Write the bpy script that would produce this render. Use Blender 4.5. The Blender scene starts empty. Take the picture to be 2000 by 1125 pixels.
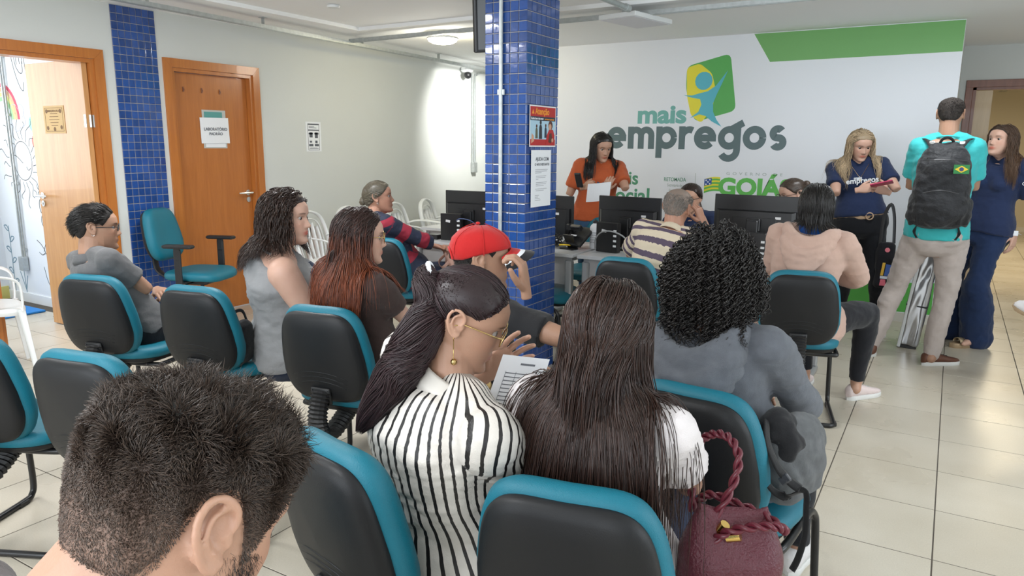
import bpy, math, random
import numpy as np
from mathutils import Vector, Matrix
random.seed(7); RNG = np.random.default_rng(7)
PI = math.pi
SC = bpy.context.scene
COL = SC.collection

# ---------------------------------------------------------------- camera
def setup_camera():
    f, pit, yaw, rol = 1426.05, 0.193076, 0.537172, 0.00777275
    cy, sy, cp, sp = math.cos(yaw), math.sin(yaw), math.cos(pit), math.sin(pit)
    F = Vector((-sy*cp, cy*cp, -sp)); R = Vector((cy, sy, 0)); U = R.cross(F)
    cr, sr = math.cos(rol), math.sin(rol)
    R, U = R*cr + U*sr, U*cr - R*sr
    cam = bpy.data.cameras.new('camera'); o = bpy.data.objects.new('camera', cam); COL.objects.link(o)
    m = Matrix((R, U, -F)).transposed().to_4x4(); m.translation = Vector((0, 0, 1.47))
    o.matrix_world = m
    cam.sensor_fit = 'HORIZONTAL'; cam.sensor_width = 36.0; cam.lens = 36.0*f/2000.0
    cam.clip_start = 0.02; cam.clip_end = 60
    SC.camera = o
setup_camera()

# ---------------------------------------------------------------- world, lights, exposure
w = bpy.data.worlds.new('world'); SC.world = w; w.use_nodes = True
w.node_tree.nodes['Background'].inputs[0].default_value = (0.80, 0.90, 1.0, 1)
w.node_tree.nodes['Background'].inputs[1].default_value = 1.1
def area(name, loc, rot, sx, sy, power, col=(1, 1, 1)):
    l = bpy.data.lights.new(name, 'AREA'); l.shape = 'RECTANGLE'; l.size = sx; l.size_y = sy
    l.energy = power; l.color = col
    o = bpy.data.objects.new(name, l); COL.objects.link(o); o.location = loc; o.rotation_euler = rot
    return o
# soft daylight fill placed at unseen window openings behind and beside the camera
area('window_daylight_fill', (-1.2, -2.3, 1.5), (math.radians(90), 0, 0), 5.5, 1.7, 118, (0.90, 0.95, 1.0))
area('window_daylight_fill_side', (3.05, 2.6, 1.45), (math.radians(90), 0, math.radians(90)), 4.4, 1.5, 62, (0.88, 0.95, 1.0))
# the lit ceiling panel at the top edge, then added out-of-view fill lights
area('ceiling_panel_and_fill', (-.23, 5.38, 2.38), (0, 0, 0), 0.4, 0.4, 13, (0.93, 0.97, 1.0))
area('ceiling_panel_and_fill', (1.7, 4.2, 2.38), (0, 0, 0), 0.4, 0.4, 14, (0.93, 0.97, 1.0))
area('ceiling_panel_and_fill', (-1.8, .3, 2.38), (0, 0, 0), 0.5, 0.5, 24, (0.95, 0.97, 1.0))
area('ceiling_panel_and_fill', (-3.9, 1.4, 2.38), (0, 0, 0), 0.4, 0.4, 20, (0.97, 0.98, 1.0))
area('ceiling_panel_and_fill', (-3.3, 2.9, 2.38), (0, 0, 0), 0.4, 0.4, 34, (0.97, 0.98, 1.0))
# daylight in the children's room on the left
area('children_room_daylight', (-7.6, 2.2, 1.7), (math.radians(90), 0, math.radians(-90)), 1.4, 1.4, 24, (0.92, 0.97, 1.0))
area('children_room_ceiling_lamp', (-6.6, 1.8, 2.42), (0, 0, 0), 0.8, 0.8, 17, (0.95, 0.98, 1.0))
# corridor lamp, warm
area('corridor_lamp', (0.6, 10.6, 2.3), (0, 0, 0), 0.9, 0.9, 36, (1.0, 0.86, 0.62))
area('corridor_lamp_deep', (0.5, 13.0, 2.3), (0, 0, 0), 0.9, 0.9, 34, (1.0, 0.86, 0.62))
# added spot, no fixture modelled, for the bright patch on the left wall
l_ = bpy.data.lights.new('wall_patch_spot', 'SPOT'); l_.energy = 420; l_.spot_size = math.radians(84); l_.spot_blend = 1.0; l_.shadow_soft_size = .12; l_.color = (1, .99, .95)
o_ = bpy.data.objects.new('wall_patch_spot', l_); COL.objects.link(o_); o_.location = (-4.15, 7.3, 2.36); o_.rotation_euler = (Vector((-5.44, 7.95, 1.62))-Vector((-4.15, 7.3, 2.36))).to_track_quat('-Z', 'Y').to_euler()
SC.view_settings.view_transform = 'Standard'; SC.view_settings.look = 'None'
SC.view_settings.gamma = 1.0; SC.view_settings.use_curve_mapping = False
SC.view_settings.exposure = 0.20

# ---------------------------------------------------------------- materials
MATS = {}
def nodes(m):
    nt = m.node_tree; return nt, nt.nodes, nt.links
def mat(name, col, rough=0.6, metal=0.0, var=0.0, vscale=8.0, bump=0.0, bscale=60.0, coat=0.0, sss=0.0, emit=None,
        emits=0.0, attr=None, alpha=1.0, trans=0.0, sheen=0.0, spec=0.5, stretch=None, bump2=0.0, b2scale=8.0):
    """Principled material; optional noise colour variation, fine bump, a point colour attribute multiplied in."""
    if name in MATS: return MATS[name]
    m = bpy.data.materials.new(name); m.use_nodes = True
    nt, N, L = nodes(m); b = N['Principled BSDF']
    b.inputs['Base Color'].default_value = (*col, 1); b.inputs['Roughness'].default_value = rough
    b.inputs['Metallic'].default_value = metal; b.inputs['Coat Weight'].default_value = coat
    b.inputs['Specular IOR Level'].default_value = spec
    if sheen: b.inputs['Sheen Weight'].default_value = sheen
    if sss:
        b.inputs['Subsurface Weight'].default_value = sss; b.inputs['Subsurface Radius'].default_value = (0.012, 0.005, 0.003)
        b.inputs['Subsurface Scale'].default_value = 1.0
    if trans: b.inputs['Transmission Weight'].default_value = trans
    if alpha < 1: b.inputs['Alpha'].default_value = alpha
    if emit: b.inputs['Emission Color'].default_value = (*emit, 1); b.inputs['Emission Strength'].default_value = emits
    src = None
    tc = N.new('ShaderNodeTexCoord'); co = tc.outputs['Object']
    if stretch:
        mp = N.new('ShaderNodeMapping'); mp.inputs['Scale'].default_value = stretch; L.new(co, mp.inputs[0]); co = mp.outputs[0]
    if var > 0:
        n = N.new('ShaderNodeTexNoise'); n.inputs['Scale'].default_value = vscale; n.inputs['Detail'].default_value = 4
        L.new(co, n.inputs['Vector'])
        r = N.new('ShaderNodeMapRange'); r.inputs[1].default_value = 0.25; r.inputs[2].default_value = 0.75
        r.inputs[3].default_value = 1-var; r.inputs[4].default_value = 1+var; L.new(n.outputs['Fac'], r.inputs[0])
        mx = N.new('ShaderNodeVectorMath'); mx.operation = 'SCALE'; mx.inputs[0].default_value = col
        L.new(r.outputs[0], mx.inputs['Scale']); src = mx.outputs[0]
    if attr:
        a = N.new('ShaderNodeAttribute'); a.attribute_name = attr
        mm = N.new('ShaderNodeVectorMath'); mm.operation = 'MULTIPLY'
        if src: L.new(src, mm.inputs[0])
        else: mm.inputs[0].default_value = col
        L.new(a.outputs['Color'], mm.inputs[1]); src = mm.outputs[0]
    if src: L.new(src, b.inputs['Base Color'])
    prev = None
    for amt, sc_ in ((bump2, b2scale), (bump, bscale)):
        if amt > 0:
            n = N.new('ShaderNodeTexNoise'); n.inputs['Scale'].default_value = sc_; n.inputs['Detail'].default_value = 3
            L.new(co, n.inputs['Vector'])
            bp = N.new('ShaderNodeBump'); bp.inputs['Strength'].default_value = min(1, amt); bp.inputs['Distance'].default_value = 0.004 if sc_ > 30 else 0.02
            L.new(n.outputs['Fac'], bp.inputs['Height'])
            if prev: L.new(prev, bp.inputs['Normal'])
            prev = bp.outputs[0]
    if prev: L.new(prev, b.inputs['Normal'])
    MATS[name] = m
    return m

# ---------------------------------------------------------------- mesh collecting
def rotz(a):
    c, s = math.cos(a), math.sin(a); return np.array([[c, -s, 0], [s, c, 0], [0, 0, 1.0]])
def rotx(a):
    c, s = math.cos(a), math.sin(a); return np.array([[1.0, 0, 0], [0, c, -s], [0, s, c]])
def roty(a):
    c, s = math.cos(a), math.sin(a); return np.array([[c, 0, s], [0, 1.0, 0], [-s, 0, c]])
def unit(v):
    v = np.asarray(v, float); return v/(np.linalg.norm(v, axis=-1, keepdims=True)+1e-12)

class MB:
    """collects simple solids in numpy and links them as ONE mesh object"""
    def __init__(s): s.V = []; s.F = []; s.M = []; s.n = 0
    def add(s, V, F, m=0):
        V = np.asarray(V, float).reshape(-1, 3)
        s.V.append(V)
        for f in F: s.F.append(tuple(int(i)+s.n for i in f))
        s.M += [m]*len(F); s.n += len(V); return s
    def merge(s, o, R=None, t=(0, 0, 0)):
        V = np.concatenate(o.V) if o.V else np.zeros((0, 3))
        if R is not None: V = V @ np.asarray(R).T
        V = V+np.asarray(t); s.V.append(V)
        s.F += [tuple(i+s.n for i in f) for f in o.F]; s.M += o.M; s.n += len(V); return s
    def box(s, c, d, R=None, m=0, bev=0.0, t=None):
        """box centre c, full size d; bev = chamfer"""
        hx, hy, hz = d[0]/2, d[1]/2, d[2]/2
        if bev <= 0:
            V = np.array([[x, y, z] for z in (-hz, hz) for y in (-hy, hy) for x in (-hx, hx)])
            F = [(0, 2, 3, 1), (4, 5, 7, 6), (0, 1, 5, 4), (2, 6, 7, 3), (0, 4, 6, 2), (1, 3, 7, 5)]
        else:
            b = min(bev, hx*.95, hy*.95, hz*.95); V = []
            def ring(z, ins):
                x, y = hx-ins, hy-ins; r = b if ins == 0 else b*.6
                return [(-x+r, -y, z), (x-r, -y, z), (x, -y+r, z), (x, y-r, z), (x-r, y, z), (-x+r, y, z), (-x, y-r, z), (-x, -y+r, z)]
            V = ring(-hz, b*.7)+ring(-hz+b*.7, 0)+ring(hz-b*.7, 0)+ring(hz, b*.7)
            F = [tuple(range(7, -1, -1)), tuple(range(24, 32))]
            for k in range(3):
                for i in range(8):
                    j = (i+1) % 8; F.append((k*8+i, k*8+j, k*8+8+j, k*8+8+i))
            V = np.array(V)
        if R is not None: V = V @ np.asarray(R).T
        return s.add(V+np.asarray(c), F, m)
    def b2(s, lo, hi, m=0, bev=0.0):
        lo, hi = np.minimum(lo, hi), np.maximum(lo, hi)
        return s.box((lo+hi)/2, hi-lo, None, m, bev)
    def tube(s, pts, r, n=10, m=0, cap=True, up=None, closed=False, flat=1.0, round_=False):
        """swept circle (or ellipse) through pts; r scalar, list, or list of (rx, ry)"""
        P = np.asarray(pts, float); k = len(P)
        rr = np.asarray(r, float)
        if rr.ndim == 0: rr = np.full((k, 2), float(rr))
        elif rr.ndim == 1: rr = np.stack([rr, rr], 1)
        rr = rr*np.array([1, flat])
        if round_:  # hemispherical ends
            a = [unit(P[0]-P[1]), unit(P[-1]-P[-2])]
            m0, m1 = rr[0].mean(), rr[-1].mean()
            pre = [P[0]+a[0]*m0*q for q in (.97, .75, .4)]; post = [P[-1]+a[1]*m1*q for q in (.4, .75, .97)]
            P = np.concatenate([pre, P, post]); fac = [.2, .66, .92]
            rr = np.concatenate([[rr[0]*q for q in fac], rr, [rr[-1]*q for q in fac[::-1]]]); k = len(P)
        T = np.zeros_like(P); T[1:-1] = P[2:]-P[:-2]
        if closed: T[0] = P[1]-P[-1]; T[-1] = P[0]-P[-2]
        else: T[0] = P[1]-P[0]; T[-1] = P[-1]-P[-2]
        T = unit(T)
        u = np.array(up, float) if up is not None else (np.array([0, 0, 1.0]) if abs(T[0][2]) < .9 else np.array([1.0, 0, 0]))
        V = []; ang = np.arange(n)/n*2*PI
        for i in range(k):
            x = np.cross(T[i], u)
            if np.linalg.norm(x) < 1e-4: x = np.cross(T[i], u+np.array([.13, .21, .07]))
            x = unit(x); y = np.cross(x, T[i])
            if up is None: u = y
            V.append(P[i]+np.cos(ang)[:, None]*x*rr[i][0]+np.sin(ang)[:, None]*y*rr[i][1])
        V = np.concatenate(V); F = []
        for i in range(k if closed else k-1):
            a, b = i*n, ((i+1) % k)*n
            for j in range(n):
                j2 = (j+1) % n; F.append((a+j, b+j, b+j2, a+j2)[::-1])
        if cap and not closed: F.append(tuple(range(n))); F.append(tuple(range((k-1)*n, k*n))[::-1])
        return s.add(V, F, m)
    def ell(s, c, r, R=None, n=14, k=9, m=0):
        V = [(0, 0, -1)]
        for i in range(1, k):
            t = -PI/2+PI*i/k
            for j in range(n):
                a = 2*PI*j/n; V.append((math.cos(t)*math.cos(a), math.cos(t)*math.sin(a), math.sin(t)))
        V.append((0, 0, 1)); V = np.array(V)*np.asarray(r); F = []
        for j in range(n): F.append((0, 1+(j+1) % n, 1+j)); e = 1+(k-2)*n; F.append((e+j, e+(j+1) % n, len(V)-1))
        for i in range(k-2):
            for j in range(n):
                a = 1+i*n+j; b = 1+i*n+(j+1) % n; F.append((a, b, b+n, a+n))
        if R is not None: V = V @ np.asarray(R).T
        return s.add(V+np.asarray(c), F, m)
    def lathe(s, prof, c=(0, 0, 0), n=20, m=0, R=None):
        V = []; k = len(prof)
        for r, z in prof:
            for j in range(n): a = 2*PI*j/n; V.append((r*math.cos(a), r*math.sin(a), z))
        F = [tuple(range(n))[::-1], tuple(range((k-1)*n, k*n))]
        for i in range(k-1):
            for j in range(n): j2 = (j+1) % n; F.append((i*n+j, i*n+j2, (i+1)*n+j2, (i+1)*n+j))
        V = np.array(V)
        if R is not None: V = V @ np.asarray(R).T
        return s.add(V+np.asarray(c), F, m)
    def loft(s, rings, m=0, cap=True):
        n = len(rings[0]); V = np.concatenate([np.asarray(r, float) for r in rings]); F = []
        for i in range(len(rings)-1):
            for j in range(n): j2 = (j+1) % n; F.append((i*n+j, i*n+j2, (i+1)*n+j2, (i+1)*n+j))
        if cap: F.append(tuple(range(n))[::-1]); F.append(tuple(range((len(rings)-1)*n, len(rings)*n)))
        return s.add(V, F, m)
    def prism(s, poly, o, ux, uy, t, m=0):
        """flat polygon (2-D list) in the plane o + a*ux + b*uy, thickened by vector t"""
        o, ux, uy, t = (np.asarray(q, float) for q in (o, ux, uy, t)); P = np.asarray(poly, float)
        A = o+P[:, :1]*ux+P[:, 1:]*uy; n = len(P)
        F = [tuple(range(n)), tuple(range(n, 2*n))[::-1]]+[(i, n+i, n+(i+1) % n, (i+1) % n) for i in range(n)]
        return s.add(np.concatenate([A, A+t]), F, m)
    def obj(s, name, mats, parent=None, smooth=False, loc=None, rz=0, angle=None, data=None):
        me = bpy.data.meshes.new(name)
        V = np.concatenate(s.V)
        me.from_pydata(V.tolist(), [], s.F)
        if not isinstance(mats, (list, tuple)): mats = [mats]
        for q in mats: me.materials.append(q)
        if len(mats) > 1: me.polygons.foreach_set('material_index', s.M)
        if smooth: me.shade_smooth()
        me.update(); me.validate()
        if angle:
            me.set_sharp_from_angle(angle=math.radians(angle))
        return link(name, me, parent, loc, rz)
def link(name, me, parent=None, loc=None, rz=0):
    o = bpy.data.objects.new(name, me); COL.objects.link(o)
    if parent is not None: o.parent = parent
    if loc is not None: o.location = loc
    if rz: o.rotation_euler = (0, 0, rz)
    return o
def fixn(o):
    """make normals consistent"""
    import bmesh
    bm = bmesh.new(); bm.from_mesh(o.data); bmesh.ops.recalc_face_normals(bm, faces=bm.faces); bm.to_mesh(o.data); bm.free(); return o
def np_mesh(name, V, quads, mats, attrs=None, smooth=True, parent=None):
    """fast mesh from numpy arrays (all quads)"""
    me = bpy.data.meshes.new(name); V = np.ascontiguousarray(V, dtype=np.float32); Q = np.ascontiguousarray(quads, dtype=np.int32)
    me.vertices.add(len(V)); me.vertices.foreach_set('co', V.ravel())
    me.loops.add(Q.size); me.loops.foreach_set('vertex_index', Q.ravel())
    me.polygons.add(len(Q)); me.polygons.foreach_set('loop_start', np.arange(len(Q), dtype=np.int32)*Q.shape[1])
    if not isinstance(mats, (list, tuple)): mats = [mats]
    for q in mats: me.materials.append(q)
    me.update(calc_edges=True)
    if smooth: me.shade_smooth()
    for k, a in (attrs or {}).items():
        at = me.attributes.new(k, 'FLOAT_COLOR', 'POINT'); c = np.ones((len(V), 4), dtype=np.float32); c[:, :3] = a
        at.data.foreach_set('color', c.ravel())
    return link(name, me, parent)
def empty(name, loc=(0, 0, 0), rz=0, rx=0, ry=0, scale=None):
    o = bpy.data.objects.new(name, None); COL.objects.link(o); o.location = loc; o.rotation_euler = (rx, ry, rz)
    o.empty_display_size = .05
    if scale: o.scale = (scale,)*3
    return o
def tag(o, label, cat, group=None):
    o['label'] = label; o['category'] = cat
    if group: o['group'] = group
    return o
def struct(o): o['kind'] = 'structure'; return o
def dup(root, loc, rz, label, group=None, name=None):
    r = root.copy(); COL.objects.link(r); r.location = loc; r.rotation_euler = (root.rotation_euler[0], root.rotation_euler[1], rz)
    if name: r.name = name
    r['label'] = label
    if group: r['group'] = group
    for ch in list(root.children):
        c = ch.copy(); COL.objects.link(c); c.parent = r
        for g in ch.children:
            d = g.copy(); COL.objects.link(d); d.parent = c
    return r
def text_mesh(name, txt, size, m, parent, o, ux, uy, depth=0.0015, bold=0.0, align='LEFT', sx=1.0, spacing=1.0):
    """raised lettering as one mesh in the plane with origin o, baseline direction ux, up uy"""
    cu = bpy.data.curves.new(name, 'FONT'); cu.body = txt; cu.size = size; cu.offset = bold; cu.extrude = depth/2; cu.align_x = align
    cu.space_character = spacing; cu.resolution_u = 4
    t = bpy.data.objects.new(name, cu); COL.objects.link(t)
    dg = bpy.context.evaluated_depsgraph_get(); me = bpy.data.meshes.new_from_object(t.evaluated_get(dg))
    bpy.data.objects.remove(t); bpy.data.curves.remove(cu)
    ux, uy = unit(ux), unit(uy); nn = np.cross(ux, uy)
    V = np.zeros(len(me.vertices)*3, dtype=np.float32); me.vertices.foreach_get('co', V); V = V.reshape(-1, 3)
    V = np.asarray(o)+V[:, :1]*ux*sx+V[:, 1:2]*uy+V[:, 2:]*nn
    me.vertices.foreach_set('co', V.astype(np.float32).ravel()); me.materials.clear(); me.materials.append(m); me.update(); me.name = name
    return link(name, me, parent)
def arc(cx, cy, r, a0, a1, n=16, ry=None):
    ry = ry or r
    return [(cx+r*math.cos(math.radians(a0+(a1-a0)*i/n)), cy+ry*math.sin(math.radians(a0+(a1-a0)*i/n))) for i in range(n+1)]
def smoothpath(pts, k=6):
    """Catmull-Rom through pts"""
    P = np.asarray(pts, float); P = np.concatenate([[2*P[0]-P[1]], P, [2*P[-1]-P[-2]]]); out = []
    for i in range(1, len(P)-2):
        for j in range(k):
            t = j/k; a, b, c, d = P[i-1], P[i], P[i+1], P[i+2]
            out.append(.5*((2*b)+(-a+c)*t+(2*a-5*b+4*c-d)*t*t+(-a+3*b-3*c+d)*t**3))
    out.append(P[-2]); return np.array(out)
# ================================================================= ROOM
XL = -5.44; CZ = 2.47; YM = 7.0; YD = 8.83; T = 0.4325
GX0, GY0 = 0.081, 2.869
M_wall = mat('cream_paint', (0.635, 0.655, 0.635), .7, var=.02, vscale=2, bump=.08, bscale=90)
M_ceil = mat('white_ceiling', (0.92, 0.93, 0.93), .8, bump=.05, bscale=60)
M_white = mat('white_paint', (0.83, 0.85, 0.87), .55, var=.01)
M_vinyl = mat('white_vinyl', (0.80, 0.83, 0.88), .45)
M_grout = mat('dark_grout', (0.09, 0.075, 0.06), .9)
M_blue_grout = mat('grey_grout', (0.40, 0.38, 0.38), .85)
M_base = mat('cream_skirting', (0.72, 0.70, 0.64), .5)
def wood(name, c1, c2, rough=.35, sc=(14, 14, 1.0)):
    m = mat(name, c1, rough, coat=.15); nt, N, L = nodes(m); b = N['Principled BSDF']
    tc = N.new('ShaderNodeTexCoord'); mp = N.new('ShaderNodeMapping'); mp.inputs['Scale'].default_value = sc; L.new(tc.outputs['Object'], mp.inputs[0])
    n = N.new('ShaderNodeTexNoise'); n.inputs['Scale'].default_value = 2.2; n.inputs['Detail'].default_value = 6; n.inputs['Roughness'].default_value = .65; n.inputs['Distortion'].default_value = .6
    L.new(mp.outputs[0], n.inputs['Vector'])
    cr = N.new('ShaderNodeValToRGB'); cr.color_ramp.elements[0].position = .3; cr.color_ramp.elements[1].position = .7
    cr.color_ramp.elements[0].color = (*c2, 1); cr.color_ramp.elements[1].color = (*c1, 1)
    L.new(n.outputs['Fac'], cr.inputs[0]); L.new(cr.outputs[0], b.inputs['Base Color'])
    bp = N.new('ShaderNodeBump'); bp.inputs['Strength'].default_value = .08; bp.inputs['Distance'].default_value = .002; L.new(n.outputs['Fac'], bp.inputs['Height']); L.new(bp.outputs[0], b.inputs['Normal'])
    return m
M_door = wood('orange_wood_veneer', (0.50, 0.175, 0.040), (0.40, 0.130, 0.028), .32)
M_door_open = wood('light_orange_wood_veneer', (0.62, 0.33, 0.13), (0.52, 0.25, 0.085), .38)
M_frame = wood('orange_wood_frame', (0.52, 0.185, 0.038), (0.42, 0.135, 0.03), .28)
M_dframe = wood('brown_wood_frame', (0.24, 0.09, 0.05), (0.17, 0.06, 0.035), .3)
M_pale = wood('pale_wood', (0.66, 0.50, 0.32), (0.58, 0.43, 0.27), .4)
def tile_material():
    m = mat('beige_floor_tile', (0.66, 0.60, 0.49), .16, spec=.55); nt, N, L = nodes(m); b = N['Principled BSDF']
    g = N.new('ShaderNodeNewGeometry'); n = N.new('ShaderNodeTexNoise'); n.inputs['Scale'].default_value = 2.3; n.inputs['Detail'].default_value = 3; n.inputs['Roughness'].default_value = .5
    L.new(g.outputs['Position'], n.inputs['Vector'])
    cr = N.new('ShaderNodeValToRGB'); e = cr.color_ramp.elements; e[0].position = .22; e[0].color = (0.50, 0.445, 0.350, 1); e[1].position = .80; e[1].color = (0.62, 0.570, 0.475, 1)
    L.new(n.outputs['Fac'], cr.inputs[0])
    n2 = N.new('ShaderNodeTexNoise'); n2.inputs['Scale'].default_value = 190; n2.inputs['Detail'].default_value = 2; L.new(g.outputs['Position'], n2.inputs['Vector'])
    r = N.new('ShaderNodeMapRange'); r.inputs[1].default_value = .3; r.inputs[2].default_value = .7; r.inputs[3].default_value = .95; r.inputs[4].default_value = 1.05; L.new(n2.outputs['Fac'], r.inputs[0])
    oi = N.new('ShaderNodeObjectInfo'); r2 = N.new('ShaderNodeMapRange'); r2.inputs[3].default_value = .95; r2.inputs[4].default_value = 1.04; L.new(oi.outputs['Random'], r2.inputs[0])
    mu = N.new('ShaderNodeMath'); mu.operation = 'MULTIPLY'; L.new(r.outputs[0], mu.inputs[0]); L.new(r2.outputs[0], mu.inputs[1])
    vm = N.new('ShaderNodeVectorMath'); vm.operation = 'SCALE'; L.new(cr.outputs[0], vm.inputs[0]); L.new(mu.outputs[0], vm.inputs['Scale']); L.new(vm.outputs[0], b.inputs['Base Color'])
    r3 = N.new('ShaderNodeMapRange'); r3.inputs[3].default_value = .20; r3.inputs[4].default_value = .38; L.new(n.outputs['Fac'], r3.inputs[0]); L.new(r3.outputs[0], b.inputs['Roughness'])
    return m
M_tile = tile_material()
def glaze(name, c, rough=.12):
    m = mat(name, c, rough, coat=.6); nt, N, L = nodes(m); b = N['Principled BSDF']
    g = N.new('ShaderNodeNewGeometry'); n = N.new('ShaderNodeTexNoise'); n.inputs['Scale'].default_value = 45; L.new(g.outputs['Position'], n.inputs['Vector'])
    oi = N.new('ShaderNodeObjectInfo'); ad = N.new('ShaderNodeMath'); ad.operation = 'ADD'; L.new(n.outputs['Fac'], ad.inputs[0]); L.new(oi.outputs['Random'], ad.inputs[1])
    r = N.new('ShaderNodeMapRange'); r.inputs[1].default_value = .2; r.inputs[2].default_value = 1.6; r.inputs[3].default_value = .72; r.inputs[4].default_value = 1.3; L.new(ad.outputs[0], r.inputs[0])
    vm = N.new('ShaderNodeVectorMath'); vm.operation = 'SCALE'; vm.inputs[0].default_value = c; L.new(r.outputs[0], vm.inputs['Scale']); L.new(vm.outputs[0], b.inputs['Base Color'])
    bp = N.new('ShaderNodeBump'); bp.inputs['Strength'].default_value = .12; bp.inputs['Distance'].default_value = .003; L.new(n.outputs['Fac'], bp.inputs['Height']); L.new(bp.outputs[0], b.inputs['Normal'])
    return m
M_blue = glaze('cobalt_glazed_tile', (0.018, 0.066, 0.255))
M_steel = mat('galvanised_steel', (0.50, 0.53, 0.53), .42, .75, var=.12, vscale=30)
M_chrome = mat('brushed_chrome', (0.75, 0.75, 0.74), .25, 1.0)
M_paper = mat('white_paper', (0.83, 0.85, 0.88), .7)
M_black = mat('black_plastic', (0.014, 0.014, 0.016), .42)
M_ink = mat('grey_ink', (0.16, 0.17, 0.19), .8)
M_wpl = mat('white_plastic', (0.80, 0.82, 0.82), .38)

# floor: grout bed plus real tiles
floor = struct(MB().b2((-7.7, -2.4, -.12), (3.2, YD+.2, -.0012)).obj('floor', M_grout))
def tile_mb(w, d, h=.012, b=.0008):
    hx, hy = w/2, d/2; V = []
    for z, i in ((-h, 0), (-b, 0), (0, b)):
        V += [(-hx+i, -hy+i, z), (hx-i, -hy+i, z), (hx-i, hy-i, z), (-hx+i, hy-i, z)]
    F = [(8, 9, 10, 11)]
    for k in range(2):
        for i in range(4): j = (i+1) % 4; F.append((k*4+i, k*4+j, k*4+4+j, k*4+4+i))
    return np.array(V), F
tv, tf = tile_mb(T-.0050, T-.0048)
cells = []
for i in range(-18, 8):
    for j in range(-12, 14):
        cx, cy = GX0+(i+.5)*T, GY0+(j+.5)*T
        if cx > -7.6 and cx < 3.2 and cy > -2.4 and cy < YD+.1 and (cx > XL-.2 or .6 < cy < 3.5): cells.append((cx, cy))
def inview(x, y):
    a = math.atan2(-x, y); return -0.20 < a < 1.28 and y > .5 or (y > .2 and -3 < x < 0)
cells.sort(key=lambda c: (0 if inview(*c) else 1, c[0]**2+c[1]**2))
t0 = None; rest = MB()
for k, (cx, cy) in enumerate(cells):
    if k < 300:
        if t0 is None: t0 = MB().add(tv, tf).obj('floor_tile', M_tile, floor, loc=(cx, cy, 0)); continue
        c = t0.copy(); COL.objects.link(c); c.location = (cx, cy, 0); c.parent = floor
    else: rest.add(tv+np.array([cx, cy, 0]), tf)
rest.obj('floor_tile_field', M_tile, floor)['kind'] = 'stuff'
cfl = struct(MB().b2((-2.2, YD+.2, -.12), (3.2, 16.4, -.0012)).obj('floor_corridor', M_grout))
r2 = MB()
for i in range(-6, 7):
    for j in range(14, 31): r2.add(tv+np.array([GX0+(i+.5)*T, GY0+(j+.5)*T, 0]), tf)
r2.obj('floor_tile_field', M_tile, cfl)['kind'] = 'stuff'

# ceiling with a slightly lower perimeter band
struct(MB().b2((XL-.2, -2.6, CZ+.03), (3.4, YD+.2, CZ+.2)).obj('ceiling', M_ceil))
tr = MB(); tr.b2((XL, -2.5, CZ), (-4.72, YD, CZ+.035)); tr.b2((-4.72, 5.2, CZ), (3.2, YD, CZ+.035))
struct(tr.obj('trim_ceiling_band', M_ceil))

# left wall with two door openings
D1a, D1b, D2a, D2b, DH = 2.36, 3.17, 3.79, 4.585, 2.06
wl = MB()
for a, b in ((-2.4, D1a), (D1b, D2a), (D2b, YD)): wl.b2((XL-.15, a, 0), (XL, b, CZ+.03))
for a, b in ((D1a, D1b), (D2a, D2b)): wl.b2((XL-.15, a, DH), (XL, b, CZ+.03))
wall_left = struct(wl.obj('wall_left', M_wall))
struct(MB().b2((XL, 4.65, 0), (XL+.012, YD, .08)).obj('baseboard_left', M_base))
# recessed-joint tile facing helper
def tile_face(parent, o, ux, uz, nrm, nc, nr, p, limit, name='glazed_tile', g=.0045, order=None):
    o, ux, uz, nrm = (np.asarray(q, float) for q in (o, ux, uz, nrm)); w_ = p-g; b = .003; h = .006; made = 0; prs = []
    V = []
    for z, i in ((0, 0), (h-b, 0), (h-.0008, b*.5), (h, b)):
        q = w_/2-i; V += [-q*ux-q*uz+nrm*z, q*ux-q*uz+nrm*z, q*ux+q*uz+nrm*z, -q*ux+q*uz+nrm*z]
    V = np.array(V); F = [(12, 13, 14, 15)]
    for k in range(3):
        for i in range(4): j = (i+1) % 4; F.append((k*4+i, k*4+j, k*4+4+j, k*4+4+i))
    first = None; st = MB()
    for r in range(nr):
        for c in range(nc):
            pos = o+ux*(c+.5)*p+uz*(r+.5)*p
            if order is not None and not order(c, r): st.add(V+pos, F); continue
            if made >= limit: st.add(V+pos, F); continue
            made += 1
            if first is None:
                first = fixn(MB().add(V, F).obj(name, M_blue, parent, loc=tuple(pos), smooth=False)); ob = first
            else: ob = first.copy(); COL.objects.link(ob); ob.parent = parent; ob.location = tuple(pos)
            ob.rotation_euler = (random.gauss(0, .006), random.gauss(0, .006), random.gauss(0, .006))
    if st.n: fixn(st.obj(name+'_field', M_blue, parent))['kind'] = 'stuff'
    return made
p = .0505
bed = struct(MB().b2((XL-.001, 3.326, 0), (XL+.004, 3.326+7*p, CZ-.005)).obj('trim_blue_tile_strip', M_blue_grout))
tile_face(bed, (XL+.004, 3.326, CZ-.005-42*p*1.16), (0, 1, 0), (0, 0, 1), (1, 0, 0), 7, 0, p, 0) if False else None
pz = .0585
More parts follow.
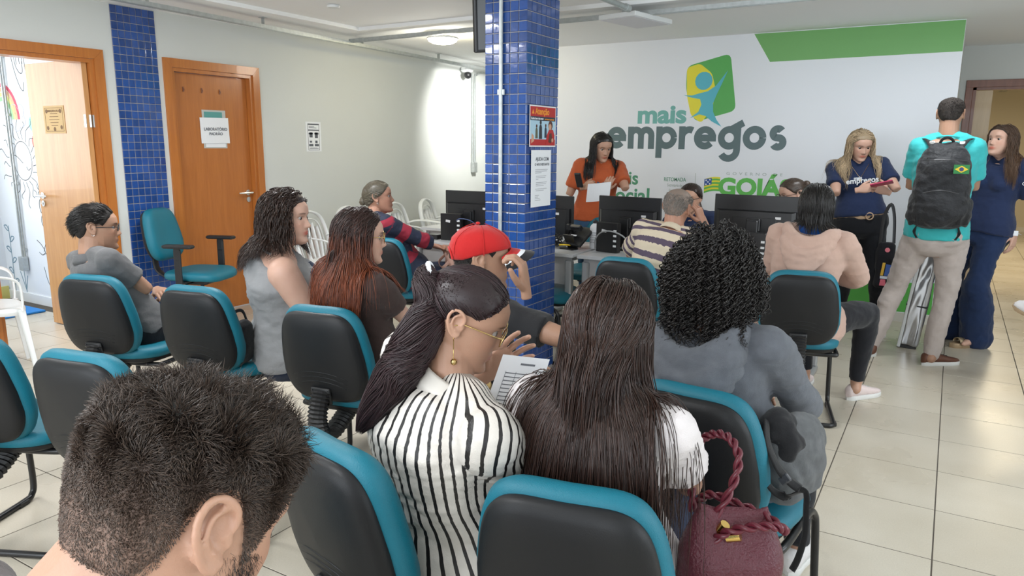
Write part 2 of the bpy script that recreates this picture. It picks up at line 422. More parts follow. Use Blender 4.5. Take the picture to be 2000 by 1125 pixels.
def tile_face2(parent, o, ux, nrm, nc, nr, px, pz, sel):
    """rows from the top down, width px, height pz"""
    o, ux, nrm = (np.asarray(q, float) for q in (o, ux, nrm)); uz = np.array([0, 0, 1.0]); g = .0045; b = .003; h = .006
    V = []
    for z, i in ((0, 0), (h-b, 0), (h-.0008, b*.5), (h, b)):
        q, s = (px-g)/2-i, (pz-g)/2-i; V += [-q*ux-s*uz+nrm*z, q*ux-s*uz+nrm*z, q*ux+s*uz+nrm*z, -q*ux+s*uz+nrm*z]
    V = np.array(V); F = [(12, 13, 14, 15)]
    for k in range(3):
        for i in range(4): j = (i+1) % 4; F.append((k*4+i, k*4+j, k*4+4+j, k*4+4+i))
    if np.dot(np.cross(ux, uz), nrm) < 0: F = [f[::-1] for f in F]
    first = None; st = MB()
    for r in range(nr):
        for c in range(nc):
            pos = o+ux*(c+.5)*px-uz*(r+.5)*pz
            if not sel(c, r): st.add(V+pos, F); continue
            if first is None: first = MB().add(V, F).obj('glazed_tile', M_blue, parent, loc=tuple(pos)); ob = first
            else: ob = first.copy(); COL.objects.link(ob); ob.parent = parent; ob.location = tuple(pos)
            ob.rotation_euler = (random.gauss(0, .008), random.gauss(0, .008), random.gauss(0, .008))
    if st.n: st.obj('glazed_tile_field', M_blue, parent)['kind'] = 'stuff'
tile_face2(bed, (XL+.004, 3.326, CZ-.005), (0, 1, 0), (1, 0, 0), 7, 42, p, pz, lambda c, r: r < 36)

# pillar
PX0, PX1, PY0, PY1 = -2.492, -2.2, 3.84, 4.246
pil = struct(MB().b2((PX0+.01, PY0+.006, 0), (PX1-.006, PY1, CZ+.03)).obj('pillar', M_blue_grout))
tile_face2(pil, (PX0+.002, PY0+.006, CZ), (1, 0, 0), (0, -1, 0), 5, 42, (PX1-PX0)/5, pz, lambda c, r: r < 25)
tile_face2(pil, (PX1-.006, PY0+.002, CZ), (0, 1, 0), (1, 0, 0), 7, 42, (PY1-PY0)/7, pz, lambda c, r: r < 25)
tile_face2(pil, (PX0+.01, PY1, CZ), (0, -1, 0), (-1, 0, 0), 7, 42, (PY1-PY0)/7, pz, lambda c, r: False)

# mural wall and the walls round it
wall_mural = struct(MB().b2((-4.15, YM, 0), (-.036, YM+.12, CZ+.03)).obj('wall_mural', M_wall))
MB().b2((-4.15, YM-.003, .08), (-.036, YM, CZ)).obj('vinyl_covering', M_vinyl, wall_mural)
struct(MB().b2((-4.15, YM-.012, 0), (-.036, YM, .08)).obj('baseboard_back', M_base))
wb = MB(); wb.b2((-.17, YM+.12, 0), (-.036, YD, CZ+.03)); wb.b2((-4.15, YM+.12, 0), (-4.0, YD, CZ+.03)); wb.b2((XL, YD-.1, 0), (-4.0, YD, CZ+.03))
struct(wb.obj('wall_return', M_wall))
DX0, DX1 = .085, 1.02
wd = MB(); wd.b2((-.036, YD, 0), (DX0, YD+.15, CZ+.03)); wd.b2((DX1, YD, 0), (3.2, YD+.15, CZ+.03)); wd.b2((DX0, YD, 2.07), (DX1, YD+.15, CZ+.03))
struct(wd.obj('wall_door_end', M_wall))
fr = MB()
for x in (DX0-.065, DX1): fr.b2((x, YD-.014, 0), (x+.065, YD, 2.135), bev=.004)
fr.b2((DX0-.065, YD-.016, 2.07), (DX1+.065, YD, 2.14), bev=.004)
fr.b2((DX0-.001, YD, 0), (DX0+.028, YD+.15, 2.07)); fr.b2((DX1-.028, YD, 0), (DX1+.001, YD+.15, 2.07)); fr.b2((DX0, YD, 2.045), (DX1, YD+.15, 2.071))
d3 = struct(fr.obj('door_3', M_dframe))
MB().b2((DX0+.028, YD+.02, 0), (DX0+.17, YD+.055, 2.04)).obj('side_panel', M_pale, d3)
# corridor beyond
M_cor = mat('corridor_paint', (0.66, 0.60, 0.47), .6)
wc = MB(); wc.b2((-2.0, YD+.15, 0), (-1.9, 16, 2.6)); wc.b2((2.6, YD+.15, 0), (2.7, 16, 2.6)); wc.b2((-2.0, 16, 0), (2.7, 16.1, 2.6)); wc.b2((.95, 11.2, 0), (2.6, 11.35, 2.6))
struct(wc.obj('wall_corridor', M_cor))
struct(MB().b2((-2.0, YD+.15, 2.56), (2.7, 16, 2.66)).obj('ceiling_corridor', M_ceil))
ct = MB()
ct.b2((.55, YD+.3, 2.47), (.66, 16, 2.53)); ct.b2((-1.9, 11.0, 2.47), (.95, 11.1, 2.53)); ct.b2((-1.9, 13.2, 2.47), (2.6, 13.3, 2.53)); ct.b2((-.2, YD+.3, 2.5), (-.12, 16, 2.55))
tag(ct.obj('cable_tray', M_steel), 'galvanised cable tray grid on the ceiling beyond the far doorway', 'cable tray')
struct(MB().b2((-1.9, 15.95, 0), (2.6, 16, .09)).obj('baseboard_corridor', M_base))
# right and rear walls with window openings (outside the picture; daylight comes through)
wr = MB(); wr.b2((3.2, -2.4, 0), (3.35, YD, .8)); wr.b2((3.2, -2.4, 2.2), (3.35, YD, CZ+.03)); wr.b2((3.2, 5.2, .8), (3.35, YD, 2.2)); wr.b2((3.2, -2.4, .8), (3.35, .2, 2.2))
struct(wr.obj('wall_right', M_wall))
wr = MB(); wr.b2((XL, -2.55, 0), (3.35, -2.4, .75)); wr.b2((XL, -2.55, 2.3), (3.35, -2.4, CZ+.03)); wr.b2((XL, -2.55, .75), (-4.2, -2.4, 2.3)); wr.b2((1.8, -2.55, .75), (3.35, -2.4, 2.3))
struct(wr.obj('wall_rear', M_wall))

# door frames on the left wall
def left_frame(y0, y1, name, h=DH):
    m = MB(); w_ = .07
    def mitre(poly): m.prism(poly, (XL, 0, 0), (0, 1, 0), (0, 0, 1), (.018, 0, 0))
    mitre([(y0-w_, 0), (y0, 0), (y0, h), (y0-w_, h+w_)]); mitre([(y1, 0), (y1+w_, 0), (y1+w_, h+w_), (y1, h)]); mitre([(y0-w_+.001, h+w_), (y0, h+.001), (y1, h+.001), (y1+w_-.001, h+w_)])
    m.b2((XL-.15, y0-.001, 0), (XL+.002, y0+.028, h)); m.b2((XL-.15, y1-.028, 0), (XL+.002, y1+.001, h)); m.b2((XL-.15, y0+.028, h-.028), (XL+.0015, y1-.028, h+.0005))
    m.b2((XL-.105, y0+.02, 0), (XL-.09, y0+.04, h-.03)); m.b2((XL-.105, y1-.04, 0), (XL-.09, y1-.02, h-.03))
    return fixn(struct(m.obj(name, M_frame)))
def handle(parent, o, ux, nrm, m=M_chrome):
    """lever handle: o on the door face, ux lever direction, nrm outwards"""
    o, ux, nrm = (np.asarray(q, float) for q in (o, ux, nrm)); h = MB()
    h.tube([o, o+nrm*.008], .026, 16); h.tube([o, o+nrm*.05], .010, 10); h.tube([o+nrm*.05-ux*.012, o+nrm*.052+ux*.06, o+nrm*.048+ux*.125], [.011, .010, .008], 8, round_=True)
    q = o-np.array([0, 0, .062]); h.tube([q, q+nrm*.010], .024, 16); h.box(q+nrm*.012, (.006, .006, .018))
    return h.obj('door_handle', m, parent, smooth=True, angle=40)
d1 = left_frame(D1a, D1b, 'door_1'); d2 = left_frame(D2a, D2b, 'door_2')
leaf2 = MB().b2((XL-.09, D2a+.03, .008), (XL-.052, D2b-.03, DH-.03), bev=.002).obj('door_leaf', M_door, d2)
handle(leaf2, (XL-.052, D2b-.075, 1.03), (0, -1, 0), (1, 0, 0))
hk = MB()
for yy in (3.925, 4.10, 4.275): hk.tube([(XL-.052, yy, 1.905), (XL-.04, yy, 1.905), (XL-.038, yy, 1.89)], .0035, 6); hk.box((XL-.05, yy, 1.90), (.006, .012, .04))
hk.obj('coat_hook', M_dframe, leaf2)
leaf1 = MB().b2((-6.245, 3.10, .008), (XL-.035, 3.138, DH-.005), bev=.002).obj('door_leaf', M_door_open, d1)
handle(leaf1, (-6.185, 3.10, 1.05), (1, 0, 0), (0, -1, 0))
hg = MB()
for zz in (.3, 1.62): hg.tube([(XL-.03, 3.125, zz-.045), (XL-.03, 3.125, zz+.045)], .008, 8); hg.b2((XL-.062, 3.097, zz-.045), (XL-.034, 3.10, zz+.045)); hg.b2((XL-.03, 3.138, zz-.045), (XL-.002, 3.1415, zz+.045))
hg.obj('hinge', M_chrome, d1)

# ---------------------------------------------------------------- children's room
KX, KY = -7.62, 3.42
wk = MB(); wk.b2((KX, KY, 0), (XL-.15, KY+.1, CZ+.1)); wk.b2((KX-.1, .6, 0), (KX, KY+.1, CZ+.1)); wk.b2((KX-.1, .5, 0), (XL-.15, .6, CZ+.1))
wkid = struct(wk.obj('wall_children_room', mat('bright_white_paint', (.84, .87, .90), .6)))
struct(MB().b2((KX-.1, .5, CZ+.02), (XL-.15, KY+.1, CZ+.12)).obj('ceiling_children_room', M_ceil))
struct(MB().b2((KX, KY-.012, 0), (XL-.15, KY, .085)).obj('baseboard_children_room', M_white))
struct(MB().b2((KX, .6, 0), (KX+.012, KY-.012, .12)).obj('baseboard_yellow', mat('yellow_paint', (.72, .66, .22), .5)))
# line drawings on the wall: raised strokes, coloured patches
M_line = mat('black_marker', (.05, .055, .06), .6); M_lteal = mat('pale_green_paint', (.36, .66, .58), .6); M_lred = mat('coral_paint', (.75, .22, .18), .6); M_gline = mat('blue_grey_paint', (.22, .33, .40), .6)
Oy = KY
def strokes(name, paths, m, w_=.005):
    s = MB()
    for q in paths:
        P = smoothpath(q, 5) if len(q) > 2 else np.array(q, float)
        s.tube([(x, Oy-.001, z) for x, z in P], w_, 4, flat=.35, up=(0, -1, 0), cap=True)
    return s.obj(name, m, wkid)
def circle(cx, cz, r, ry=None, a0=0, a1=360): return arc(cx, cz, r, a0, a1, 14, ry)
sun = [circle(-7.10, 1.30, .15, .17)]
for k in range(20):
    a = k/20*2*PI+.1; c, s_ = math.cos(a), math.sin(a); L_ = .16+.07*(k % 2)
    sun.append([(-7.10+c*.17, 1.30+s_*.19), (-7.10+c*(.17+L_*.4)-s_*.03, 1.30+s_*(.19+L_*.4)+c*.03), (-7.10+c*(.17+L_*.8)+s_*.02, 1.30+s_*(.19+L_*.8)-c*.02), (-7.10+c*(.17+L_), 1.30+s_*(.19+L_))])
sun += [[(-7.05, 1.25), (-7.02, 1.22), (-6.98, 1.24)], [(-7.30, 1.36), (-7.2, 1.34), (-7.1, 1.28)]]
strokes('sun_drawing', sun, M_line, .003)
strokes('hand_drawing', [[(-7.12, 2.35), (-7.10, 2.2), (-7.06, 2.05), (-7.0, 1.93), (-6.95, 1.90), (-6.93, 1.97)], [(-7.03, 2.3), (-7.05, 2.15), (-7.0, 2.06), (-6.94, 2.05), (-6.93, 2.14)],
                        [(-7.02, 2.12), (-7.02, 2.3), (-6.98, 2.33), (-6.97, 2.12)], [(-6.97, 2.12), (-6.97, 2.32), (-6.93, 2.34), (-6.925, 2.12)], [(-6.925, 2.14), (-6.92, 2.3), (-6.885, 2.30), (-6.89, 2.10), (-6.86, 2.0)]], M_line, .0035)
strokes('bug_drawing', [circle(-6.80, 1.93, .055, .065), [(-6.83, 1.99), (-6.84, 2.04), (-6.86, 2.03)], [(-6.79, 1.995), (-6.78, 2.05), (-6.76, 2.03)], circle(-6.82, 1.94, .006), circle(-6.785, 1.94, .006)], M_line, .003)
strokes('bee_drawing', [circle(-6.84, .78, .06, .065), circle(-6.88, .91, .028, .06), circle(-6.81, .90, .028, .055), [(-6.87, .73), (-6.86, .78), (-6.865, .83)], [(-6.84, .72), (-6.83, .78), (-6.84, .84)], [(-6.81, .73), (-6.8, .78), (-6.81, .83)], [(-6.86, .72), (-6.865, .70)], [(-6.83, .715), (-6.83, .69)]], M_line, .004)
strokes('bird_drawing', [[(-7.02, .60), (-6.95, .56), (-6.9, .50), (-6.95, .47), (-7.0, .49)], [(-6.92, .5), (-6.86, .6), (-6.78, .62), (-6.7, .57)], [(-6.9, .48), (-6.84, .52), (-6.8, .46), (-6.74, .5), (-6.7, .45)], [(-6.95, .36), (-6.9, .22), (-6.8, .15), (-6.7, .17)], [(-6.8, 1.12), (-6.76, 1.0), (-6.7, 1.05)]], M_line, .0035)
strokes('star_drawing', [[(-6.72, 2.30), (-6.66, 2.25), (-6.6, 2.30), (-6.61, 2.22)], [(-7.0, 2.38), (-6.9, 2.31), (-6.8, 2.33), (-6.75, 2.38)], [(-6.92, 1.10), (-6.9, 1.06), (-6.86, 1.05), (-6.9, 1.03), (-6.92, .99), (-6.935, 1.03), (-6.97, 1.05)]], M_line, .003)
strokes('cloud_drawing', [arc(-7.15, 1.72, .07, 20, 200), arc(-7.05, 1.73, .06, -60, 120), arc(-7.13, 1.63, .07, 180, 330), arc(-7.03, 1.65, .05, -120, 40)], mat('lilac_paint', (.55, .56, .66), .6), .005)
strokes('flower_drawing', [[(-6.83, 1.70), (-6.80, 1.5), (-6.78, 1.36), (-6.76, 1.15)], circle(-6.82, 1.73, .03, .04), circle(-6.85, 1.69, .025), [(-6.79, 1.4), (-6.86, 1.33), (-6.85, 1.28), (-6.78, 1.26)], [(-6.86, 1.45), (-6.80, 1.38)]], M_line, .004)
s = MB()
for cx, cz, rx, rz_ in ((-6.82, 1.76, .06, .09), (-6.86, 1.62, .07, .07), (-6.78, 1.60, .05, .09)): s.prism(circle(cx, cz, rx, rz_)[:-1], (0, Oy-.001, 0), (1, 0, 0), (0, 0, 1), (0, .001, 0))
s.obj('green_petals', M_lteal, wkid)
MB().prism(circle(-6.87, 1.47, .04, .055)[:-1], (0, Oy-.001, 0), (1, 0, 0), (0, 0, 1), (0, .001, 0)).obj('red_bud', M_lred, wkid)
for nm, r, c in (('red', .26, (.70, .10, .16)), ('orange', .225, (.80, .50, .30)), ('yellow', .19, (.78, .78, .30)), ('green', .155, (.40, .68, .38))):
    s = MB(); s.tube([(x, Oy-.001, z) for x, z in arc(-7.34, 1.66, r, 0, 120, 16, r*1.15)], .017, 4, flat=.1, up=(0, -1, 0)); s.obj('rainbow_band', mat(nm+'_rainbow_paint', c, .6), wkid)
s = []
for k in range(6): z = .15+k*.10; d_ = (-1)**k*.06; s += [[(-7.50, z), (-7.50+d_*.5, z+.05), (-7.50+d_*1.3, z+.045), (-7.50+d_*.6, z+.01), (-7.50, z)]]
s += [[(-7.5, .08), (-7.5, .7)], [(-7.3, .09), (-7.32, .35)], [(-7.3, .12), (-7.26, .25)], [(-7.3, .1), (-7.38, .28)]]
strokes('plant_drawing', s, M_gline, .006)
# conduit and socket on that wall
c = MB(); c.tube([(-7.26, KY-.02, 2.4), (-7.26, KY-.02, .42)], .011, 8); c.tube([(-7.22, KY-.02, 2.4), (-7.22, KY-.02, .42)], .009, 8)
for zz in (.5, 1.1, 1.7, 2.2): c.box((-7.24, KY-.014, zz), (.08, .014, .02))
o = tag(c.obj('wall_conduit', M_steel, smooth=True, angle=40), 'grey twin conduit running down the drawn-on wall behind the open door', 'conduit')
MB().box((-7.24, KY-.03, .37), (.085, .05, .13), bev=.006).obj('socket_box', M_steel, o)
mt = MB().b2((-7.25, 1.4, 0), (-6.72, 3.28, .018), bev=.006); tag(mt.obj('play_mat', mat('blue_foam', (.02, .22, .62), .7, bump=.1), loc=(0, 0, .001)), 'flat blue foam mat on the floor of the children\'s room', 'mat')

# ---------------------------------------------------------------- mural graphics (printed on the vinyl)
MU = lambda nm, c: mat(nm, c, .45)
G1 = MU('print_green', (.17, .42, .13)); G2 = MU('print_logo_green', (.10, .42, .10)); YEL = MU('print_yellow', (.80, .72, .04)); SKY = MU('print_sky_blue', (.10, .47, .58)); TEAL = MU('print_teal', (.16, .43, .39)); DGR = MU('print_slate', (.10, .155, .165)); BGR = MU('print_bright_green', (.12, .50, .09)); MGR = MU('print_mid_green', (.08, .30, .17)); PBL = MU('print_blue', (.03, .09, .32)); PGY = MU('print_grey', (.45, .52, .50))
OM = (0, YM-.0035, 0)
def flat(name, poly, m, parent=wall_mural, lift=0):
    return fixn(MB().prism(poly, (0, YM-.0035-lift, 0), (1, 0, 0), (0, 0, 1), (0, .001+lift*.5, 0)).obj(name, m, parent))
flat('green_band', [(-1.66, CZ-.005), (-1.507, 2.217), (-.038, 2.227), (-.038, CZ-.005)], G1)
flat('green_foot_band', [(-1.0, .085), (-.75, .30), (-.038, .36), (-.038, .085)], BGR)
flat('teal_foot_shape', [(-1.6, .085), (-1.35, .26), (-.78, .30), (-1.0, .085)], TEAL, lift=.0008)
def rpoly(pts, r=.05, n=5):
    out = []; k = len(pts)
    for i in range(k):
        p0, p1, p2 = (np.array(pts[(i+j) % k], float) for j in (-1, 0, 1))
        a, b = p1+unit(p0-p1)*r, p1+unit(p2-p1)*r
        for j in range(n+1): t = j/n; out.append(tuple((1-t)**2*a+2*t*(1-t)*p1+t*t*b))
    return out
flat('logo_green_shape', rpoly([(-2.262, 2.215), (-1.86, 2.31), (-1.78, 1.80), (-2.16, 1.70), (-2.262, 2.0)], .06), G2)
flat('logo_yellow_shape', rpoly([(-2.262, 2.20), (-2.14, 2.235), (-2.02, 2.14), (-1.975, 1.98), (-2.0, 1.82), (-2.10, 1.69), (-2.20, 1.76), (-2.25, 1.95)], .035), YEL, lift=.0008)
flat('logo_head', circle(-2.094, 2.075, .083)[:-1], SKY, lift=.0016)
fig = [(-2.28, 1.95), (-2.2, 1.945), (-2.12, 1.965), (-2.05, 1.98), (-1.975, 2.03), (-1.875, 2.16), (-1.925, 2.04), (-1.965, 1.95), (-1.995, 1.87), (-1.99, 1.79), (-1.955, 1.72), (-1.905, 1.655), (-2.0, 1.705), (-2.06, 1.755), (-2.12, 1.77), (-2.21, 1.735), (-2.13, 1.795), (-2.105, 1.86), (-2.12, 1.91), (-2.2, 1.925)]
flat('logo_figure', fig, SKY, lift=.0016)
ux, uz = (1, 0, 0), (0, 0, 1)
def mtext(nm, t, x, z, x1, size, m, bold, sp=1.0):
    o = text_mesh(nm, t, size, m, wall_mural, (x, YM-.004, z), ux, uz, .001, bold, spacing=sp)
    V = np.zeros(len(o.data.vertices)*3, dtype=np.float32); o.data.vertices.foreach_get('co', V); V = V.reshape(-1, 3)
    V[:, 0] = x+(V[:, 0]-V[:, 0].min())*(x1-x)/(np.ptp(V[:, 0])+1e-9); o.data.vertices.foreach_set('co', V.ravel()); o.data.update(); return o
mtext('lettering', 'mais', -2.735, 1.697, -2.243, .235, TEAL, .009)
def ribbon2(path, w_, closed=False):
    """constant-width stroke outline quads in 2-D"""
    P = np.array(path, float); Tn = np.zeros_like(P)
    if closed: Tn = np.roll(P, -1, 0)-np.roll(P, 1, 0)
    else: Tn[1:-1] = P[2:]-P[:-2]; Tn[0] = P[1]-P[0]; Tn[-1] = P[-1]-P[-2]
    Tn = unit(Tn); Nn = np.stack([-Tn[:, 1], Tn[:, 0]], 1)*w_/2
    return P+Nn, P-Nn
def stroke_letter(ch, x, z, xh, w_):
    """one bold geometric lower-case letter from strokes; returns list of (path, closed) and advance width"""
    r = (xh-w_)/2; cz = z+xh/2; D = xh*.40; A = lambda cx, cy, r_, a0, a1, n=20: arc(cx, cy, r_, a0, a1, n); h = w_/2
    if ch == 'e': return [(A(x+h+r, cz, r, -40, -360, 26), 0), ([(x+h, cz-.002), (x+h+2*r+h, cz-.002)], 0)], 2*r+w_
    if ch == 'o': return [(A(x+h+r, cz, r, 0, 360, 30), 0)], 2*r+w_
    if ch == 'p': return [(A(x+h+r, cz, r, 0, 360, 30), 0), ([(x+h, z+xh), (x+h, z-D)], 0)], 2*r+w_
    if ch == 'r': return [([(x+h, z+xh), (x+h, z)], 0), (A(x+h+r*.95, cz+r*.05, r*.95, 180, 62, 12), 0)], r*1.30+w_*.55
    if ch == 'g': return [(A(x+h+r, cz, r, 0, 360, 30), 0), ([(x+h+2*r, z+xh), (x+h+2*r, cz-r*.9)]+A(x+h+r, z-D+r*.95+h*.3, r, 0, -150, 14), 0), ([(x+h+r*1.2, z+xh-h), (x+h+2*r+h*1.6, z+xh+h*.9)], 0)], 2*r+w_
    if ch == 's':
        q = r/2*1.0+.002; return [(A(x+h+q*1.3, cz+q, q, 35, 90, 6)+[(x+h+q*1.2, cz+2*q)]+A(x+h+q*1.2, cz+q, q, 90, 250, 12)+A(x+h+q*1.5, cz-q, q, 80, -90, 12)+A(x+h+q*1.3, cz-q, q, -92, -150, 5), 0)], q*2.9+w_
    if ch == 'm':
        a = r*.72; return [([(x+h, z+xh), (x+h, z)], 0), (A(x+h+a, z+xh-h-a, a, 180, 0, 14)+[(x+h+2*a, z)], 0), (A(x+h+3*a, z+xh-h-a, a, 180, 0, 14)+[(x+h+4*a, z)], 0)], 4*a+w_
def stroke_word(word, x0, x1, z, xh, w_, gap, m):
    x = 0; items = []
    for ch in word:
        ps, adv = stroke_letter(ch, x, 0, xh, w_); items += ps; x += adv+gap
    k = (x1-x0)/(x-gap); s = MB()
    for i, (pth, cl) in enumerate(items):
        A_, B_ = ribbon2(pth, w_); n = len(A_); y0 = YM-.0036-.00005*i
        f = lambda q, y: np.stack([x0+q[:, 0]*k, np.full(n, y), z+q[:, 1]], 1)
        V = np.concatenate([f(A_, y0), f(B_, y0)]); s.add(V, [(j, j+1, n+j+1, n+j) for j in range(n-1)])
    return fixn(s.obj('lettering', m, wall_mural))
stroke_word('empregos', -3.06, -1.297, 1.445, .216, .064, .018, DGR)
mtext('lettering', 'mais', -3.02, 1.095, -2.705, .185, MGR, .004)
mtext('lettering', 'social', -3.02, .915, -2.58, .205, MGR, .005)
mtext('lettering', 'RETOMADA', -2.435, 1.137, -2.215, .052, MGR, .0002)
for k, t in enumerate(('Secretaria de', 'Estado da', 'Retomada')): mtext('lettering', t, -2.40+.02*k, 1.085-.052*k, -2.25-.01*k, .042, PGY, .0003)
mtext('lettering', 'GOVERNO DE', -1.83, 1.213, -1.325, .036, PGY, .0003, 1.9)
mtext('lettering', 'GOI\u00c1S', -1.90, 1.03, -1.23, .215, BGR, .010)
flat('divider_line', [(-2.126, .85), (-2.121, .85), (-2.121, 1.22), (-2.126, 1.22)], PGY)
fl = wall_mural
for k in range(8):
    z0 = 1.035+.0165*k; ww = lambda x: .010*math.sin((x+2.03)*22)
    xs = np.linspace(-2.035, -1.885, 9); poly = [(x, z0+ww(x)+(x+2.03)*.15) for x in xs]+[(x, z0+.0172+ww(x)+(x+2.03)*.15) for x in xs[::-1]]
    flat('flag_stripe', poly, (BGR, YEL)[k % 2])
flat('flag_canton', [(-2.035, 1.105), (-1.965, 1.118), (-1.965, 1.178), (-2.035, 1.167)], PBL, lift=.0008)
for a, b in ((-2.018, 1.118), (-1.982, 1.124), (-2.0, 1.141), (-2.018, 1.156), (-1.982, 1.162)): flat('flag_star', circle(a, b, .007)[:-1], M_paper, lift=.0016)
# ================================================================= FURNITURE
M_teal = mat('teal_vinyl_upholstery', (0.004, 0.150, 0.215), .48, bump=.28, bscale=420, var=.06, vscale=5, spec=.45)
M_shell = mat('charcoal_plastic_shell', (0.010, 0.0105, 0.012), .48, spec=.35, bump=.10, bscale=500, var=.10, vscale=6)
M_rubber = mat('black_rubber', (0.013, 0.013, 0.014), .5)
M_tubeb = mat('black_painted_tube', (0.012, 0.012, 0.013), .28)
def outline(n=56, hw=.205, hh=.205, e=4.6):
    """rounded trapezoid outline of the backrest: narrower at top, widest a little below the middle"""
    out = []
    for i in range(n):
        a = 2*PI*i/n; c, s_ = math.cos(a), math.sin(a)
        x = math.copysign(abs(c)**(2/e), c); z = math.copysign(abs(s_)**(2/e), s_)
        wf = 1-.19*max(0, z+.2)**1.2/1.2-.20*max(0, -z-.25)**1.5
        out.append((x*hw*wf, z*hh))
    return np.array(out)
def padrings(prof, O, bend, yc=0):
    """prof: list of (scale inset in m, y); O outline; bend(x, z) extra y"""
    rings = []; c = O.mean(0); R = np.linalg.norm(O-c, axis=1, keepdims=True)
    for ins, y in prof:
        Q = c+(O-c)*(1-ins/R) if ins < .19 else c+(O-c)*.02
        rings.append([(x, y+bend(x, z), z) for x, z in Q])
    return rings
def backrest_meshes():
    O = outline(); bend = lambda x, z: .55*x*x+(.10*z*z if z > 0 else .25*z*z)
    # local: y forward (to the sitter); shell behind
    cushion = MB(); cushion.loft(padrings([(.19, .052), (.12, .056), (.06, .054), (.028, .046), (.010, .030), (.000, .010), (.002, -.010), (.012, -.022), (.03, -.024), (.19, -.02)], O, bend))
    sh = MB(); sh.loft(padrings([(.19, -.016), (.03, -.018), (.016, -.022), (.013, -.034), (.020, -.046), (.038, -.056), (.075, -.061), (.12, -.064), (.19, -.066)], O, bend))
    gr = MB()
    for k in range(3):
        pts = []
        for i in range(15):
            t = -1+2*i/14; x = t*(.125-.006*k); z = -.052-.020*k+.028*(1-abs(t)**2.2)-.022
            pts.append((x, bend(x, z)-.0615-.002*(1-t*t), z))
        gr.tube(pts, [.0008+.0022*math.sin(PI*i/14) for i in range(15)], 6)
    return cushion, sh, gr
def build_back(parent, off=(0, 0, 0)):
    cushion, sh, gr = backrest_meshes()
    tilt = rotx(math.radians(11))          # top leans back
    def place(mb, name, m, par, **k):
        q = MB(); q.merge(mb, tilt, (off[0], -.255+off[1], .655+off[2])); return fixn(q.obj(name, m, par, smooth=True, **k))
    place(cushion, 'backrest_cushion', M_teal, parent, angle=60)
    shell = place(sh, 'back_shell', M_shell, parent, angle=60)
    place(gr, 'moulded_ridge', M_shell, shell)
    pl = MB(); pl.box((0, -.062, -.150), (.088, .016, .072), bev=.006)
    for k in range(5): pl.box((.004, -.0715, -.128-.0105*k), (.05, .004, .005), bev=.0015)
    for x in (-.036, .036): pl.box((x, -.071, -.150), (.004, .005, .06))
    place(pl, 'vent_plate', M_rubber, shell)
    return shell
def make_chair():
    root = empty('visitor_chair')
    tag(root, 'visitor chair', 'chair', 'teal padded visitor chairs')
    build_back(root)
    # bellows between back and seat
    path = smoothpath([(0, -.290, .515), (0, -.312, .46), (0, -.322, .40), (0, -.300, .345), (0, -.235, .325), (0, -.16, .352), (0, -.11, .38)], 8)
    b = MB(); rr = [((.045 if i % 2 else .037), (.030 if i % 2 else .023)) for i in range(len(path))]
    b.tube(path, rr, 12, up=(1, 0, 0)); bl = MB()
    b = MB(); b.tube(path, [(r[1], r[0]) for r in rr], 12, up=(1, 0, 0)); b.obj('bellows', M_rubber, root)
    # seat
    n = 56; O = []
    for i in range(n):
        a = 2*PI*i/n; c, s_ = math.cos(a), math.sin(a); e = 3.6
        x = math.copysign(abs(c)**(2/e), c)*.232; y = math.copysign(abs(s_)**(2/e), s_)*.222
        O.append((x*(1-.08*max(0, -y/.222)), y))
    O = np.array(O); se = MB(); rings = []; R = np.linalg.norm(O, axis=1, keepdims=True)
    def zz(x, y): return .006*(x/.23)**2-.022*max(0, (y-.10)/.12)**2+.012*max(0, (-y-.1)/.12)
    for ins, z in ((.21, .415), (.02, .415), (.004, .424), (0, .440), (.004, .456), (.018, .468), (.05, .474), (.12, .473), (.20, .470)):
        Q = O*(1-np.minimum(ins/R, .97)); rings.append([(x, y, z+zz(x, y)) for x, y in Q])
    se.loft(rings); se.obj('seat', M_teal, root, smooth=True, angle=60)
    sp = MB(); rings = []
    for ins, z in ((.21, .392), (.045, .392), (.02, .402), (.012, .418)):
        Q = O*(1-np.minimum(ins/R, .97)); rings.append([(x, y, z+zz(x, y)) for x, y in Q])
    sp.loft(rings); sp.obj('seat_pan', M_shell, root, smooth=True, angle=50)
    # sled frame
    fr = MB(); x = .215
    half = [(.0, -.12, .385), (.10, -.12, .385), (x-.02, -.115, .385), (x, -.09, .385), (x, .08, .385), (x, .17, .382), (x+.004, .205, .36), (x+.008, .22, .32), (x+.014, .235, .16), (x+.018, .240, .055), (x+.018, .225, .022), (x+.016, .19, .013), (x+.014, .0, .013), (x+.012, -.14, .013), (x+.0, -.172, .013), (x-.03, -.182, .013), (.06, -.184, .013), (0, -.184, .013)]
    L_ = [(-a, b_, c) for a, b_, c in half]
    for q in (half, L_):
        fr.tube(smoothpath(q, 4), .0125, 9)
    fr.tube([(-x, .10, .385), (x, .10, .385)], .011, 8); fr.box((0, -.02, .386), (.16, .22, .012))
    fr.obj('sled_frame', M_tubeb, root, smooth=True, angle=50)
    for sx in (-1, 1):
        for y in (.17, -.13): MB().box((sx*(x+.014), y, .010), (.026, .05, .020), bev=.004).obj('floor_glide', M_rubber, root)
    return root
chair0 = make_chair(); used = [False]
def chair(x, y, deg, label, group=None):
    """deg: direction the sitter faces, 0 = towards the mural wall, positive = turned left (counter-clockwise)"""
    rz = math.radians(deg)
    if not used[0]:
        used[0] = True; chair0.location = (x, y, 0); chair0.rotation_euler = (0, 0, rz); chair0['label'] = label; return chair0
    return dup(chair0, (x, y, 0), rz, label)

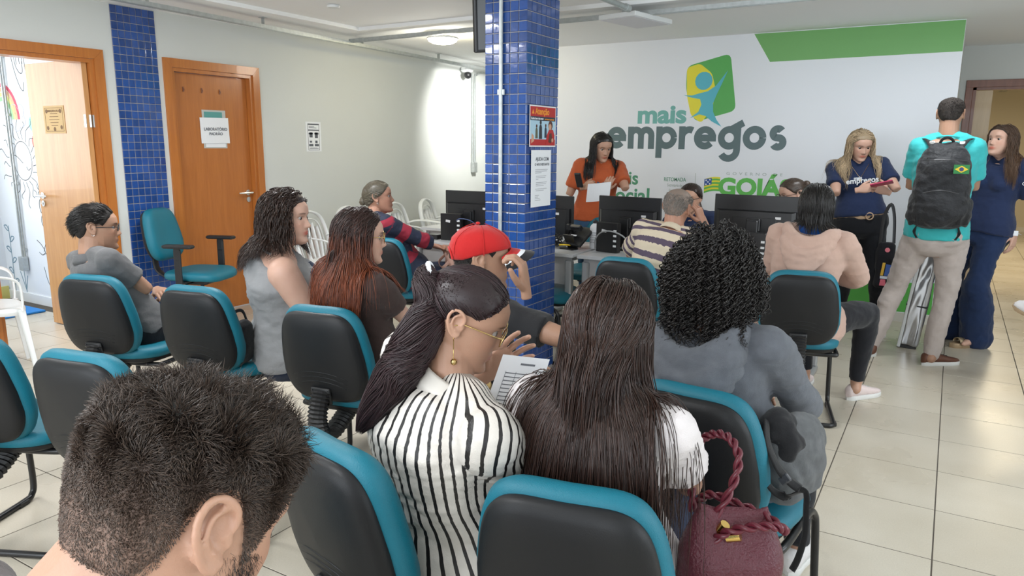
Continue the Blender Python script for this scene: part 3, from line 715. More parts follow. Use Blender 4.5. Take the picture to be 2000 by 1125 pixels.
# ---- gas-lift armchair (empty, by the tiled strip)
def make_armchair(label, loc, rz, arms=True, name='office_armchair', off=(0, 0, .03)):
    r = empty(name, loc, rz); tag(r, label, 'chair')
    build_back(r, off)
    j = MB(); j.tube(smoothpath([(0, -.305+off[1], .60+off[2]), (0, -.34+off[1]*.6, .50), (0, -.27, .42), (0, -.1, .405)], 5), [(.012, .035)]*16, 10, up=(1, 0, 0)); j.obj('back_bar', M_black, r, smooth=True)
    n = 48; se = MB(); O = np.array([(math.copysign(abs(math.cos(2*PI*i/n))**(2/3.6), math.cos(2*PI*i/n))*.240, math.copysign(abs(math.sin(2*PI*i/n))**(2/3.6), math.sin(2*PI*i/n))*.225) for i in range(n)]); R = np.linalg.norm(O, axis=1, keepdims=True); rings = []
    for ins, z in ((.21, .440), (.02, .440), (.004, .452), (0, .470), (.004, .486), (.018, .498), (.05, .504), (.12, .503), (.20, .500)):
        Q = O*(1-np.minimum(ins/R, .97)); rings.append([(x, y, z-.02*max(0, (y-.1)/.12)**2) for x, y in Q])
    se.loft(rings); se.obj('seat', M_teal, r, smooth=True, angle=60)
    mc = MB(); mc.box((0, -.03, .415), (.19, .24, .05), bev=.012); mc.box((0, .0, .436), (.34, .30, .012)); mc.tube([(.09, -.02, .41), (.22, -.02, .405)], .006, 6, round_=True); mc.obj('tilt_mechanism', M_black, r)
    if arms:
        for sx in (-1, 1):
            a = MB(); a.box((sx*.225, 0, .436), (.15, .06, .010), bev=.003); a.box((sx*.295, 0, .56), (.022, .055, .26), bev=.006); a.box((sx*.295, 0, .66), (.03, .045, .10), bev=.006)
            a.obj('arm_post', M_black, r)
            MB().box((sx*.292, .01, .715), (.075, .235, .026), bev=.012).obj('arm_pad', M_black, r)
    g = MB(); g.tube([(0, 0, .39), (0, 0, .24)], .014, 12); g.tube([(0, 0, .26), (0, 0, .10)], .026, 12); g.obj('gas_lift', M_black, r, smooth=True, angle=40)
    st = MB()
    for k in range(5):
        a = math.radians(72*k+18); c, s_ = math.cos(a), math.sin(a)
        st.tube([(0, 0, .115), (.14*c, .14*s_, .10), (.29*c, .29*s_, .075)], [(.028, .02), (.022, .016), (.014, .010)], 8)
    st.obj('star_base', M_black, r, smooth=True, angle=50)
    for k in range(5):
        a = math.radians(72*k+18); c, s_ = math.cos(a), math.sin(a); q = MB(); t = np.array([-s_, c, 0])
        for sgn in (-1, 1): q.tube([np.array([.29*c, .29*s_, .026])+t*sgn*.008, np.array([.29*c, .29*s_, .026])+t*sgn*.022], .025, 12)
        q.tube([(.29*c, .29*s_, .03), (.29*c, .29*s_, .07)], .007, 6); q.obj('caster', M_rubber, r)
    return r

# ---- white plastic stacking armchair
def make_monobloc(label, loc, rz, group=None):
    r = empty('plastic_armchair', loc, rz); tag(r, label, 'chair', group)
    # back: arch frame and slats
    b = MB(); A = [(-.20, -.21, .43), (-.215, -.25, .60), (-.20, -.285, .74), (-.14, -.305, .83), (0, -.315, .865), (.14, -.305, .83), (.20, -.285, .74), (.215, -.25, .60), (.20, -.21, .43)]
    b.tube(smoothpath(A, 5), [(.012, .024)]*41, 8, up=(0, 1, 0)); b.obj('back_frame', M_wpl, r, smooth=True)
    rim = MB()
    rim.tube(smoothpath([(-.155, -.225, .45), (-.16, -.265, .62), (-.12, -.295, .76), (0, -.305, .80), (.12, -.295, .76), (.16, -.265, .62), (.155, -.225, .45)], 5), [(.005, .012)]*31, 6, up=(0, 1, 0))
    rim.obj('back_inner_rim', M_wpl, r, smooth=True)
    for x in (-.10, -.035, .035, .10):
        s_ = MB(); s_.tube(smoothpath([(x*.8, -.215, .43), (x, -.255, .60), (x, -.298, .775-(abs(x)*.5))], 4), [(.004, .031)]*9, 6, up=(0, 1, 0)); s_.obj('back_slat', M_wpl, r, smooth=True)
    q = MB(); n = 40; O = np.array([(math.copysign(abs(math.cos(2*PI*i/n))**.5, math.cos(2*PI*i/n))*.225, math.copysign(abs(math.sin(2*PI*i/n))**.5, math.sin(2*PI*i/n))*.215) for i in range(n)]); rings = []
    for sc_, z in ((.96, .405), (1, .425), (1, .44), (.96, .448), (.85, .440), (.5, .428), (.05, .424)): rings.append([(x*sc_, y*sc_, z-.015*max(0, y/.2)*(sc_ > .9)) for x, y in O])
    q.loft(rings); q.obj('seat', M_wpl, r, smooth=True, angle=60)
    for sx in (-1, 1):
        a = MB(); a.tube(smoothpath([(sx*.205, -.26, .64), (sx*.25, -.16, .665), (sx*.262, .0, .66), (sx*.255, .12, .645), (sx*.235, .18, .60), (sx*.225, .19, .50), (sx*.22, .185, .43)], 4), [(.008, .026)]*25, 8, up=(sx, 0, .25)); a.obj('armrest', M_wpl, r, smooth=True)
        for y0, y1 in ((.18, .225), (-.18, -.245)):
            l = MB(); l.tube([(sx*.20, y0, .43), (sx*.225, (y0+y1)/2, .22), (sx*.245, y1, .0)], [(.018, .026), (.014, .021), (.011, .016)], 8, up=(sx, sy := (1 if y0 > 0 else -1), 0)); l.obj('leg', M_wpl, r, smooth=True, angle=60)
    return r

# ---- desks
M_dtop = mat('pale_grey_laminate', (.56, .57, .58), .35, var=.03, vscale=14); M_dpan = mat('grey_laminate', (.38, .37, .37), .5, var=.04, vscale=18); M_dmet = mat('silver_painted_steel', (.42, .43, .44), .35, .4)
def desk(x0, x1, y0, y1, label, panel='front', z=.74):
    """rectangular desk; the modesty panel faces the camera (low y)"""
    r = empty('desk', ((x0+x1)/2, (y0+y1)/2, 0)); tag(r, label, 'desk', 'grey office desks'); w_, d = x1-x0, y1-y0
    MB().box((0, 0, z-.0125), (w_, d, .025), bev=.003).obj('desk_top', M_dtop, r)
    MB().box((0, -d/2+.06, z-.125), (w_-.10, .016, .20)).obj('modesty_panel', M_dpan, r)
    for sx in (-1, 1):
        xx = sx*(w_/2-.05); l = MB(); l.box((xx, -d/2+.05, (z-.05)/2+.02), (.05, .05, z-.09), bev=.01); l.box((xx, -d/2+.09, (z-.05)/2+.02), (.018, .03, z-.12)); l.box((xx, 0, z-.04), (.04, d-.1, .03)); l.box((xx, d/2-.06, (z-.05)/2+.02), (.05, .04, z-.09), bev=.01)
        l.box((xx, 0, .022), (.055, d-.04, .040), bev=.012); l.obj('leg_frame', M_dmet, r)
    return r

# ---- monitors
M_mon = mat('monitor_black', (.013, .013, .014), .33, bump=.06, bscale=500); M_screen = mat('dark_screen', (.01, .011, .013), .12); M_sticker = mat('white_sticker', (.7, .7, .7), .6)
def monitor(loc, deg, label, w_=.50, h=.30, zc=.98, sticker=True):
    """back of the screen faces the camera; deg rotates about z"""
    r = empty('monitor', (loc[0], loc[1], .7405), math.radians(deg)); tag(r, label, 'monitor', 'black monitors on the desks'); z = zc-.7405
    s_ = MB(); s_.box((0, .016, z), (w_, .018, h), bev=.004)
    s_.obj('bezel', M_mon, r); MB().box((0, .0262, z), (w_-.03, .002, h-.03)).obj('screen', M_screen, r)
    bk = MB(); O = [(-.46, -.42), (.46, -.42), (.46, .26), (-.46, .26)]
    rings = []
    for sc_, y in ((1, .008), (.985, -.012), (.90, -.030)): rings.append([(a*w_*sc_, y, z-.02+b*h*sc_) for a, b in O])
    bk.loft(rings); bk.box((0, -.031, z-.04), (w_*.5, .006, h*.36), bev=.002)
    for k in range(9): bk.box((-w_*.2+k*w_*.05, -.0345, z-.09), (.012, .002, .004))
    back = fixn(bk.obj('back_housing', M_mon, r))
    if sticker: MB().box((w_*.27, -.0325, z+.02), (.035, .002, .016)).obj('asset_sticker', M_sticker, back)
    st = MB(); st.box((0, -.055, (z-.02)/2+.02), (.075, .05, z-.02), bev=.006); st.box((0, -.04, z-.03), (.09, .035, .08), bev=.006); st.obj('stand_neck', M_mon, r)
    MB().box((0, -.03, .006), (.22, .17, .012), bev=.005).obj('stand_base', M_mon, r)
    return r

def make_mini_pc(loc, deg, label):
    r = empty('mini_computer', (loc[0], loc[1], .7405), math.radians(deg)); tag(r, label, 'computer')
    MB().box((0, 0, .105), (.175, .05, .205), bev=.004).obj('case', M_mon, r)
    MB().box((-.02, -.026, .15), (.038, .002, .018), R=roty(.12)).obj('asset_sticker', M_sticker, r)
    q = MB()
    for k in range(4): q.box((.07, -.027, .05+.035*k), (.022, .006, .014))
    q.obj('plug', M_wpl, r); return r
# ================================================================= CHAIR AND DESK LAYOUT
CH = {}
def C_(k, x, y, deg, label): CH[k] = chair(x, y, deg, label); return CH[k]
C_('A', -3.524, 2.152, 17, 'teal visitor chair under the man in the grey polo shirt, nearest the open door')
C_('B', -2.862, 2.247, 12, 'teal visitor chair under the woman in the grey sleeveless blouse')
C_('C', -2.092, 2.255, 10, 'teal visitor chair under the woman with long red-brown hair')
C_('D', -1.015, 1.323, -13, 'teal visitor chair under the woman in the striped blouse')
C_('E', -0.601, 1.403, 11, 'teal and charcoal visitor chair in the foreground under the woman in white')
C_('F', -0.498, 2.083, -6, 'teal visitor chair under the curly-haired person in the grey hoodie')
C_('G', -1.541, 4.087, 2.4, 'teal visitor chair under the old man in the striped polo shirt')
C_('H', -0.666, 4.167, 13.7, 'teal visitor chair under the woman in the beige hoodie, its whole back in view')
C_('K', -1.33, 2.08, 12, 'teal visitor chair under the man in the red cap')
C_('L', -3.3, 4, 10, 'teal visitor chair under the person in the red and navy striped shirt')
C_('I', -2.243, 1.413, 11.5, 'empty teal visitor chair just left of the foreground head')
C_('J', -2.86, 1.3, 25, 'empty teal visitor chair at the left edge with its seat showing')
C_('N', -1.35, 0.62, 10, 'empty teal visitor chair in the bottom left corner, only its rim in view')
# ================================================================= PEOPLE: BUILDERS
def remesh(mb, vox, it=4, fac=.5):
    """union of overlapping closed solids as one smooth skin -> (verts, quads)"""
    me = bpy.data.meshes.new('tmp'); me.from_pydata(np.concatenate(mb.V).tolist(), [], mb.F); me.update()
    o = bpy.data.objects.new('tmp', me); COL.objects.link(o)
    m = o.modifiers.new('r', 'REMESH'); m.mode = 'VOXEL'; m.voxel_size = vox; m.adaptivity = 0
    if it: k = o.modifiers.new('s', 'SMOOTH'); k.factor = fac; k.iterations = it
    dg = bpy.context.evaluated_depsgraph_get(); dg.update(); e = bpy.data.meshes.new_from_object(o.evaluated_get(dg))
    V = np.zeros(len(e.vertices)*3, dtype=np.float32); e.vertices.foreach_get('co', V); V = V.reshape(-1, 3).astype(float)
    lt = np.zeros(len(e.polygons), dtype=np.int32); e.polygons.foreach_get('loop_total', lt)
    vi = np.zeros(len(e.loops), dtype=np.int32); e.loops.foreach_get('vertex_index', vi)
    ls = np.zeros(len(e.polygons), dtype=np.int32); e.polygons.foreach_get('loop_start', ls); q = ls[lt == 4]
    Q = np.stack([vi[q+i] for i in range(4)], 1)
    bpy.data.objects.remove(o); bpy.data.meshes.remove(me); bpy.data.meshes.remove(e)
    return V, Q
def vnormals(V, Q):
    n = np.cross(V[Q[:, 2]]-V[Q[:, 0]], V[Q[:, 3]]-V[Q[:, 1]]); N = np.zeros_like(V)
    for i in range(4): np.add.at(N, Q[:, i], n)
    return unit(N)
def folds(V, seed, k=18.0, aniso=(1, 1, 1.0)):
    r = np.random.default_rng(seed); q = V*np.array(aniso); f = np.zeros(len(V))
    for o in range(5):
        d = unit(r.normal(size=3)); e = unit(r.normal(size=3)); kk = k*(1.0+.55*o); ph = r.uniform(0, 6.28, 2)
        f += np.sin(q@d*kk+ph[0]+2.2*np.sin(q@e*kk*.6+ph[1]))/(1+.7*o)
    f = f/2.2; return np.sign(f)*np.abs(f)**.8
def frameof(yaw, pitch=0, roll=0):
    """columns right, forward, up; yaw CCW from +Y, pitch > 0 looks down, roll > 0 tips to the right"""
    return rotz(math.radians(yaw)) @ rotx(math.radians(-pitch)) @ roty(math.radians(roll))

# ---- head surface: z from the chin, a = angle from the front
HT = np.array([  # z, half width, y front, y back, y centre, exponent
    (-.002, .010, .070, .050, .060, 2.0), (.004, .026, .086, .022, .050, 2.1), (.014, .038, .0925, -.005, .040, 2.2), (.028, .047, .089, -.030, .028, 2.3), (.042, .054, .0865, -.052, .016, 2.3),
    (.055, .059, .0885, -.070, .008, 2.3), (.070, .064, .0880, -.083, .002, 2.3), (.088, .0685, .0865, -.091, -.004, 2.3), (.105, .0715, .0845, -.096, -.008, 2.3), (.120, .0735, .0825, -.100, -.010, 2.35),
    (.136, .0750, .0885, -.102, -.012, 2.4), (.152, .0755, .0895, -.102, -.012, 2.35), (.170, .0740, .0850, -.099, -.012, 2.3), (.187, .0685, .0730, -.090, -.012, 2.2), (.202, .0580, .0530, -.073, -.012, 2.1),
    (.213, .0430, .0310, -.052, -.012, 2.0), (.221, .0250, .0100, -.032, -.012, 2.0), (.225, .0050, -.007, -.017, -.012, 2.0)])
def headP(z, a, off=0.0):
    z = np.asarray(z, float); a = np.asarray(a, float); g = [np.interp(z, HT[:, 0], HT[:, i]) for i in range(1, 6)]
    w, yf, yb, yc, e = g; s, c = np.sin(a), np.cos(a)
    x = w*np.sign(s)*np.abs(s)**(2/e); y = yc+np.where(c > 0, yf-yc, yc-yb)*np.sign(c)*np.abs(c)**(2/e)
    P = np.stack([x, y, z], -1)
    if np.any(off):
        n = np.stack([x/np.maximum(w, .01)**1.0, (y-yc)/.09, (z-.12)/.10*.9], -1); n = unit(n); P = P+n*np.asarray(off)[..., None] if np.ndim(off) else P+n*off
    return P
def head_grid(fem=True):
    zs = np.interp(np.linspace(0, 1, 62), np.linspace(0, 1, len(HT)), HT[:, 0]); na = 80; a = np.arange(na)/na*2*PI
    Z, A = np.meshgrid(zs, a, indexing='ij'); P = headP(Z, A); x, y, z = P[..., 0], P[..., 1], P[..., 2]; ax = np.abs(x); f = (np.cos(A) > .1)*1.0
    G = lambda u, s: np.exp(-(u/s)**2)
    h = np.interp(z, [.068, .073, .080, .086, .105, .126, .138], [0, .006, .0215, .0225, .012, .003, 0]); sg = np.interp(z, [.07, .082, .095, .125], [.0125, .0125, .0085, .008])
    d = h*G(x, sg)+.004*G(ax-.0135, .006)*G(z-.079, .006)
    d -= .0105*G(ax-.032, .0135)*G(z-.119, .0085); d += (.002 if fem else .005)*G(ax-.028, .02)*G(z-.138, .007)
    d += .004*G(ax-.047, .018)*G(z-.094, .016); d += .0062*G(x, .021)*G(z-.0575, .0042)+.0068*G(x, .018)*G(z-.0470, .0048)-.004*G(x, .022)*G(z-.0522, .0017)-.003*G(x, .02)*G(z-.036, .005)
    d += .003*G(x, .02)*G(z-.016, .010)
    P[..., 1] += d*f; return P
_heads = {}
def ear_mb(sx, mbx, k=1.0):
    """ear at the side of the head: helix rim, inner ridge, bowl, tragus, lobe"""
    c = np.array([sx*.0715, -.012, .112]); R = rotz(-sx*math.radians(10))
    U = lambda u, v, o=0: c+R@np.array([sx*(.006+o), -u, 0])*k+np.array([0, 0, v*k])+np.array([0, -.12*v*k, 0])
    hel = [U(-.004, .002, .001), U(-.010, .012, .002), U(-.008, .025, .004), U(.004, .033, .006), U(.018, .030, .008), U(.026, .017, .010), U(.025, .001, .010), U(.017, -.014, .008), U(.007, -.024, .005), U(-.002, -.026, .003), U(-.007, -.018, .001)]
    mbx.tube(smoothpath(hel, 4), [.0040*k]*41, 8, round_=True)
    mbx.tube(smoothpath([U(.004, .024, .004), U(.013, .017, .007), U(.015, .004, .008), U(.010, -.008, .006), U(.001, -.012, .004)], 4), .0032*k, 7, round_=True)
    mbx.ell(U(.006, .003, -.002), (.003*k, .020*k, .029*k), R=R, n=12, k=8)
    mbx.ell(U(.003, -.020, .003), (.0035*k, .009*k, .010*k), R=R); mbx.ell(U(-.010, -.002, .001), (.003*k, .004*k, .006*k)); mbx.ell(U(.0, .0, -.004), (.006*k, .014*k, .026*k), R=R)
def face_head(neckvec, fem, vox, jaw=1.0, wide=1.0, cheeks=0.0, fine_ear=False):
    """head + neck union in head coordinates (origin mid-head, z = .115 above the chin)"""
    P = head_grid(fem); P = P.copy(); P[..., 0] *= wide*(1+cheeks*np.exp(-((P[..., 2]-.06)/.04)**2))
    P[..., 0] *= np.where(P[..., 2] < .09, 1-(1-jaw)*(.09-P[..., 2])/.09, 1)
    m = MB(); m.loft([r for r in P]); e = 0
    for sx in (-1, 1): ear_mb(sx, m)
    nb = np.asarray(neckvec)+np.array([0, 0, .115]); r = .052 if fem else .060
    a = np.array([0, -.025, .075]); m.tube([a+np.array([0, .0, .03]), a, a*.6+nb*.4, nb*.8+a*.2, nb], [r*.9, r*.98, r, r*1.02, r*1.0], 18)
    m.tube([(0, .045, .022), (0, .0, .012), a*.5+nb*.5], [.026, .034, r*.7], 12, round_=True)
    V, Q = remesh(m, vox, 2, .45); return V-np.array([0, 0, .115]), Q

# ---- hands
def hand_mb(side, curl=.5, spread=.06, thumb=.5, grip=0):
    """wrist at origin, fingers +Y, back of the hand +Z; side +1 = right hand (thumb towards -X)"""
    m = MB(); s = -side
    rings = []
    for y, w_, t_, z_ in ((-.035, .024, .018, 0), (-.01, .025, .0175, 0), (.012, .032, .017, 0), (.04, .040, .0155, 0), (.072, .042, .0135, .001), (.092, .038, .0105, .001)):
        rings.append([(w_*math.copysign(abs(math.cos(a))**.8, math.cos(a)), y, z_+t_*math.copysign(abs(math.sin(a))**.8, math.sin(a))) for a in np.arange(14)/14*2*PI])
    m.loft(rings[::-1])
    for i, (x, L_, r, y0) in enumerate(((.030, .070, .0092, .085), (.0105, .078, .0094, .090), (-.0095, .073, .0090, .088), (-.029, .057, .0080, .080))):
        x *= s; p = np.array([x, y0-.02, 0]); a = math.radians(-8); cz = curl*(1+.08*i); dx = spread*(x/.03)
        pts = [p]; seg = [.022, L_*.46, L_*.30, L_*.26]; ang = 0
        for j, q in enumerate(seg):
            if j > 0: ang += cz*(.75, 1.0, .8)[j-1]
            d = np.array([dx*math.cos(ang), math.cos(ang), -math.sin(ang)]); p = p+unit(d)*q; pts.append(p)
        m.tube(pts, [r, r*1.0, r*.97, r*.90, r*.78], 8, up=(1, 0, 0), round_=True)
    p0 = np.array([s*.020, .010, -.004]); d1 = unit(np.array([s*.75, .72, -.25-.2*thumb])); d2 = unit(np.array([s*.42*(1-thumb*.7), .9, -.35*thumb-.1]))
    m.tube([p0, p0+d1*.035, p0+d1*.035+unit(d1+d2)*.030, p0+d1*.035+unit(d1+d2)*.030+d2*.026], [.015, .0135, .0112, .0092], 9, round_=True)
    return m
_hands = {}
def hand(side, curl, spread, thumb):
    k = (side, round(curl, 2), round(spread, 2), round(thumb, 2))
    if k not in _hands: _hands[k] = remesh(hand_mb(side, curl, spread, thumb), .0033, 2, .4)
    return _hands[k]
def ik(a, b, l1, l2, pole):
    a, b, pole = (np.asarray(q, float) for q in (a, b, pole)); d = b-a; L_ = np.linalg.norm(d); L2 = min(L_, (l1+l2)*.995); u = d/L_
    b = a+u*L2; x = (l1*l1-l2*l2+L2*L2)/(2*L2); h = math.sqrt(max(0, l1*l1-x*x)); n = pole-u*np.dot(pole, u); n = unit(n); return a+u*x+n*h, b
SECT = {  # t, half width, half depth, forward shift
    'f': [(-.30, .090, .075, .0), (-.22, .150, .112, .0), (-.08, .172, .128, -.008), (.08, .165, .118, .0), (.25, .145, .102, .006), (.42, .130, .094, .008), (.58, .136, .098, .008), (.72, .146, .104, .008), (.84, .150, .092, .002), (.93, .128, .070, -.006), (.99, .078, .056, -.004), (1.04, .052, .050, 0)],
    'm': [(-.30, .090, .075, .0), (-.22, .145, .110, .0), (-.08, .165, .122, -.006), (.08, .158, .114, .0), (.25, .150, .108, .006), (.42, .150, .106, .006), (.58, .158, .110, .006), (.72, .168, .114, .004), (.84, .176, .100, .0), (.93, .150, .076, -.006), (.99, .086, .060, -.004), (1.04, .056, .054, 0)]}
class Body: pass
def make_body(pel, yaw, head, hyaw, hpitch=0, hroll=0, syaw=None, s=.95, sex='f', fat=1.0, belly=0.0, armL=None, armR=None, legs='sit', kneeL=None, kneeR=None, footL=None, footR=None,
              skin=None, bow=.02, neck_off=None, sh_w=None, dist='mid', toe=0, shrug=0.0, arm_r=1.0, leg_r=1.0, headscale=.97, cheeks=0.0, jaw=1.0, bust=1.0, lip=(1, .72, .68), stubble=0):
    b = Body(); b.s, b.sex, b.fat = s, sex, fat; pel = np.asarray(pel, float); head = np.asarray(head, float); b.pel = pel; b.head = head
    syaw = yaw if syaw is None else syaw; b.yaw = yaw; b.Rp = frameof(yaw); b.Rs = frameof(syaw); b.Rh = frameof(hyaw, hpitch, hroll)
    no = np.array(neck_off if neck_off is not None else (0, -.042, -.140))*np.array([1, 1, s/.95])
    neck = head+b.Rs@(no*np.array([1, 1, 1])); b.neck = neck
    mid = pel*.5+neck*.5+b.Rs@np.array([0, -bow, 0]); spts = smoothpath([pel, pel*.72+neck*.28+b.Rs@np.array([0, -bow*.5, 0]), mid, pel*.2+neck*.8+b.Rs@np.array([0, -bow*.9, 0]), neck], 6)
    b.L = L_ = np.linalg.norm(neck-pel)
    def spine(t):
        if t < 0: return pel+unit(spts[1]-spts[0])*t*L_
        if t > 1: return neck+unit(spts[-1]-spts[-2])*(t-1)*L_
        q = t*(len(spts)-1); i = min(int(q), len(spts)-2); return spts[i]*(1-(q-i))+spts[i+1]*(q-i)
    b.spine = spine
    def frame(t):
        up = unit(spine(min(t+.06, 1.1))-spine(t-.06)); k = min(max(t, 0), 1); r = unit(b.Rp[:, 0]*(1-k)+b.Rs[:, 0]*k); r = unit(r-up*np.dot(r, up)); f = np.cross(up, r); return r, f, up
    b.frame = frame
    def torso(m, infl=0.0, t0=-.30, t1=1.04, hem=0.0, n=26, body=True):
        rings = []
        for t, w_, d, fs in SECT[sex]:
            if t < t0-.05 or t > t1+1e-6: continue
            r, f, up = frame(t); bf = fat*(1 if t < .8 else .5+.5/fat); w2 = w_*s*bf+infl; d2 = d*s*bf+infl; c = spine(t)+f*fs*s
            if belly and -.1 < t < .7: c = c+f*belly*math.exp(-((t-.2)/.25)**2)*.5; d2 += belly*.5*math.exp(-((t-.2)/.25)**2)
            if hem and t < .12: w2 += hem; d2 += hem
            rings.append([c+r*w2*math.copysign(abs(math.cos(a))**.82, math.cos(a))+f*d2*math.copysign(abs(math.sin(a))**.9, math.sin(a)) for a in np.arange(n)/n*2*PI])
        m.loft(rings)
        if sex == 'f' and bust:
            r, f, up = frame(.66)
            for q in (-1, 1): m.ell(spine(.64)+r*q*.062*s+f*(.080*s*fat), np.array([.060, .055, .058])*s*bust*math.sqrt(fat)+infl*.6, R=np.stack([r, f, up], 1))
    shw = (sh_w if sh_w else (.158 if sex == 'f' else .180))*s; r, f, up = frame(.92)
    b.sh = {q: spine(.905)+r*q*shw*(.5+.5*fat)+up*shrug for q in (-1, 1)}
    ar = arm_r*(.88 if sex == 'f' else 1.0)*s*math.sqrt(fat)
    b.arm = {}
    for q, A in ((-1, armL), (1, armR)):
        A = dict(A or {}); tgt = A.get('w'); 
        if tgt is None: tgt = pel+b.Rp@np.array([q*.16, .28, .06])
        pole = b.Rs@np.array(A.get('pole', (q*.6, -.3, -1.0))); 
        if 'wpole' in A: pole = np.array(A['wpole'])
        e, wv = ik(b.sh[q], np.asarray(tgt, float), .282*s, .245*s, pole); b.arm[q] = (b.sh[q], e, wv, A)
    hipw = .088*s
    b.leg = {}
    for q, K, Fo in ((-1, kneeL, footL), (1, kneeR, footR)):
        hip = pel+b.Rp@np.array([q*hipw, 0, -.02])
        if legs == 'sit':
            kn = np.asarray(K, float) if K is not None else pel+b.Rp@np.array([q*.11, .40*s, -.015]); an = np.asarray(Fo, float) if Fo is not None else kn+b.Rp@np.array([0, .02, 0])*1.0-np.array([0, 0, kn[2]-.085])
        else:
            an = np.asarray(Fo, float); kn, an = ik(hip, an, .43*s, .42*s, b.Rp@np.array([q*.08, 1, 0])) if K is None else (np.asarray(K, float), an)
        b.leg[q] = (hip, kn, an)
    def legs_mb(m, infl=0.0, flare=0.0, end=1.0, thigh=1.0):
        k = leg_r*s*math.sqrt(fat)
        for q in (-1, 1):
            hp, kn, an = b.leg[q]; a2 = kn+(an-kn)*end
            pts = [hp+(hp-kn)*.12, hp*.85+kn*.15, hp*.5+kn*.5, kn*.93+hp*.07, kn, kn*.95+a2*.05, kn*.72+a2*.28, kn*.35+a2*.65, a2]
            R_ = np.array([.078, .086, .072, .056, .054, .053, .052, .040, .034])*k*np.array([thigh]*3+[1]*6)+infl; R_ = R_+flare*np.array([0, 0, 0, .1, .2, .3, .5, .8, 1.0])
            m.tube(pts, R_, 14, round_=(end >= 1))
        m.ell(pel+b.Rp@np.array([0, -.01, -.02]), np.array([.155*fat, .115*fat, .09])*s+infl, R=b.Rp)
        for q in (-1, 1): m.ell(pel+b.Rp@np.array([q*.075*s, -.055*s, -.035]), np.array([.085, .075, .080])*s*math.sqrt(fat)+infl, R=b.Rp)
    def arms_mb(m, infl=0.0, end=1.0, n=12, flare=0.0, start=0):
        for q in (-1, 1):
            S, E, W, A = b.arm[q]; r_, f_, u_ = frame(.95)
            m.tube([spine(.99)+r_*q*.02, spine(.97)*.5+S*.5+u_*.016*s, S+u_*.002], [.040*s+infl, .044*s+infl, .046*ar+infl], n, round_=True)
            ts = [(0, .052), (.12, .053), (.35, .048), (.7, .042), (.93, .037), (1.0, .036), (1.08, .037), (1.3, .039), (1.6, .032), (1.85, .025), (2.0, .0235)]
            tt = [x for x in ts if x[0] < end]; pts = []; rr = []
            rad = lambda x: np.interp(x, [y[0] for y in ts], [y[1] for y in ts])
            for x, _ in tt+[(end, 0)]:
                p = S+(E-S)*x if x <= 1 else E+(W-E)*(x-1); pts.append(p); rr.append(rad(x)*ar+infl+flare*(x/end)**2)
            m.tube(pts, rr, n, round_=(end >= 2)); m.ell(S, np.array([.054, .054, .056])*ar+infl)
    b.torso_mb, b.legs_mb, b.arms_mb, b.ar = torso, legs_mb, arms_mb, ar
    # empties and the body skin
    b.root = empty('person', (pel[0], pel[1], 0)); b.o = np.array([pel[0], pel[1], 0])
    vox = {'near': .009, 'mid': .011, 'far': .013}[dist]; b.dist = dist
    m = MB(); torso(m, -.006, t1=.99); legs_mb(m, -.006, thigh=.96); arms_mb(m, -.001)
    for q in (-1, 1):
        hp, kn, an = b.leg[q]; fd = b.footdir(q) if hasattr(b, 'footdir') else unit(np.array([*(b.Rp[:2, 1]), 0])+1e-9)
        m.tube([an+np.array([0, 0, -.03])-fd*.03, an+np.array([0, 0, -.045])+fd*.06, an+np.array([0, 0, -.055])+fd*.14], [.034*s, .033*s, .020*s], 10, round_=True)
    V, Q = remesh(m, vox, 4); VV = [V]; QQ = [Q]; TT = [np.ones((len(V), 3))]; n0 = len(V)
    hv = 'near' if dist == 'near' else dist
    nv = b.Rh.T@(neck-head)/headscale
    hV, hQ = face_head(nv, sex == 'f', {'near': .0028, 'mid': .0038, 'far': .0048}[dist], jaw=jaw, cheeks=cheeks)
    x, y, z = hV[:, 0], hV[:, 1], hV[:, 2]+.115; ax = np.abs(x); G = lambda u, w_: np.exp(-(u/w_)**2); fr = (y > .03)*1.0
    T = np.ones((len(hV), 3)); lipm = np.clip(fr*(y > .07)*G(x, .021)*np.exp(-((z-.0525)/.0095)**4)*1.5, 0, 1)[:, None]; T = T*(1-lipm)+np.array(lip)*lipm
    ck = (fr*G(ax-.042, .022)*G(z-.088, .02)*.5)[:, None]; T = T*(1-ck)+np.array([1.04, .86, .82])*ck
    eb = np.clip(fr*(y > .05)*np.exp(-((ax-.032)/.017)**4)*np.exp(-((z-.139-.10*(ax-.03)*(ax < .035)+.12*np.maximum(0, ax-.038))/(.0030 if sex == 'f' else .0042))**2)*1.2, 0, 1)[:, None]; T = T*(1-eb)+np.array([.16, .13, .12])*eb
    lid = np.clip(fr*(y > .045)*np.exp(-((ax-.032)/.014)**4)*G(z-.1225, .0022), 0, 1)[:, None]*.85; T = T*(1-lid)+np.array([.12, .09, .08])*lid
    if stubble: sb = (np.clip(fr*G(z-.03, .035)*(z < .075), 0, 1)*(1-.8*np.exp(-((ax)/.02)**2)*(z > .06))*stubble)[:, None]; T = T*(1-sb)+np.array([.35, .33, .32])*sb
    hW = head+(hV*headscale)@b.Rh.T; VV.append(hW); QQ.append(hQ+n0); TT.append(T); n0 += len(hW)
    for q in (-1, 1):
        S, E, W, A = b.arm[q]; fd = unit(np.array(A['dir'])) if 'dir' in A else unit(W-E); pn = np.array(A.get('back', b.Rs@np.array([q*.5, -.2, 1.0])), float); bk = unit(pn-fd*np.dot(pn, fd)); xx = np.cross(fd, bk)
        Hv, Hq = hand(q, A.get('curl', .45), A.get('spread', .05), A.get('thumb', .5)); R_ = np.stack([xx, fd, bk], 1); hs = s*(.98 if sex == 'm' else .90)
        VV.append(W+(Hv*hs)@R_.T); QQ.append(Hq+n0); TT.append(np.full((len(Hv), 3), 1.0)); n0 += len(Hv); A['R'] = R_; A['hs'] = hs
    b.skin = skin
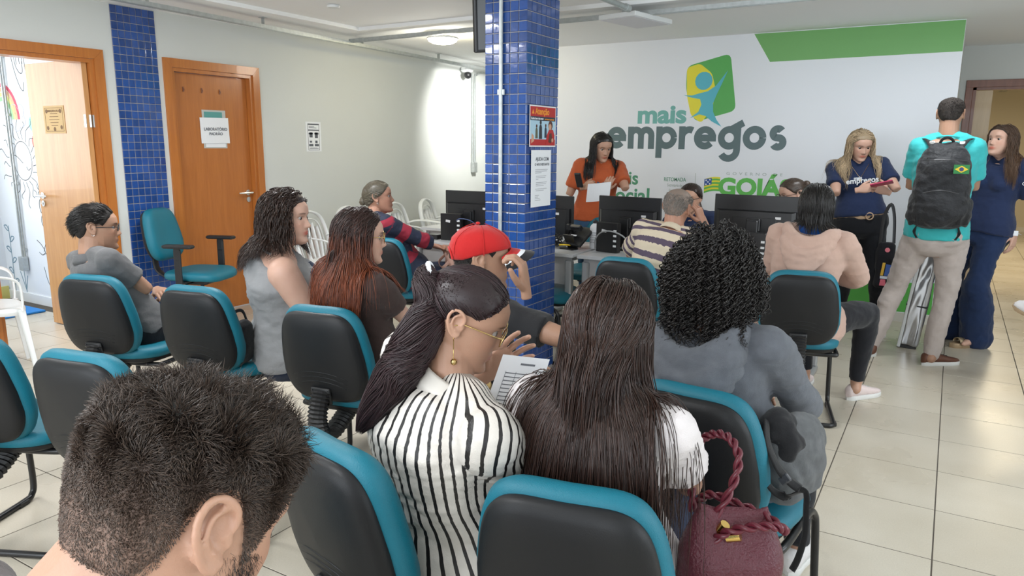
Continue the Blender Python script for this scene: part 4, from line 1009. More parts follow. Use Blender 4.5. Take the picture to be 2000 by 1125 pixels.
    b.obj = np_mesh('body', np.concatenate(VV)-b.o, np.concatenate(QQ), skin, {'tint': np.concatenate(TT)}, parent=b.root)
    b.hs = headscale
    b.H = lambda p: head+b.Rh@(np.asarray(p, float)*headscale-np.array([0, 0, .115*headscale]))      # head coords (z from chin) -> world
    # eyes
    for q in (-1, 1):
        e = MB(); e.ell((0, 0, 0), (.0118,)*3, n=14, k=10); Vv = np.concatenate(e.V); e.M = [1 if np.mean(Vv[list(fc)], 0)[1] > .0090 else 0 for fc in e.F]
        e2 = MB(); e2.merge(e, b.Rh@rotx(math.radians(-8)), b.H((q*.031, .0655, .1175))-b.o); e2.obj('eye', [M_eyew, M_iris], b.root, smooth=True)
    return b
M_eyew = mat('eye_white', (.42, .38, .36), .25); M_iris = mat('dark_iris', (.025, .014, .010), .15)

# ---- clothing
def cloth(b, name, mb, m, vox, amp=.004, k=20, seed=1, it=5, parent=None, aniso=(1, 1, 1.5), attrs=None, push=0.0):
    V, Q = remesh(mb, vox, it); N = vnormals(V, Q); f1 = folds(V, seed, k, aniso); f2 = folds(V, seed+50, k*1.9, (aniso[0], aniso[1], aniso[2]*1.5))
    V = V+N*((f1*amp*1.25-np.abs(f2)**.7*amp*.8*(amp > .002))[:, None]+push)      # broad folds plus sharper creases
    at = attrs(V) if attrs else None
    return np_mesh(name, V-b.o, Q, m, at, parent=parent or b.root)
def stripe_attr(b, mode, sleeve_mode=None):
    """a coordinate in metres that runs across the stripes of the garment, stored in the red channel (green: 1 = sleeve)"""
    def f(V):
        S = np.array([b.spine(t) for t in np.linspace(-.3, 1.04, 90)]); tl = np.linspace(-.3, 1.04, 90)
        i = np.argmin(((V[:, None]-S[None])**2).sum(-1), 1); r, fw, up = b.frame(.5); ax = np.array([b.frame(t)[2] for t in tl])[i]
        along = tl[i]*b.L+np.einsum('ij,ij->i', V-S[i], ax); dt = np.linalg.norm(V-S[i], axis=1)
        rr = np.array([b.frame(t)[0] for t in tl])[i]; lat = np.einsum('ij,ij->i', V-S[i], rr); c = along if mode == 'h' else lat
        g = np.zeros(len(V))
        if mode == 'v':      # continuous wrap round the body: stripes run down the back and down the sleeves
            ff = np.array([b.frame(t)[1] for t in tl])[i]; fd = np.einsum('ij,ij->i', V-S[i], ff); c = np.arctan2(fd/.125, lat/.19)*.165
            return {'stripe': np.stack([c, g, g], 1)}
        for q in (-1, 1):
            A0, E, W, _ = b.arm[q]
            for a, e, base in ((A0, E, 0), (E, W, np.linalg.norm(E-A0))):
                d = e-a; L_ = np.linalg.norm(d); u = d/L_; t = (V-a)@u; dd = np.linalg.norm((V-a)-np.clip(t, 0, L_)[:, None]*u, axis=1)
                on = (dd < .095) & (t > ((.035 if (sleeve_mode or mode) == 'h' else -.035) if base == 0 else -.03)) & (dd < dt*.8)
                if (sleeve_mode or mode) == 'h': cc = base+t
                else:
                    v1 = b.Rs[:, 1]*.9+b.Rs[:, 0]*.25*q; v1 = unit(v1-u*np.dot(v1, u)); cc = (V-a)@v1
                c = np.where(on, cc, c); g = np.where(on, 1.0, g)
        return {'stripe': np.stack([c, g, np.zeros(len(V))], 1)}
    return f
def stripe_mat(name, c1, c2, period, duty, rough=.75, phase=0.0, bump=.25, soft=.04, c3=None):
    m = mat(name, c1, rough, bump=bump, bscale=300, bump2=.25, b2scale=14); nt, N, L = nodes(m); bs = N['Principled BSDF']
    a = N.new('ShaderNodeAttribute'); a.attribute_name = 'stripe'; sp = N.new('ShaderNodeSeparateXYZ'); L.new(a.outputs['Vector'], sp.inputs[0])
    mu = N.new('ShaderNodeMath'); mu.operation = 'MULTIPLY_ADD'; L.new(sp.outputs[0], mu.inputs[0]); mu.inputs[1].default_value = 1/period; mu.inputs[2].default_value = 50+phase
    fr = N.new('ShaderNodeMath'); fr.operation = 'FRACT'; L.new(mu.outputs[0], fr.inputs[0])
    cr = N.new('ShaderNodeValToRGB'); cr.color_ramp.interpolation = 'CONSTANT'; e = cr.color_ramp.elements; e[0].position = 0; e[0].color = (*c1, 1); e[1].position = duty; e[1].color = (*c2, 1)
    if c3: q = e.new(.5); q.color = (*c3, 1)
    L.new(fr.outputs[0], cr.inputs[0]); L.new(cr.outputs[0], bs.inputs['Base Color']); return m
def top(b, m, sleeve=.55, infl=.010, hem=.006, t0=-.14, name='shirt', amp=.0035, k=20, seed=3, flare=.010, mode=None, smode=None, neck=.97, vox=None, collar=None, cm=None, aniso=(1, 1, 1.5)):
    mb = MB(); b.torso_mb(mb, infl, t0, neck, hem)
    if sleeve > 0: b.arms_mb(mb, infl+.003, sleeve, flare=flare)
    o = cloth(b, name, mb, m, vox or {'near': .008, 'mid': .010, 'far': .012}[b.dist], amp, k, seed, attrs=stripe_attr(b, mode, smode) if mode else None, aniso=aniso)
    r, f, up = b.frame(.98); c = b.spine(.985); nr = (.060 if b.sex == 'f' else .068)*b.s; cm = cm or m
    if collar:
        q = MB(); n = 22
        if collar == 'crew':
            q.tube([c+up*.012+r*math.cos(a)*nr*1.12+f*(math.sin(a)*nr*1.08-.004-.0)+up*(-.028*(1+math.sin(a))*.5) for a in np.arange(n)/n*2*PI], .0065, 6, closed=True)
        else:
            rings = []
            for dr, dz in ((.000, .028), (.004, .033), (.010, .028), (.020, .006), (.024, -.012), (.018, -.010), (.008, .004), (.0, .008)):
                rings.append([c+r*math.cos(a)*(nr+dr)+f*(math.sin(a)*(nr+dr)-.004)+up*(dz-.030*(1+math.sin(a))*.5-(.012*max(0, math.sin(a))**6)) for a in np.arange(n)/n*2*PI])
            rings.append(rings[0]); q.loft(rings, cap=False)
        q.V = [v-b.o for v in q.V]; fixn(q.obj('collar', cm, o, smooth=True))
    return o
def pants(b, m, infl=.010, flare=0.0, end=.95, amp=.004, k=16, seed=5, vox=None, thigh=1.0):
    mb = MB(); b.legs_mb(mb, infl, flare, end, thigh); b.torso_mb(mb, infl*.8, -.30, .12)
    return cloth(b, 'trousers', mb, m, vox or {'near': .010, 'mid': .012, 'far': .012}[b.dist], amp, k, seed, aniso=(1, 1, 1.2))
def shoe(b, q, upper, sole, fd=None, kind='sneaker', heel=None, s=1.0, pitch=0, name='shoe', second=None, Rm=None):
    """shoe under the ankle; fd = pointing direction"""
    hp, kn, an = b.leg[q]; fd = unit(np.array([*(fd if fd is not None else b.Rp[:2, 1]), 0.0])); rt = np.array([fd[1], -fd[0], 0]); up = np.array([0, 0, 1.0])
    L_ = .27*b.s*s; base = np.array([an[0], an[1], 0])-fd*.065*s; R_ = np.stack([rt, fd, up], 1)
    if Rm is not None: R_ = Rm; base = an-R_@np.array([0, .065*s, .085])
    if pitch: R_ = R_@rotx(math.radians(pitch)); base = an-R_@np.array([0, .065*s, .085])
    def outl(k, z, sc_=1, y0=0): # k ring points
        out = []
        for a in np.arange(24)/24*2*PI:
            yy = .5-.5*math.cos(a) if False else (1+math.sin(a))/2; w_ = np.interp(yy, [0, .1, .3, .6, .8, .93, 1], [.012, .032, .032, .044, .044, .030, .008])*sc_*b.s*s
            out.append((w_*math.copysign(1, math.cos(a))*min(1, abs(math.cos(a))*2.2+.0), yy*L_*1.0+y0, z))
        return out
    sm = MB(); sm.loft([outl(0, .0, .96), outl(0, .006, 1.04), outl(0, .024, 1.05), outl(0, .028, .98)]); R2 = lambda m_: MB().merge(m_, R_, base-b.o)
    e = empty; root = MB(); 
    u = MB(); ys = np.array([.0, .04, .12, .28, .45, .62, .80, .93, .995])*L_; hh = np.array([.052, .070, .082, .078, .066, .050, .038, .030, .014])*s+.012; ww = np.array([.012, .028, .033, .034, .037, .042, .041, .028, .008])*b.s*s
    if kind == 'sandal':
        sm = MB(); sm.loft([outl(0, .0, .96), outl(0, .010, 1.02), outl(0, .030, 1.02), outl(0, .036, .96)])
        so = R2(sm).obj(name, sole, b.root, smooth=True, angle=40)
        st = MB()
        for y_ in (.55, .72): st.tube([(x*.044*b.s, y_*L_, .032+.042*math.sqrt(max(0, 1-x*x*.96))) for x in np.linspace(-1, 1, 13)], [(.002, .022)]*13, 6, up=(0, 1, 0))
        R2(st).obj('strap', upper, so, smooth=True); return so
    rings = []
    for y_, h_, w_ in zip(ys, hh, ww): rings.append([(w_*math.copysign(abs(math.cos(a))**.8, math.cos(a)), y_, .018+(h_-.018)*(.5+.5*math.copysign(abs(math.sin(a))**.8, math.sin(a)))) for a in np.arange(14)/14*2*PI])
    u.loft(rings); so = fixn(R2(u).obj(name, upper, b.root, smooth=True, angle=70)); R2(sm).obj('sole', sole, so, smooth=True, angle=40)
    lc = MB()
    for k in range(4): y_ = (.38+.085*k)*L_; h_ = np.interp(y_, ys, hh)+.001; lc.tube([(-.016, y_, h_-.004), (0, y_+.004, h_+.001), (.016, y_, h_-.004)], .0022, 5)
    R2(lc).obj('laces', second or sole, so); return so
def glasses(b, m, r=.021, wire=.0014, shape='round'):
    g = MB(); hy = .094
    for q in (-1, 1):
        c = np.array([q*.032, hy, .1175]); pts = []
        for a in np.arange(18)/18*2*PI:
            x, z = math.cos(a), math.sin(a)
            if shape != 'round': x = math.copysign(abs(x)**.6, x)*1.12; z = math.copysign(abs(z)**.6, z)*.72
            pts.append(b.H(c+np.array([x*r, -abs(x*r)*.10*(1 if x*q > 0 else 0), z*r])))
        g.tube(pts, wire, 6, closed=True)
        g.tube([b.H((q*(.032+r*1.05), hy-.003, .122)), b.H((q*.073, hy-.02, .123)), b.H((q*.0775, .03, .122)), b.H((q*.079, -.005, .120)), b.H((q*.077, -.022, .108))], wire*1.1, 6)
    g.tube([b.H((-.011, hy, .121)), b.H((0, hy+.003, .124)), b.H((.011, hy, .121))], wire, 6)
    g.V = [v-b.o for v in g.V]; o = g.obj('glasses', m, b.root, smooth=True)
    for q in (-1, 1):
        l = MB(); c = np.array([q*.032, hy-.0005, .1175]); pts = [b.H(c+np.array([math.cos(a)*r*.95, 0, math.sin(a)*r*.95*(1 if shape == 'round' else .7)])) for a in np.arange(14)/14*2*PI]; nb_ = b.Rh[:, 1]*.001
        l.add(pts+[p+nb_ for p in pts], [tuple(range(14)), tuple(range(14, 28))[::-1]]+[(i, (i+1) % 14, 14+(i+1) % 14, 14+i) for i in range(14)])
        l.V = [v-b.o for v in l.V]; l.obj('lens', M_lens, o)
    return o
M_lens = mat('clear_lens', (.9, .95, 1.0), .05, trans=1.0)

# ---- hair
def strands_mesh(b, name, S, rad, m, tint, parent=None, taper=None):
    """S (N, M, 3) world points -> one mesh of thin three-sided tapering strands"""
    N_, M_ = S.shape[:2]; T = np.zeros_like(S); T[:, 1:-1] = S[:, 2:]-S[:, :-2]; T[:, 0] = S[:, 1]-S[:, 0]; T[:, -1] = S[:, -1]-S[:, -2]; T = unit(T)
    ref = unit(RNG.normal(size=(N_, 1, 3))+0*T); X = unit(np.cross(T, ref)); Y = np.cross(T, X)
    tp = taper if taper is not None else np.interp(np.linspace(0, 1, M_), [0, .1, .75, 1], [.8, 1, .85, .15]); r = np.asarray(rad).reshape(-1, 1, 1)*tp[None, :, None]
    V = np.stack([S+r*(X*math.cos(a)+Y*math.sin(a)) for a in (0, 2.094, 4.189)], 2)   # N M 3 3
    base = (np.arange(N_)[:, None]*M_+np.arange(M_-1)[None])*3; q = []
    for j in range(3): j2 = (j+1) % 3; q.append(np.stack([base+j, base+j2, base+3+j2, base+3+j], -1).reshape(-1, 4))
    tt = np.broadcast_to(tint[:, :, None, :] if tint.ndim == 3 else tint[:, None, None, :], (N_, M_, 3, 3)).reshape(-1, 3)
    return np_mesh(name, V.reshape(-1, 3)-b.o, np.concatenate(q), m, {'tint': tt}, parent=parent or b.root)
def colliders(b, pad=.004, arms=True, face=False):
    c = [(b.H((0, -.010, .128)), b.Rh, np.array([.081, .103, .100])*b.hs+pad), (b.H((0, .012, .075)), b.Rh, np.array([.064, .080, .078])*b.hs+pad)]
    if face: c.append((b.H((0, .088, .075)), b.Rh, np.array([.056, .052, .095])))
    r, f, up = b.frame(1.05); c.append((b.spine(1.08), np.stack([r, f, up], 1), np.array([.062, .064, .12])+pad))
    for t in np.linspace(0, .95, 9):
        S_ = np.array(SECT[b.sex]); w_, d, fs = (np.interp(t, S_[:, 0], S_[:, i]) for i in (1, 2, 3)); r, f, up = b.frame(t)
        c.append((b.spine(t)+f*fs, np.stack([r, f, up], 1), np.array([w_*b.s*b.fat+.016, d*b.s*b.fat+.016, .085])+pad))
    if arms:
        for q in (-1, 1):
            A0, E, W, _ = b.arm[q]
            for t in (0, .25, .5, .75): p = A0+(E-A0)*t; c.append((p, np.eye(3), np.full(3, .068*b.s)+pad))
            c.append((b.spine(.97)*.5+A0*.5, np.eye(3), np.full(3, .058)+pad))
    return c
def grow(roots, dirs, length, steps, cols, layer, stiff=.75, noise=.06, grav=(0, 0, -1), comb=None, combs=6, walls=(), hug=0):
    N_ = len(roots); p = roots.copy(); d = unit(dirs); out = [p.copy()]; L_ = np.asarray(length).reshape(-1, 1)/steps; g = np.asarray(grav, float); wob = RNG.normal(size=(N_, 3))*noise
    L0 = L_; wk = np.interp(np.linspace(0, 1, steps), [0, .25, .6, 1], [.45, .6, 1.25, 1.45]) if hug else np.ones(steps); wk = wk/wk.mean()
    for k in range(steps):
        L_ = L0*wk[k]; tgt = comb if (comb is not None and k < combs) else g; wob = wob*.8+RNG.normal(size=(N_, 3))*noise*.6
        d = unit(d*stiff+(1-stiff)*tgt+wob*(1-stiff)*2); p2 = p+d*L_
        for _ in range(2):
            for c, R_, r in cols:
                rr = r[None]+layer[:, None]; q = ((p2-c)@R_)/rr; mm = np.linalg.norm(q, axis=1); ins = mm < 1
                if ins.any(): p2[ins] = c+((q[ins]/mm[ins, None])*rr[ins])@R_.T
        if k < hug:
            c, R_, r = cols[0]; rr = r[None]+layer[:, None]; q = ((p2-c)@R_)/rr; mm = np.linalg.norm(q, axis=1); on = (mm > 1) & (mm < 1.7) & (q[:, 2] > -.5)
            p2[on] = c+((q[on]/mm[on, None]*(1+(mm[on, None]-1)*.25))*rr[on])@R_.T
        for wp, wn, zm in walls:
            dd = (p2-wp)@wn; on = (dd < layer*.6) & (p2[:, 2] < zm) & (dd > -.14)
            p2[on] += wn[None]*(layer[on]*.6-dd[on])[:, None]
        d = unit(p2-p); p = p+unit(p2-p)*np.minimum(np.linalg.norm(p2-p, axis=1, keepdims=True), L_*1.25); out.append(p.copy())
    return np.stack(out, 1)
HL_SHORT = ([0, 35, 55, 72, 84, 100, 118, 150, 180], [.190, .182, .160, .125, .148, .130, .085, .050, .045])
HL_LONG = ([0, 35, 55, 75, 90, 115, 150, 180], [.188, .180, .160, .128, .110, .075, .055, .050])
def hairline(a, tb): return np.interp(np.degrees(np.abs((a+PI) % (2*PI)-PI)), tb[0], tb[1])
def hair_cap(b, m, tb, thick, name='hair', tint=(1, 1, 1), bumps=.002, k=90, vox=None, seed=2, thick_fn=None, parent=None, aniso=(1, 1, 1)):
    """closed shell of hair hugging the skull above the hairline"""
    na, nz = 60, 26; a = np.arange(na)/na*2*PI; hl = hairline(a, tb); u = np.linspace(0, 1, nz)
    Z = hl[None]+(.2235-hl[None])*(1-(1-u[:, None])**1.6); A = np.broadcast_to(a, Z.shape); rise = np.clip((Z-hl[None])/.018, 0, 1)**.6
    t = thick*rise+(-.003)*(1-rise)
    if thick_fn is not None: t = t*thick_fn(Z, A)
    P = headP(Z, A, t); Pi = headP(Z, A, -.006)
    m_ = MB(); top_ = [r for r in P]; rings = [r for r in Pi[::-1]]+top_; m_.loft(rings)
    V = np.concatenate(m_.V); N = unit(V-np.array([0, -.01, .12])); V = V+N*(folds(V, seed, k, aniso)*bumps)[:, None]; m_.V = [(b.head+(V*b.hs-np.array([0, 0, .115*b.hs]))@b.Rh.T)-b.o]
    o = fixn(m_.obj(name, m, parent or b.root, smooth=True)); at = o.data.attributes.new('tint', 'FLOAT_COLOR', 'POINT'); c = np.ones((len(V), 4), dtype=np.float32); c[:, :3] = tint; at.data.foreach_set('color', c.ravel()); return o
def scalp(n, tb, zmax=.2225, margin=.004):
    """random points on the hair-bearing scalp: (z, angle)"""
    a = RNG.uniform(-PI, PI, n*3); z = RNG.uniform(.04, zmax, n*3); w_ = np.interp(z, HT[:, 0], HT[:, 1])/.0755; keep = (z > hairline(a, tb)+margin) & (RNG.uniform(0, 1, n*3) < w_*.9+.1); z, a = z[keep][:n], a[keep][:n]; return z, a
def hairmat(name, col, rough=.38, spec=.5): return mat(name, col, rough, attr='tint', spec=spec)
def rtint(n, lo=.7, hi=1.35): return np.repeat(RNG.uniform(lo, hi, (n, 1)), 3, 1)
def hair_short(b, m, tb=HL_SHORT, n=5000, length=.018, rad=.0006, out=.6, curl=.3, cap=.006, lenfn=None, tint=None, flow=(0, -1, -.4), steps=3, capm=None, captint=(.8, .8, .8)):
    o = hair_cap(b, capm or mat('matt_dark_scalp', (.022, .018, .016), .85, attr='tint'), tb, cap, tint=captint, bumps=.0012); z, a = scalp(n, tb); P = headP(z, a, cap*.5); N = unit(P-np.array([0, -.01, .10])); n = len(z)
    fl = np.array(flow, float)[None]-N*(N@np.array(flow))[:, None]; D = unit(N*out+unit(fl+1e-6)*(1-out)+RNG.normal(size=(n, 3))*.15)
    L_ = length*(lenfn(z, a) if lenfn else 1)*RNG.uniform(.7, 1.2, n); pts = [P]; d = D
    for k in range(steps): d = unit(d+RNG.normal(size=(n, 3))*curl+fl*.15); pts.append(pts[-1]+d*(L_/steps)[:, None])
    S = np.stack(pts, 1)*b.hs-np.array([0, 0, .115*b.hs]); S = b.head+S@b.Rh.T
    tt = (tint(z, a) if callable(tint) else rtint(n)); strands_mesh(b, 'hair_strands', S, rad*RNG.uniform(.7, 1.3, n), m, tt, parent=o)['kind'] = 'stuff'; return o
def hair_long(b, m, length, n=2500, steps=26, rad=.0014, part=0.0, vol=.012, tb=HL_LONG, stiff=.62, noise=.10, tint=None, cap=.010, lean=(0, 0, 0), back=.55, wave=0.0, wfreq=3.0, captint=(.75, .75, .75), lenvar=.12, front=True, arms=True, name='hair', spread=0.0, clump=.45, nclump=90, hug=9, face=True):
    """loose hair: strands leave the parting, slide over the skull and hang over neck and shoulders"""
    o = hair_cap(b, m, tb, cap, name=name, tint=captint, bumps=.0015, k=60); z, a = scalp(n, tb); n = len(z); P = headP(z, a, cap*.8)
    side = np.where(P[:, 0]-part >= 0, 1.0, -1.0); N = unit(P-np.array([0, -.01, .11])); bk = np.clip((-(P[:, 1])+.05)/.12, 0, 1)
    D = np.stack([side*(.9-.75*bk), -.35-back*bk*1.2, -.15-.9*(z < .17)], 1)+RNG.normal(size=(n, 3))*.08; D = D-N*np.sum(D*N, 1, keepdims=True)*.9; D = unit(D)
    W = b.head+(P*b.hs-np.array([0, 0, .115*b.hs]))@b.Rh.T; Dw = D@b.Rh.T; comb = unit(Dw*.6+(b.Rh@np.array([0, -.9, -.5]))[None]*(back*1.1)+np.array([0, 0, -.35]))
    L_ = (length(z, a, side) if callable(length) else np.full(n, length))*RNG.uniform(1-lenvar, 1+lenvar*.4, n)
    g = unit(np.array([0, 0, -1.0])+np.array(lean)); g = np.broadcast_to(g, (n, 3))
    if spread: g = unit(g+(b.Rs[:, 0][None]*(RNG.uniform(-1, 1, (n, 1)))*spread))
    S = grow(W, Dw, L_, steps, colliders(b, arms=arms, face=face), RNG.uniform(.0, vol, n), stiff, noise, g, comb, 5, walls=getattr(b, 'walls', ()), hug=hug)
    if clump:
        ld = RNG.choice(n, min(nclump, n), replace=False); dd = ((W[:, None]-W[ld][None])**2).sum(-1)*(1+RNG.uniform(0, .5, (n, len(ld)))); own = ld[np.argmin(dd, 1)]
        tt_ = (np.linspace(0, 1, S.shape[1])**.9*clump)[None, :, None]; S = S+(S[own]-S)*tt_*RNG.uniform(.5, 1.2, (n, 1, 1))
    if wave:
        k = np.arange(S.shape[1])/S.shape[1]; ph = RNG.integers(0, 9, n)*.7+RNG.normal(size=n)*.35; ax1 = b.Rs[:, 0]; ax2 = b.Rs[:, 1]
        amp = (np.clip(k*2.0, 0, 1)*wave)[None]; S = S+(amp*np.sin(k[None]*wfreq*2*PI+ph[:, None]))[..., None]*ax1+(amp*.6*np.cos(k[None]*wfreq*2*PI+ph[:, None]*1.3))[..., None]*ax2
    if face:             # keep the face clear
        lc = ((S-b.head)@b.Rh)/b.hs; zz = lc[..., 2]+.115; bad = ((lc[..., 1] > .035) & (np.abs(lc[..., 0]) < .078-.25*np.clip(.075-lc[..., 1], 0, .04)) & (zz < .172) & (zz > -.02)).any(1); keep = ~bad; S, z, a, n = S[keep], z[keep], a[keep], int(keep.sum())
    tt = tint(n, S.shape[1], z, a) if callable(tint) else rtint(n); strands_mesh(b, 'hair_strands', S, rad*RNG.uniform(.6, 1.3, n), m, tt, parent=o)['kind'] = 'stuff'; return o, S
def hair_swept(b, m, tie, n=1600, rad=.0012, tb=HL_LONG, cap=.008, tail=None, tint=None, steps=10, captint=(.75, .75, .75), tn=900, trad=.0014, tsteps=22):
    """hair combed over the skull to a tie point; tail = list of world points for a ponytail with radii"""
    o = hair_cap(b, m, tb, cap, tint=captint, bumps=.0010, k=60); z, a = scalp(n, tb); n = len(z); P = headP(z, a, cap); tie = np.asarray(tie, float); pts = []
    c0 = np.array([0, -.010, .125]); rr = np.array([.083, .105, .103])+RNG.uniform(.0, .006, (n, 1))
    for k in range(steps+1):
        t = k/steps; q = P*(1-t)+tie*t; v = (q-c0)/rr; mm = np.linalg.norm(v, axis=1, keepdims=True); q2 = c0+v/mm*rr*1.0; q2 = np.where(mm < 1, q2, q); q2 = q2*(1-t**6)+tie*t**6; pts.append(q2 if k else P)
    S = np.stack(pts, 1)*b.hs-np.array([0, 0, .115*b.hs]); S = b.head+S@b.Rh.T; strands_mesh(b, 'hair_strands', S, rad*RNG.uniform(.6, 1.3, n), m, rtint(n, .6, 1.5), parent=o, taper=np.ones(steps+1))['kind'] = 'stuff'
    if tail:
        C = smoothpath([p for p, _ in tail], 8); R_ = np.interp(np.linspace(0, 1, len(C)), np.linspace(0, 1, len(tail)), [r for _, r in tail]); T = unit(np.gradient(C, axis=0))
        X = unit(np.cross(T, np.array([.3, .2, .9]))); Y = np.cross(T, X); ph = RNG.uniform(0, 2*PI, tn); rd = np.sqrt(RNG.uniform(0.05, 1, tn)); idx = np.linspace(0, len(C)-1, tsteps).astype(int)
        ends = RNG.uniform(.80, 1.0, tn); S = []
        for j in range(tsteps):
            t = j/(tsteps-1)*ends*(len(C)-1); i = np.minimum(t.astype(int), len(C)-2); fq = (t-i)[:, None]; ip = lambda Q_: Q_[i]*(1-fq)+Q_[i+1]*fq
            rj = (R_[i]*(1-fq[:, 0])+R_[i+1]*fq[:, 0])*rd; wv = ph+.25*np.sin(j*.5+ph*3); S.append(ip(C)+ip(X)*(np.cos(wv)*rj)[:, None]+ip(Y)*(np.sin(wv)*rj)[:, None])
        S = np.stack(S, 1); tt = tint(tn, tsteps) if callable(tint) else rtint(tn, .6, 1.5); strands_mesh(b, 'ponytail', S, trad*RNG.uniform(.6, 1.3, tn), m, tt, parent=o)['kind'] = 'stuff'
    return o
def SK(name, c, rough=.48): return mat(name, c, rough, sss=.12, attr='tint', bump=.10, bscale=350, var=.04, vscale=20)
def fab(name, c, rough=.85, bump=.3, bscale=350, b2=.35, b2s=12, var=.03): return mat(name, c, rough, bump=bump, bscale=bscale, bump2=b2, b2scale=b2s, var=var, vscale=30, sheen=.15, spec=.25)
def W3(*p): return np.array(p, float)
# ================================================================= PEOPLE
SK_TAN = SK('tan_skin', (.42, .235, .155)); SK_LIGHT = SK('light_skin', (.60, .365, .275)); SK_BROWN = SK('brown_skin', (.33, .175, .110)); SK_WARM = SK('warm_skin', (.50, .285, .195)); SK_OLD = SK('ruddy_skin', (.44, .225, .150))
HB = hairmat('black_hair', (.013, .011, .010), .33); HBR = hairmat('dark_brown_hair', (.032, .016, .011), .33); HRED = hairmat('red_brown_hair', (.030, .013, .010), .36); HGR = hairmat('grey_hair', (.22, .21, .20), .5); HBL = hairmat('ash_blond_hair', (.38, .30, .20), .45); HPL = hairmat('plum_black_hair', (.024, .010, .012), .40)
def seatpos(k, f=.0, r=0, z=.545):
    o = CH[k]; a = o.rotation_euler[2]; return np.array([o.location[0], o.location[1], 0])+rotz(a)@np.array([r, f, 0])+np.array([0, 0, z])
def chwall(b, k):
    o = CH[k]; a = o.rotation_euler[2]; R_ = rotz(a); c = np.array([o.location[0], o.location[1], 0])
    b.walls = ((c+R_@np.array([0, -.205, .66]), unit(R_@np.array([0, 1, .17])), .872),)
J_blue = fab('dark_denim', (.018, .028, .062)); J_blk = fab('black_trousers', (.012, .013, .017)); SOLE_W = mat('white_rubber_sole', (.72, .72, .70), .5); SH_W = fab('white_shoe_leather', (.72, .70, .70), .5)
JE = fab('mid_blue_denim', (.045, .105, .20))
def bw(b, r, f, u): return b.pel+b.Rp@np.array([r, f, u])
def PW(pel, yaw, r, f, u): return np.asarray(pel, float)+rotz(math.radians(yaw))@np.array([r, f, u])
def both_shoes(b, up, sole=None, **k):
    for q in (-1, 1): shoe(b, q, up, sole or SOLE_W, **k)
def person(label, **k):
    b = make_body(**k); tag(b.root, label, 'person'); return b

# --- man in grey polo, glasses, slicked hair (far left)
p = seatpos('A', .02); y = 0
b = person('seated man in a grey polo shirt and black glasses, slicked black hair, arms crossed', pel=p, yaw=y, head=(-3.60, 2.04, 1.058), hyaw=-34, hpitch=4, sex='m', s=.94, fat=1.0, skin=SK_TAN, dist='mid', lip=(.95, .72, .68), stubble=.55, syaw=-6,
           armL=dict(w=PW(p, y, -.06, .15, .15), pole=(-.8, .0, -1), dir=rotz(math.radians(y))@W3(1, -.35, .0), curl=.3), armR=dict(w=PW(p, y, .02, .20, .10), pole=(.9, -.1, -1), dir=rotz(math.radians(y))@W3(-1, -.1, .1), curl=.4))
top(b, fab('grey_pique', (.125, .125, .128)), .62, collar='polo', seed=11, amp=.004); pants(b, J_blk); both_shoes(b, mat('black_shoe', (.02, .02, .02), .4))
hair_short(b, HB, n=3200, length=.05, rad=.0012, out=.04, curl=.03, cap=.012, flow=(0, -1, -.25), steps=4, lenfn=lambda z, a: np.where(z < .10, .25, 1), tint=lambda z, a: rtint(len(z), .5, 1.6))
glasses(b, M_black, .022, .0018, 'square')
e = MB(); e.tube([b.H(W3(.078, -.016, .083)+W3(0, math.cos(t)*.006, math.sin(t)*.006)) for t in np.arange(10)/10*6.28], .0011, 5, closed=True); e.V = [v-b.o for v in e.V]; e.obj('earring', M_chrome, b.root)

# --- woman in grey sleeveless blouse
p = seatpos('B', .08, .24); y = -38
b = person('seated woman in a grey sleeveless blouse with wavy dark shoulder-length hair, face turned right', pel=p, yaw=y, head=(-2.56, 2.31, 1.145), hyaw=-64, hpitch=4, sex='f', s=1.03, fat=1.40, belly=.06, arm_r=1.22, skin=SK_LIGHT, dist='mid', cheeks=.08, headscale=1.03, sh_w=.150, lip=(.85, .38, .36), syaw=-34,
           armL=dict(w=PW(p, y, -.02, .32, .10), curl=.5), armR=dict(w=PW(p, y, .14, .30, .08), pole=(.7, -.4, -1)))
top(b, fab('grey_crepe', (.27, .27, .275)), .0, infl=.012, seed=4, amp=.006, k=22, aniso=(.6, .6, 1.8), collar='crew', neck=.93); pants(b, J_blue); both_shoes(b, mat('tan_leather', (.35, .18, .09), .45), kind='sandal')
hair_long(b, HBR, .26, n=3000, steps=22, rad=.0019, part=-.01, vol=.020, wave=.012, wfreq=2.4, noise=.05, spread=.04, back=1.3)

# --- woman with long red-brown hair, glasses
p = seatpos('C', .02, .03); y = -8
b = person('seated woman with long red-brown hair, gold glasses and a dark brown T-shirt', pel=p, yaw=y, head=(-2.05, 2.235, 1.10), hyaw=-44, hpitch=5, sex='f', s=.96, fat=1.12, skin=SK_LIGHT, dist='mid', lip=(.9, .6, .56), syaw=-14,
           armL=dict(w=PW(p, y, -.04, .33, .06), curl=.5), armR=dict(w=PW(p, y, .10, .30, .05), pole=(.7, -.3, -1)))
chwall(b, 'C'); top(b, fab('dark_brown_cotton', (.050, .030, .026)), .55, seed=9, collar='crew'); pants(b, J_blue); both_shoes(b, SH_W)
def gred(n, m_, z, a):
    t = np.linspace(0, 1, m_)[None, :, None]; k = np.clip((t-.30)/.5, 0, 1)*RNG.uniform(.2, 1.0, (n, 1, 1)); return (1-k)*np.array([1.0, 1.0, 1.0])*RNG.uniform(.7, 1.5, (n, 1, 1))+k*np.array([9.5, 5.0, 1.9])
hair_long(b, HRED, .44, n=3600, steps=22, rad=.0016, vol=.014, noise=.035, tint=gred, wave=.006, wfreq=1.6, spread=.10)
glasses(b, mat('gold_metal', (.60, .42, .18), .25, 1.0), .023, .0013)

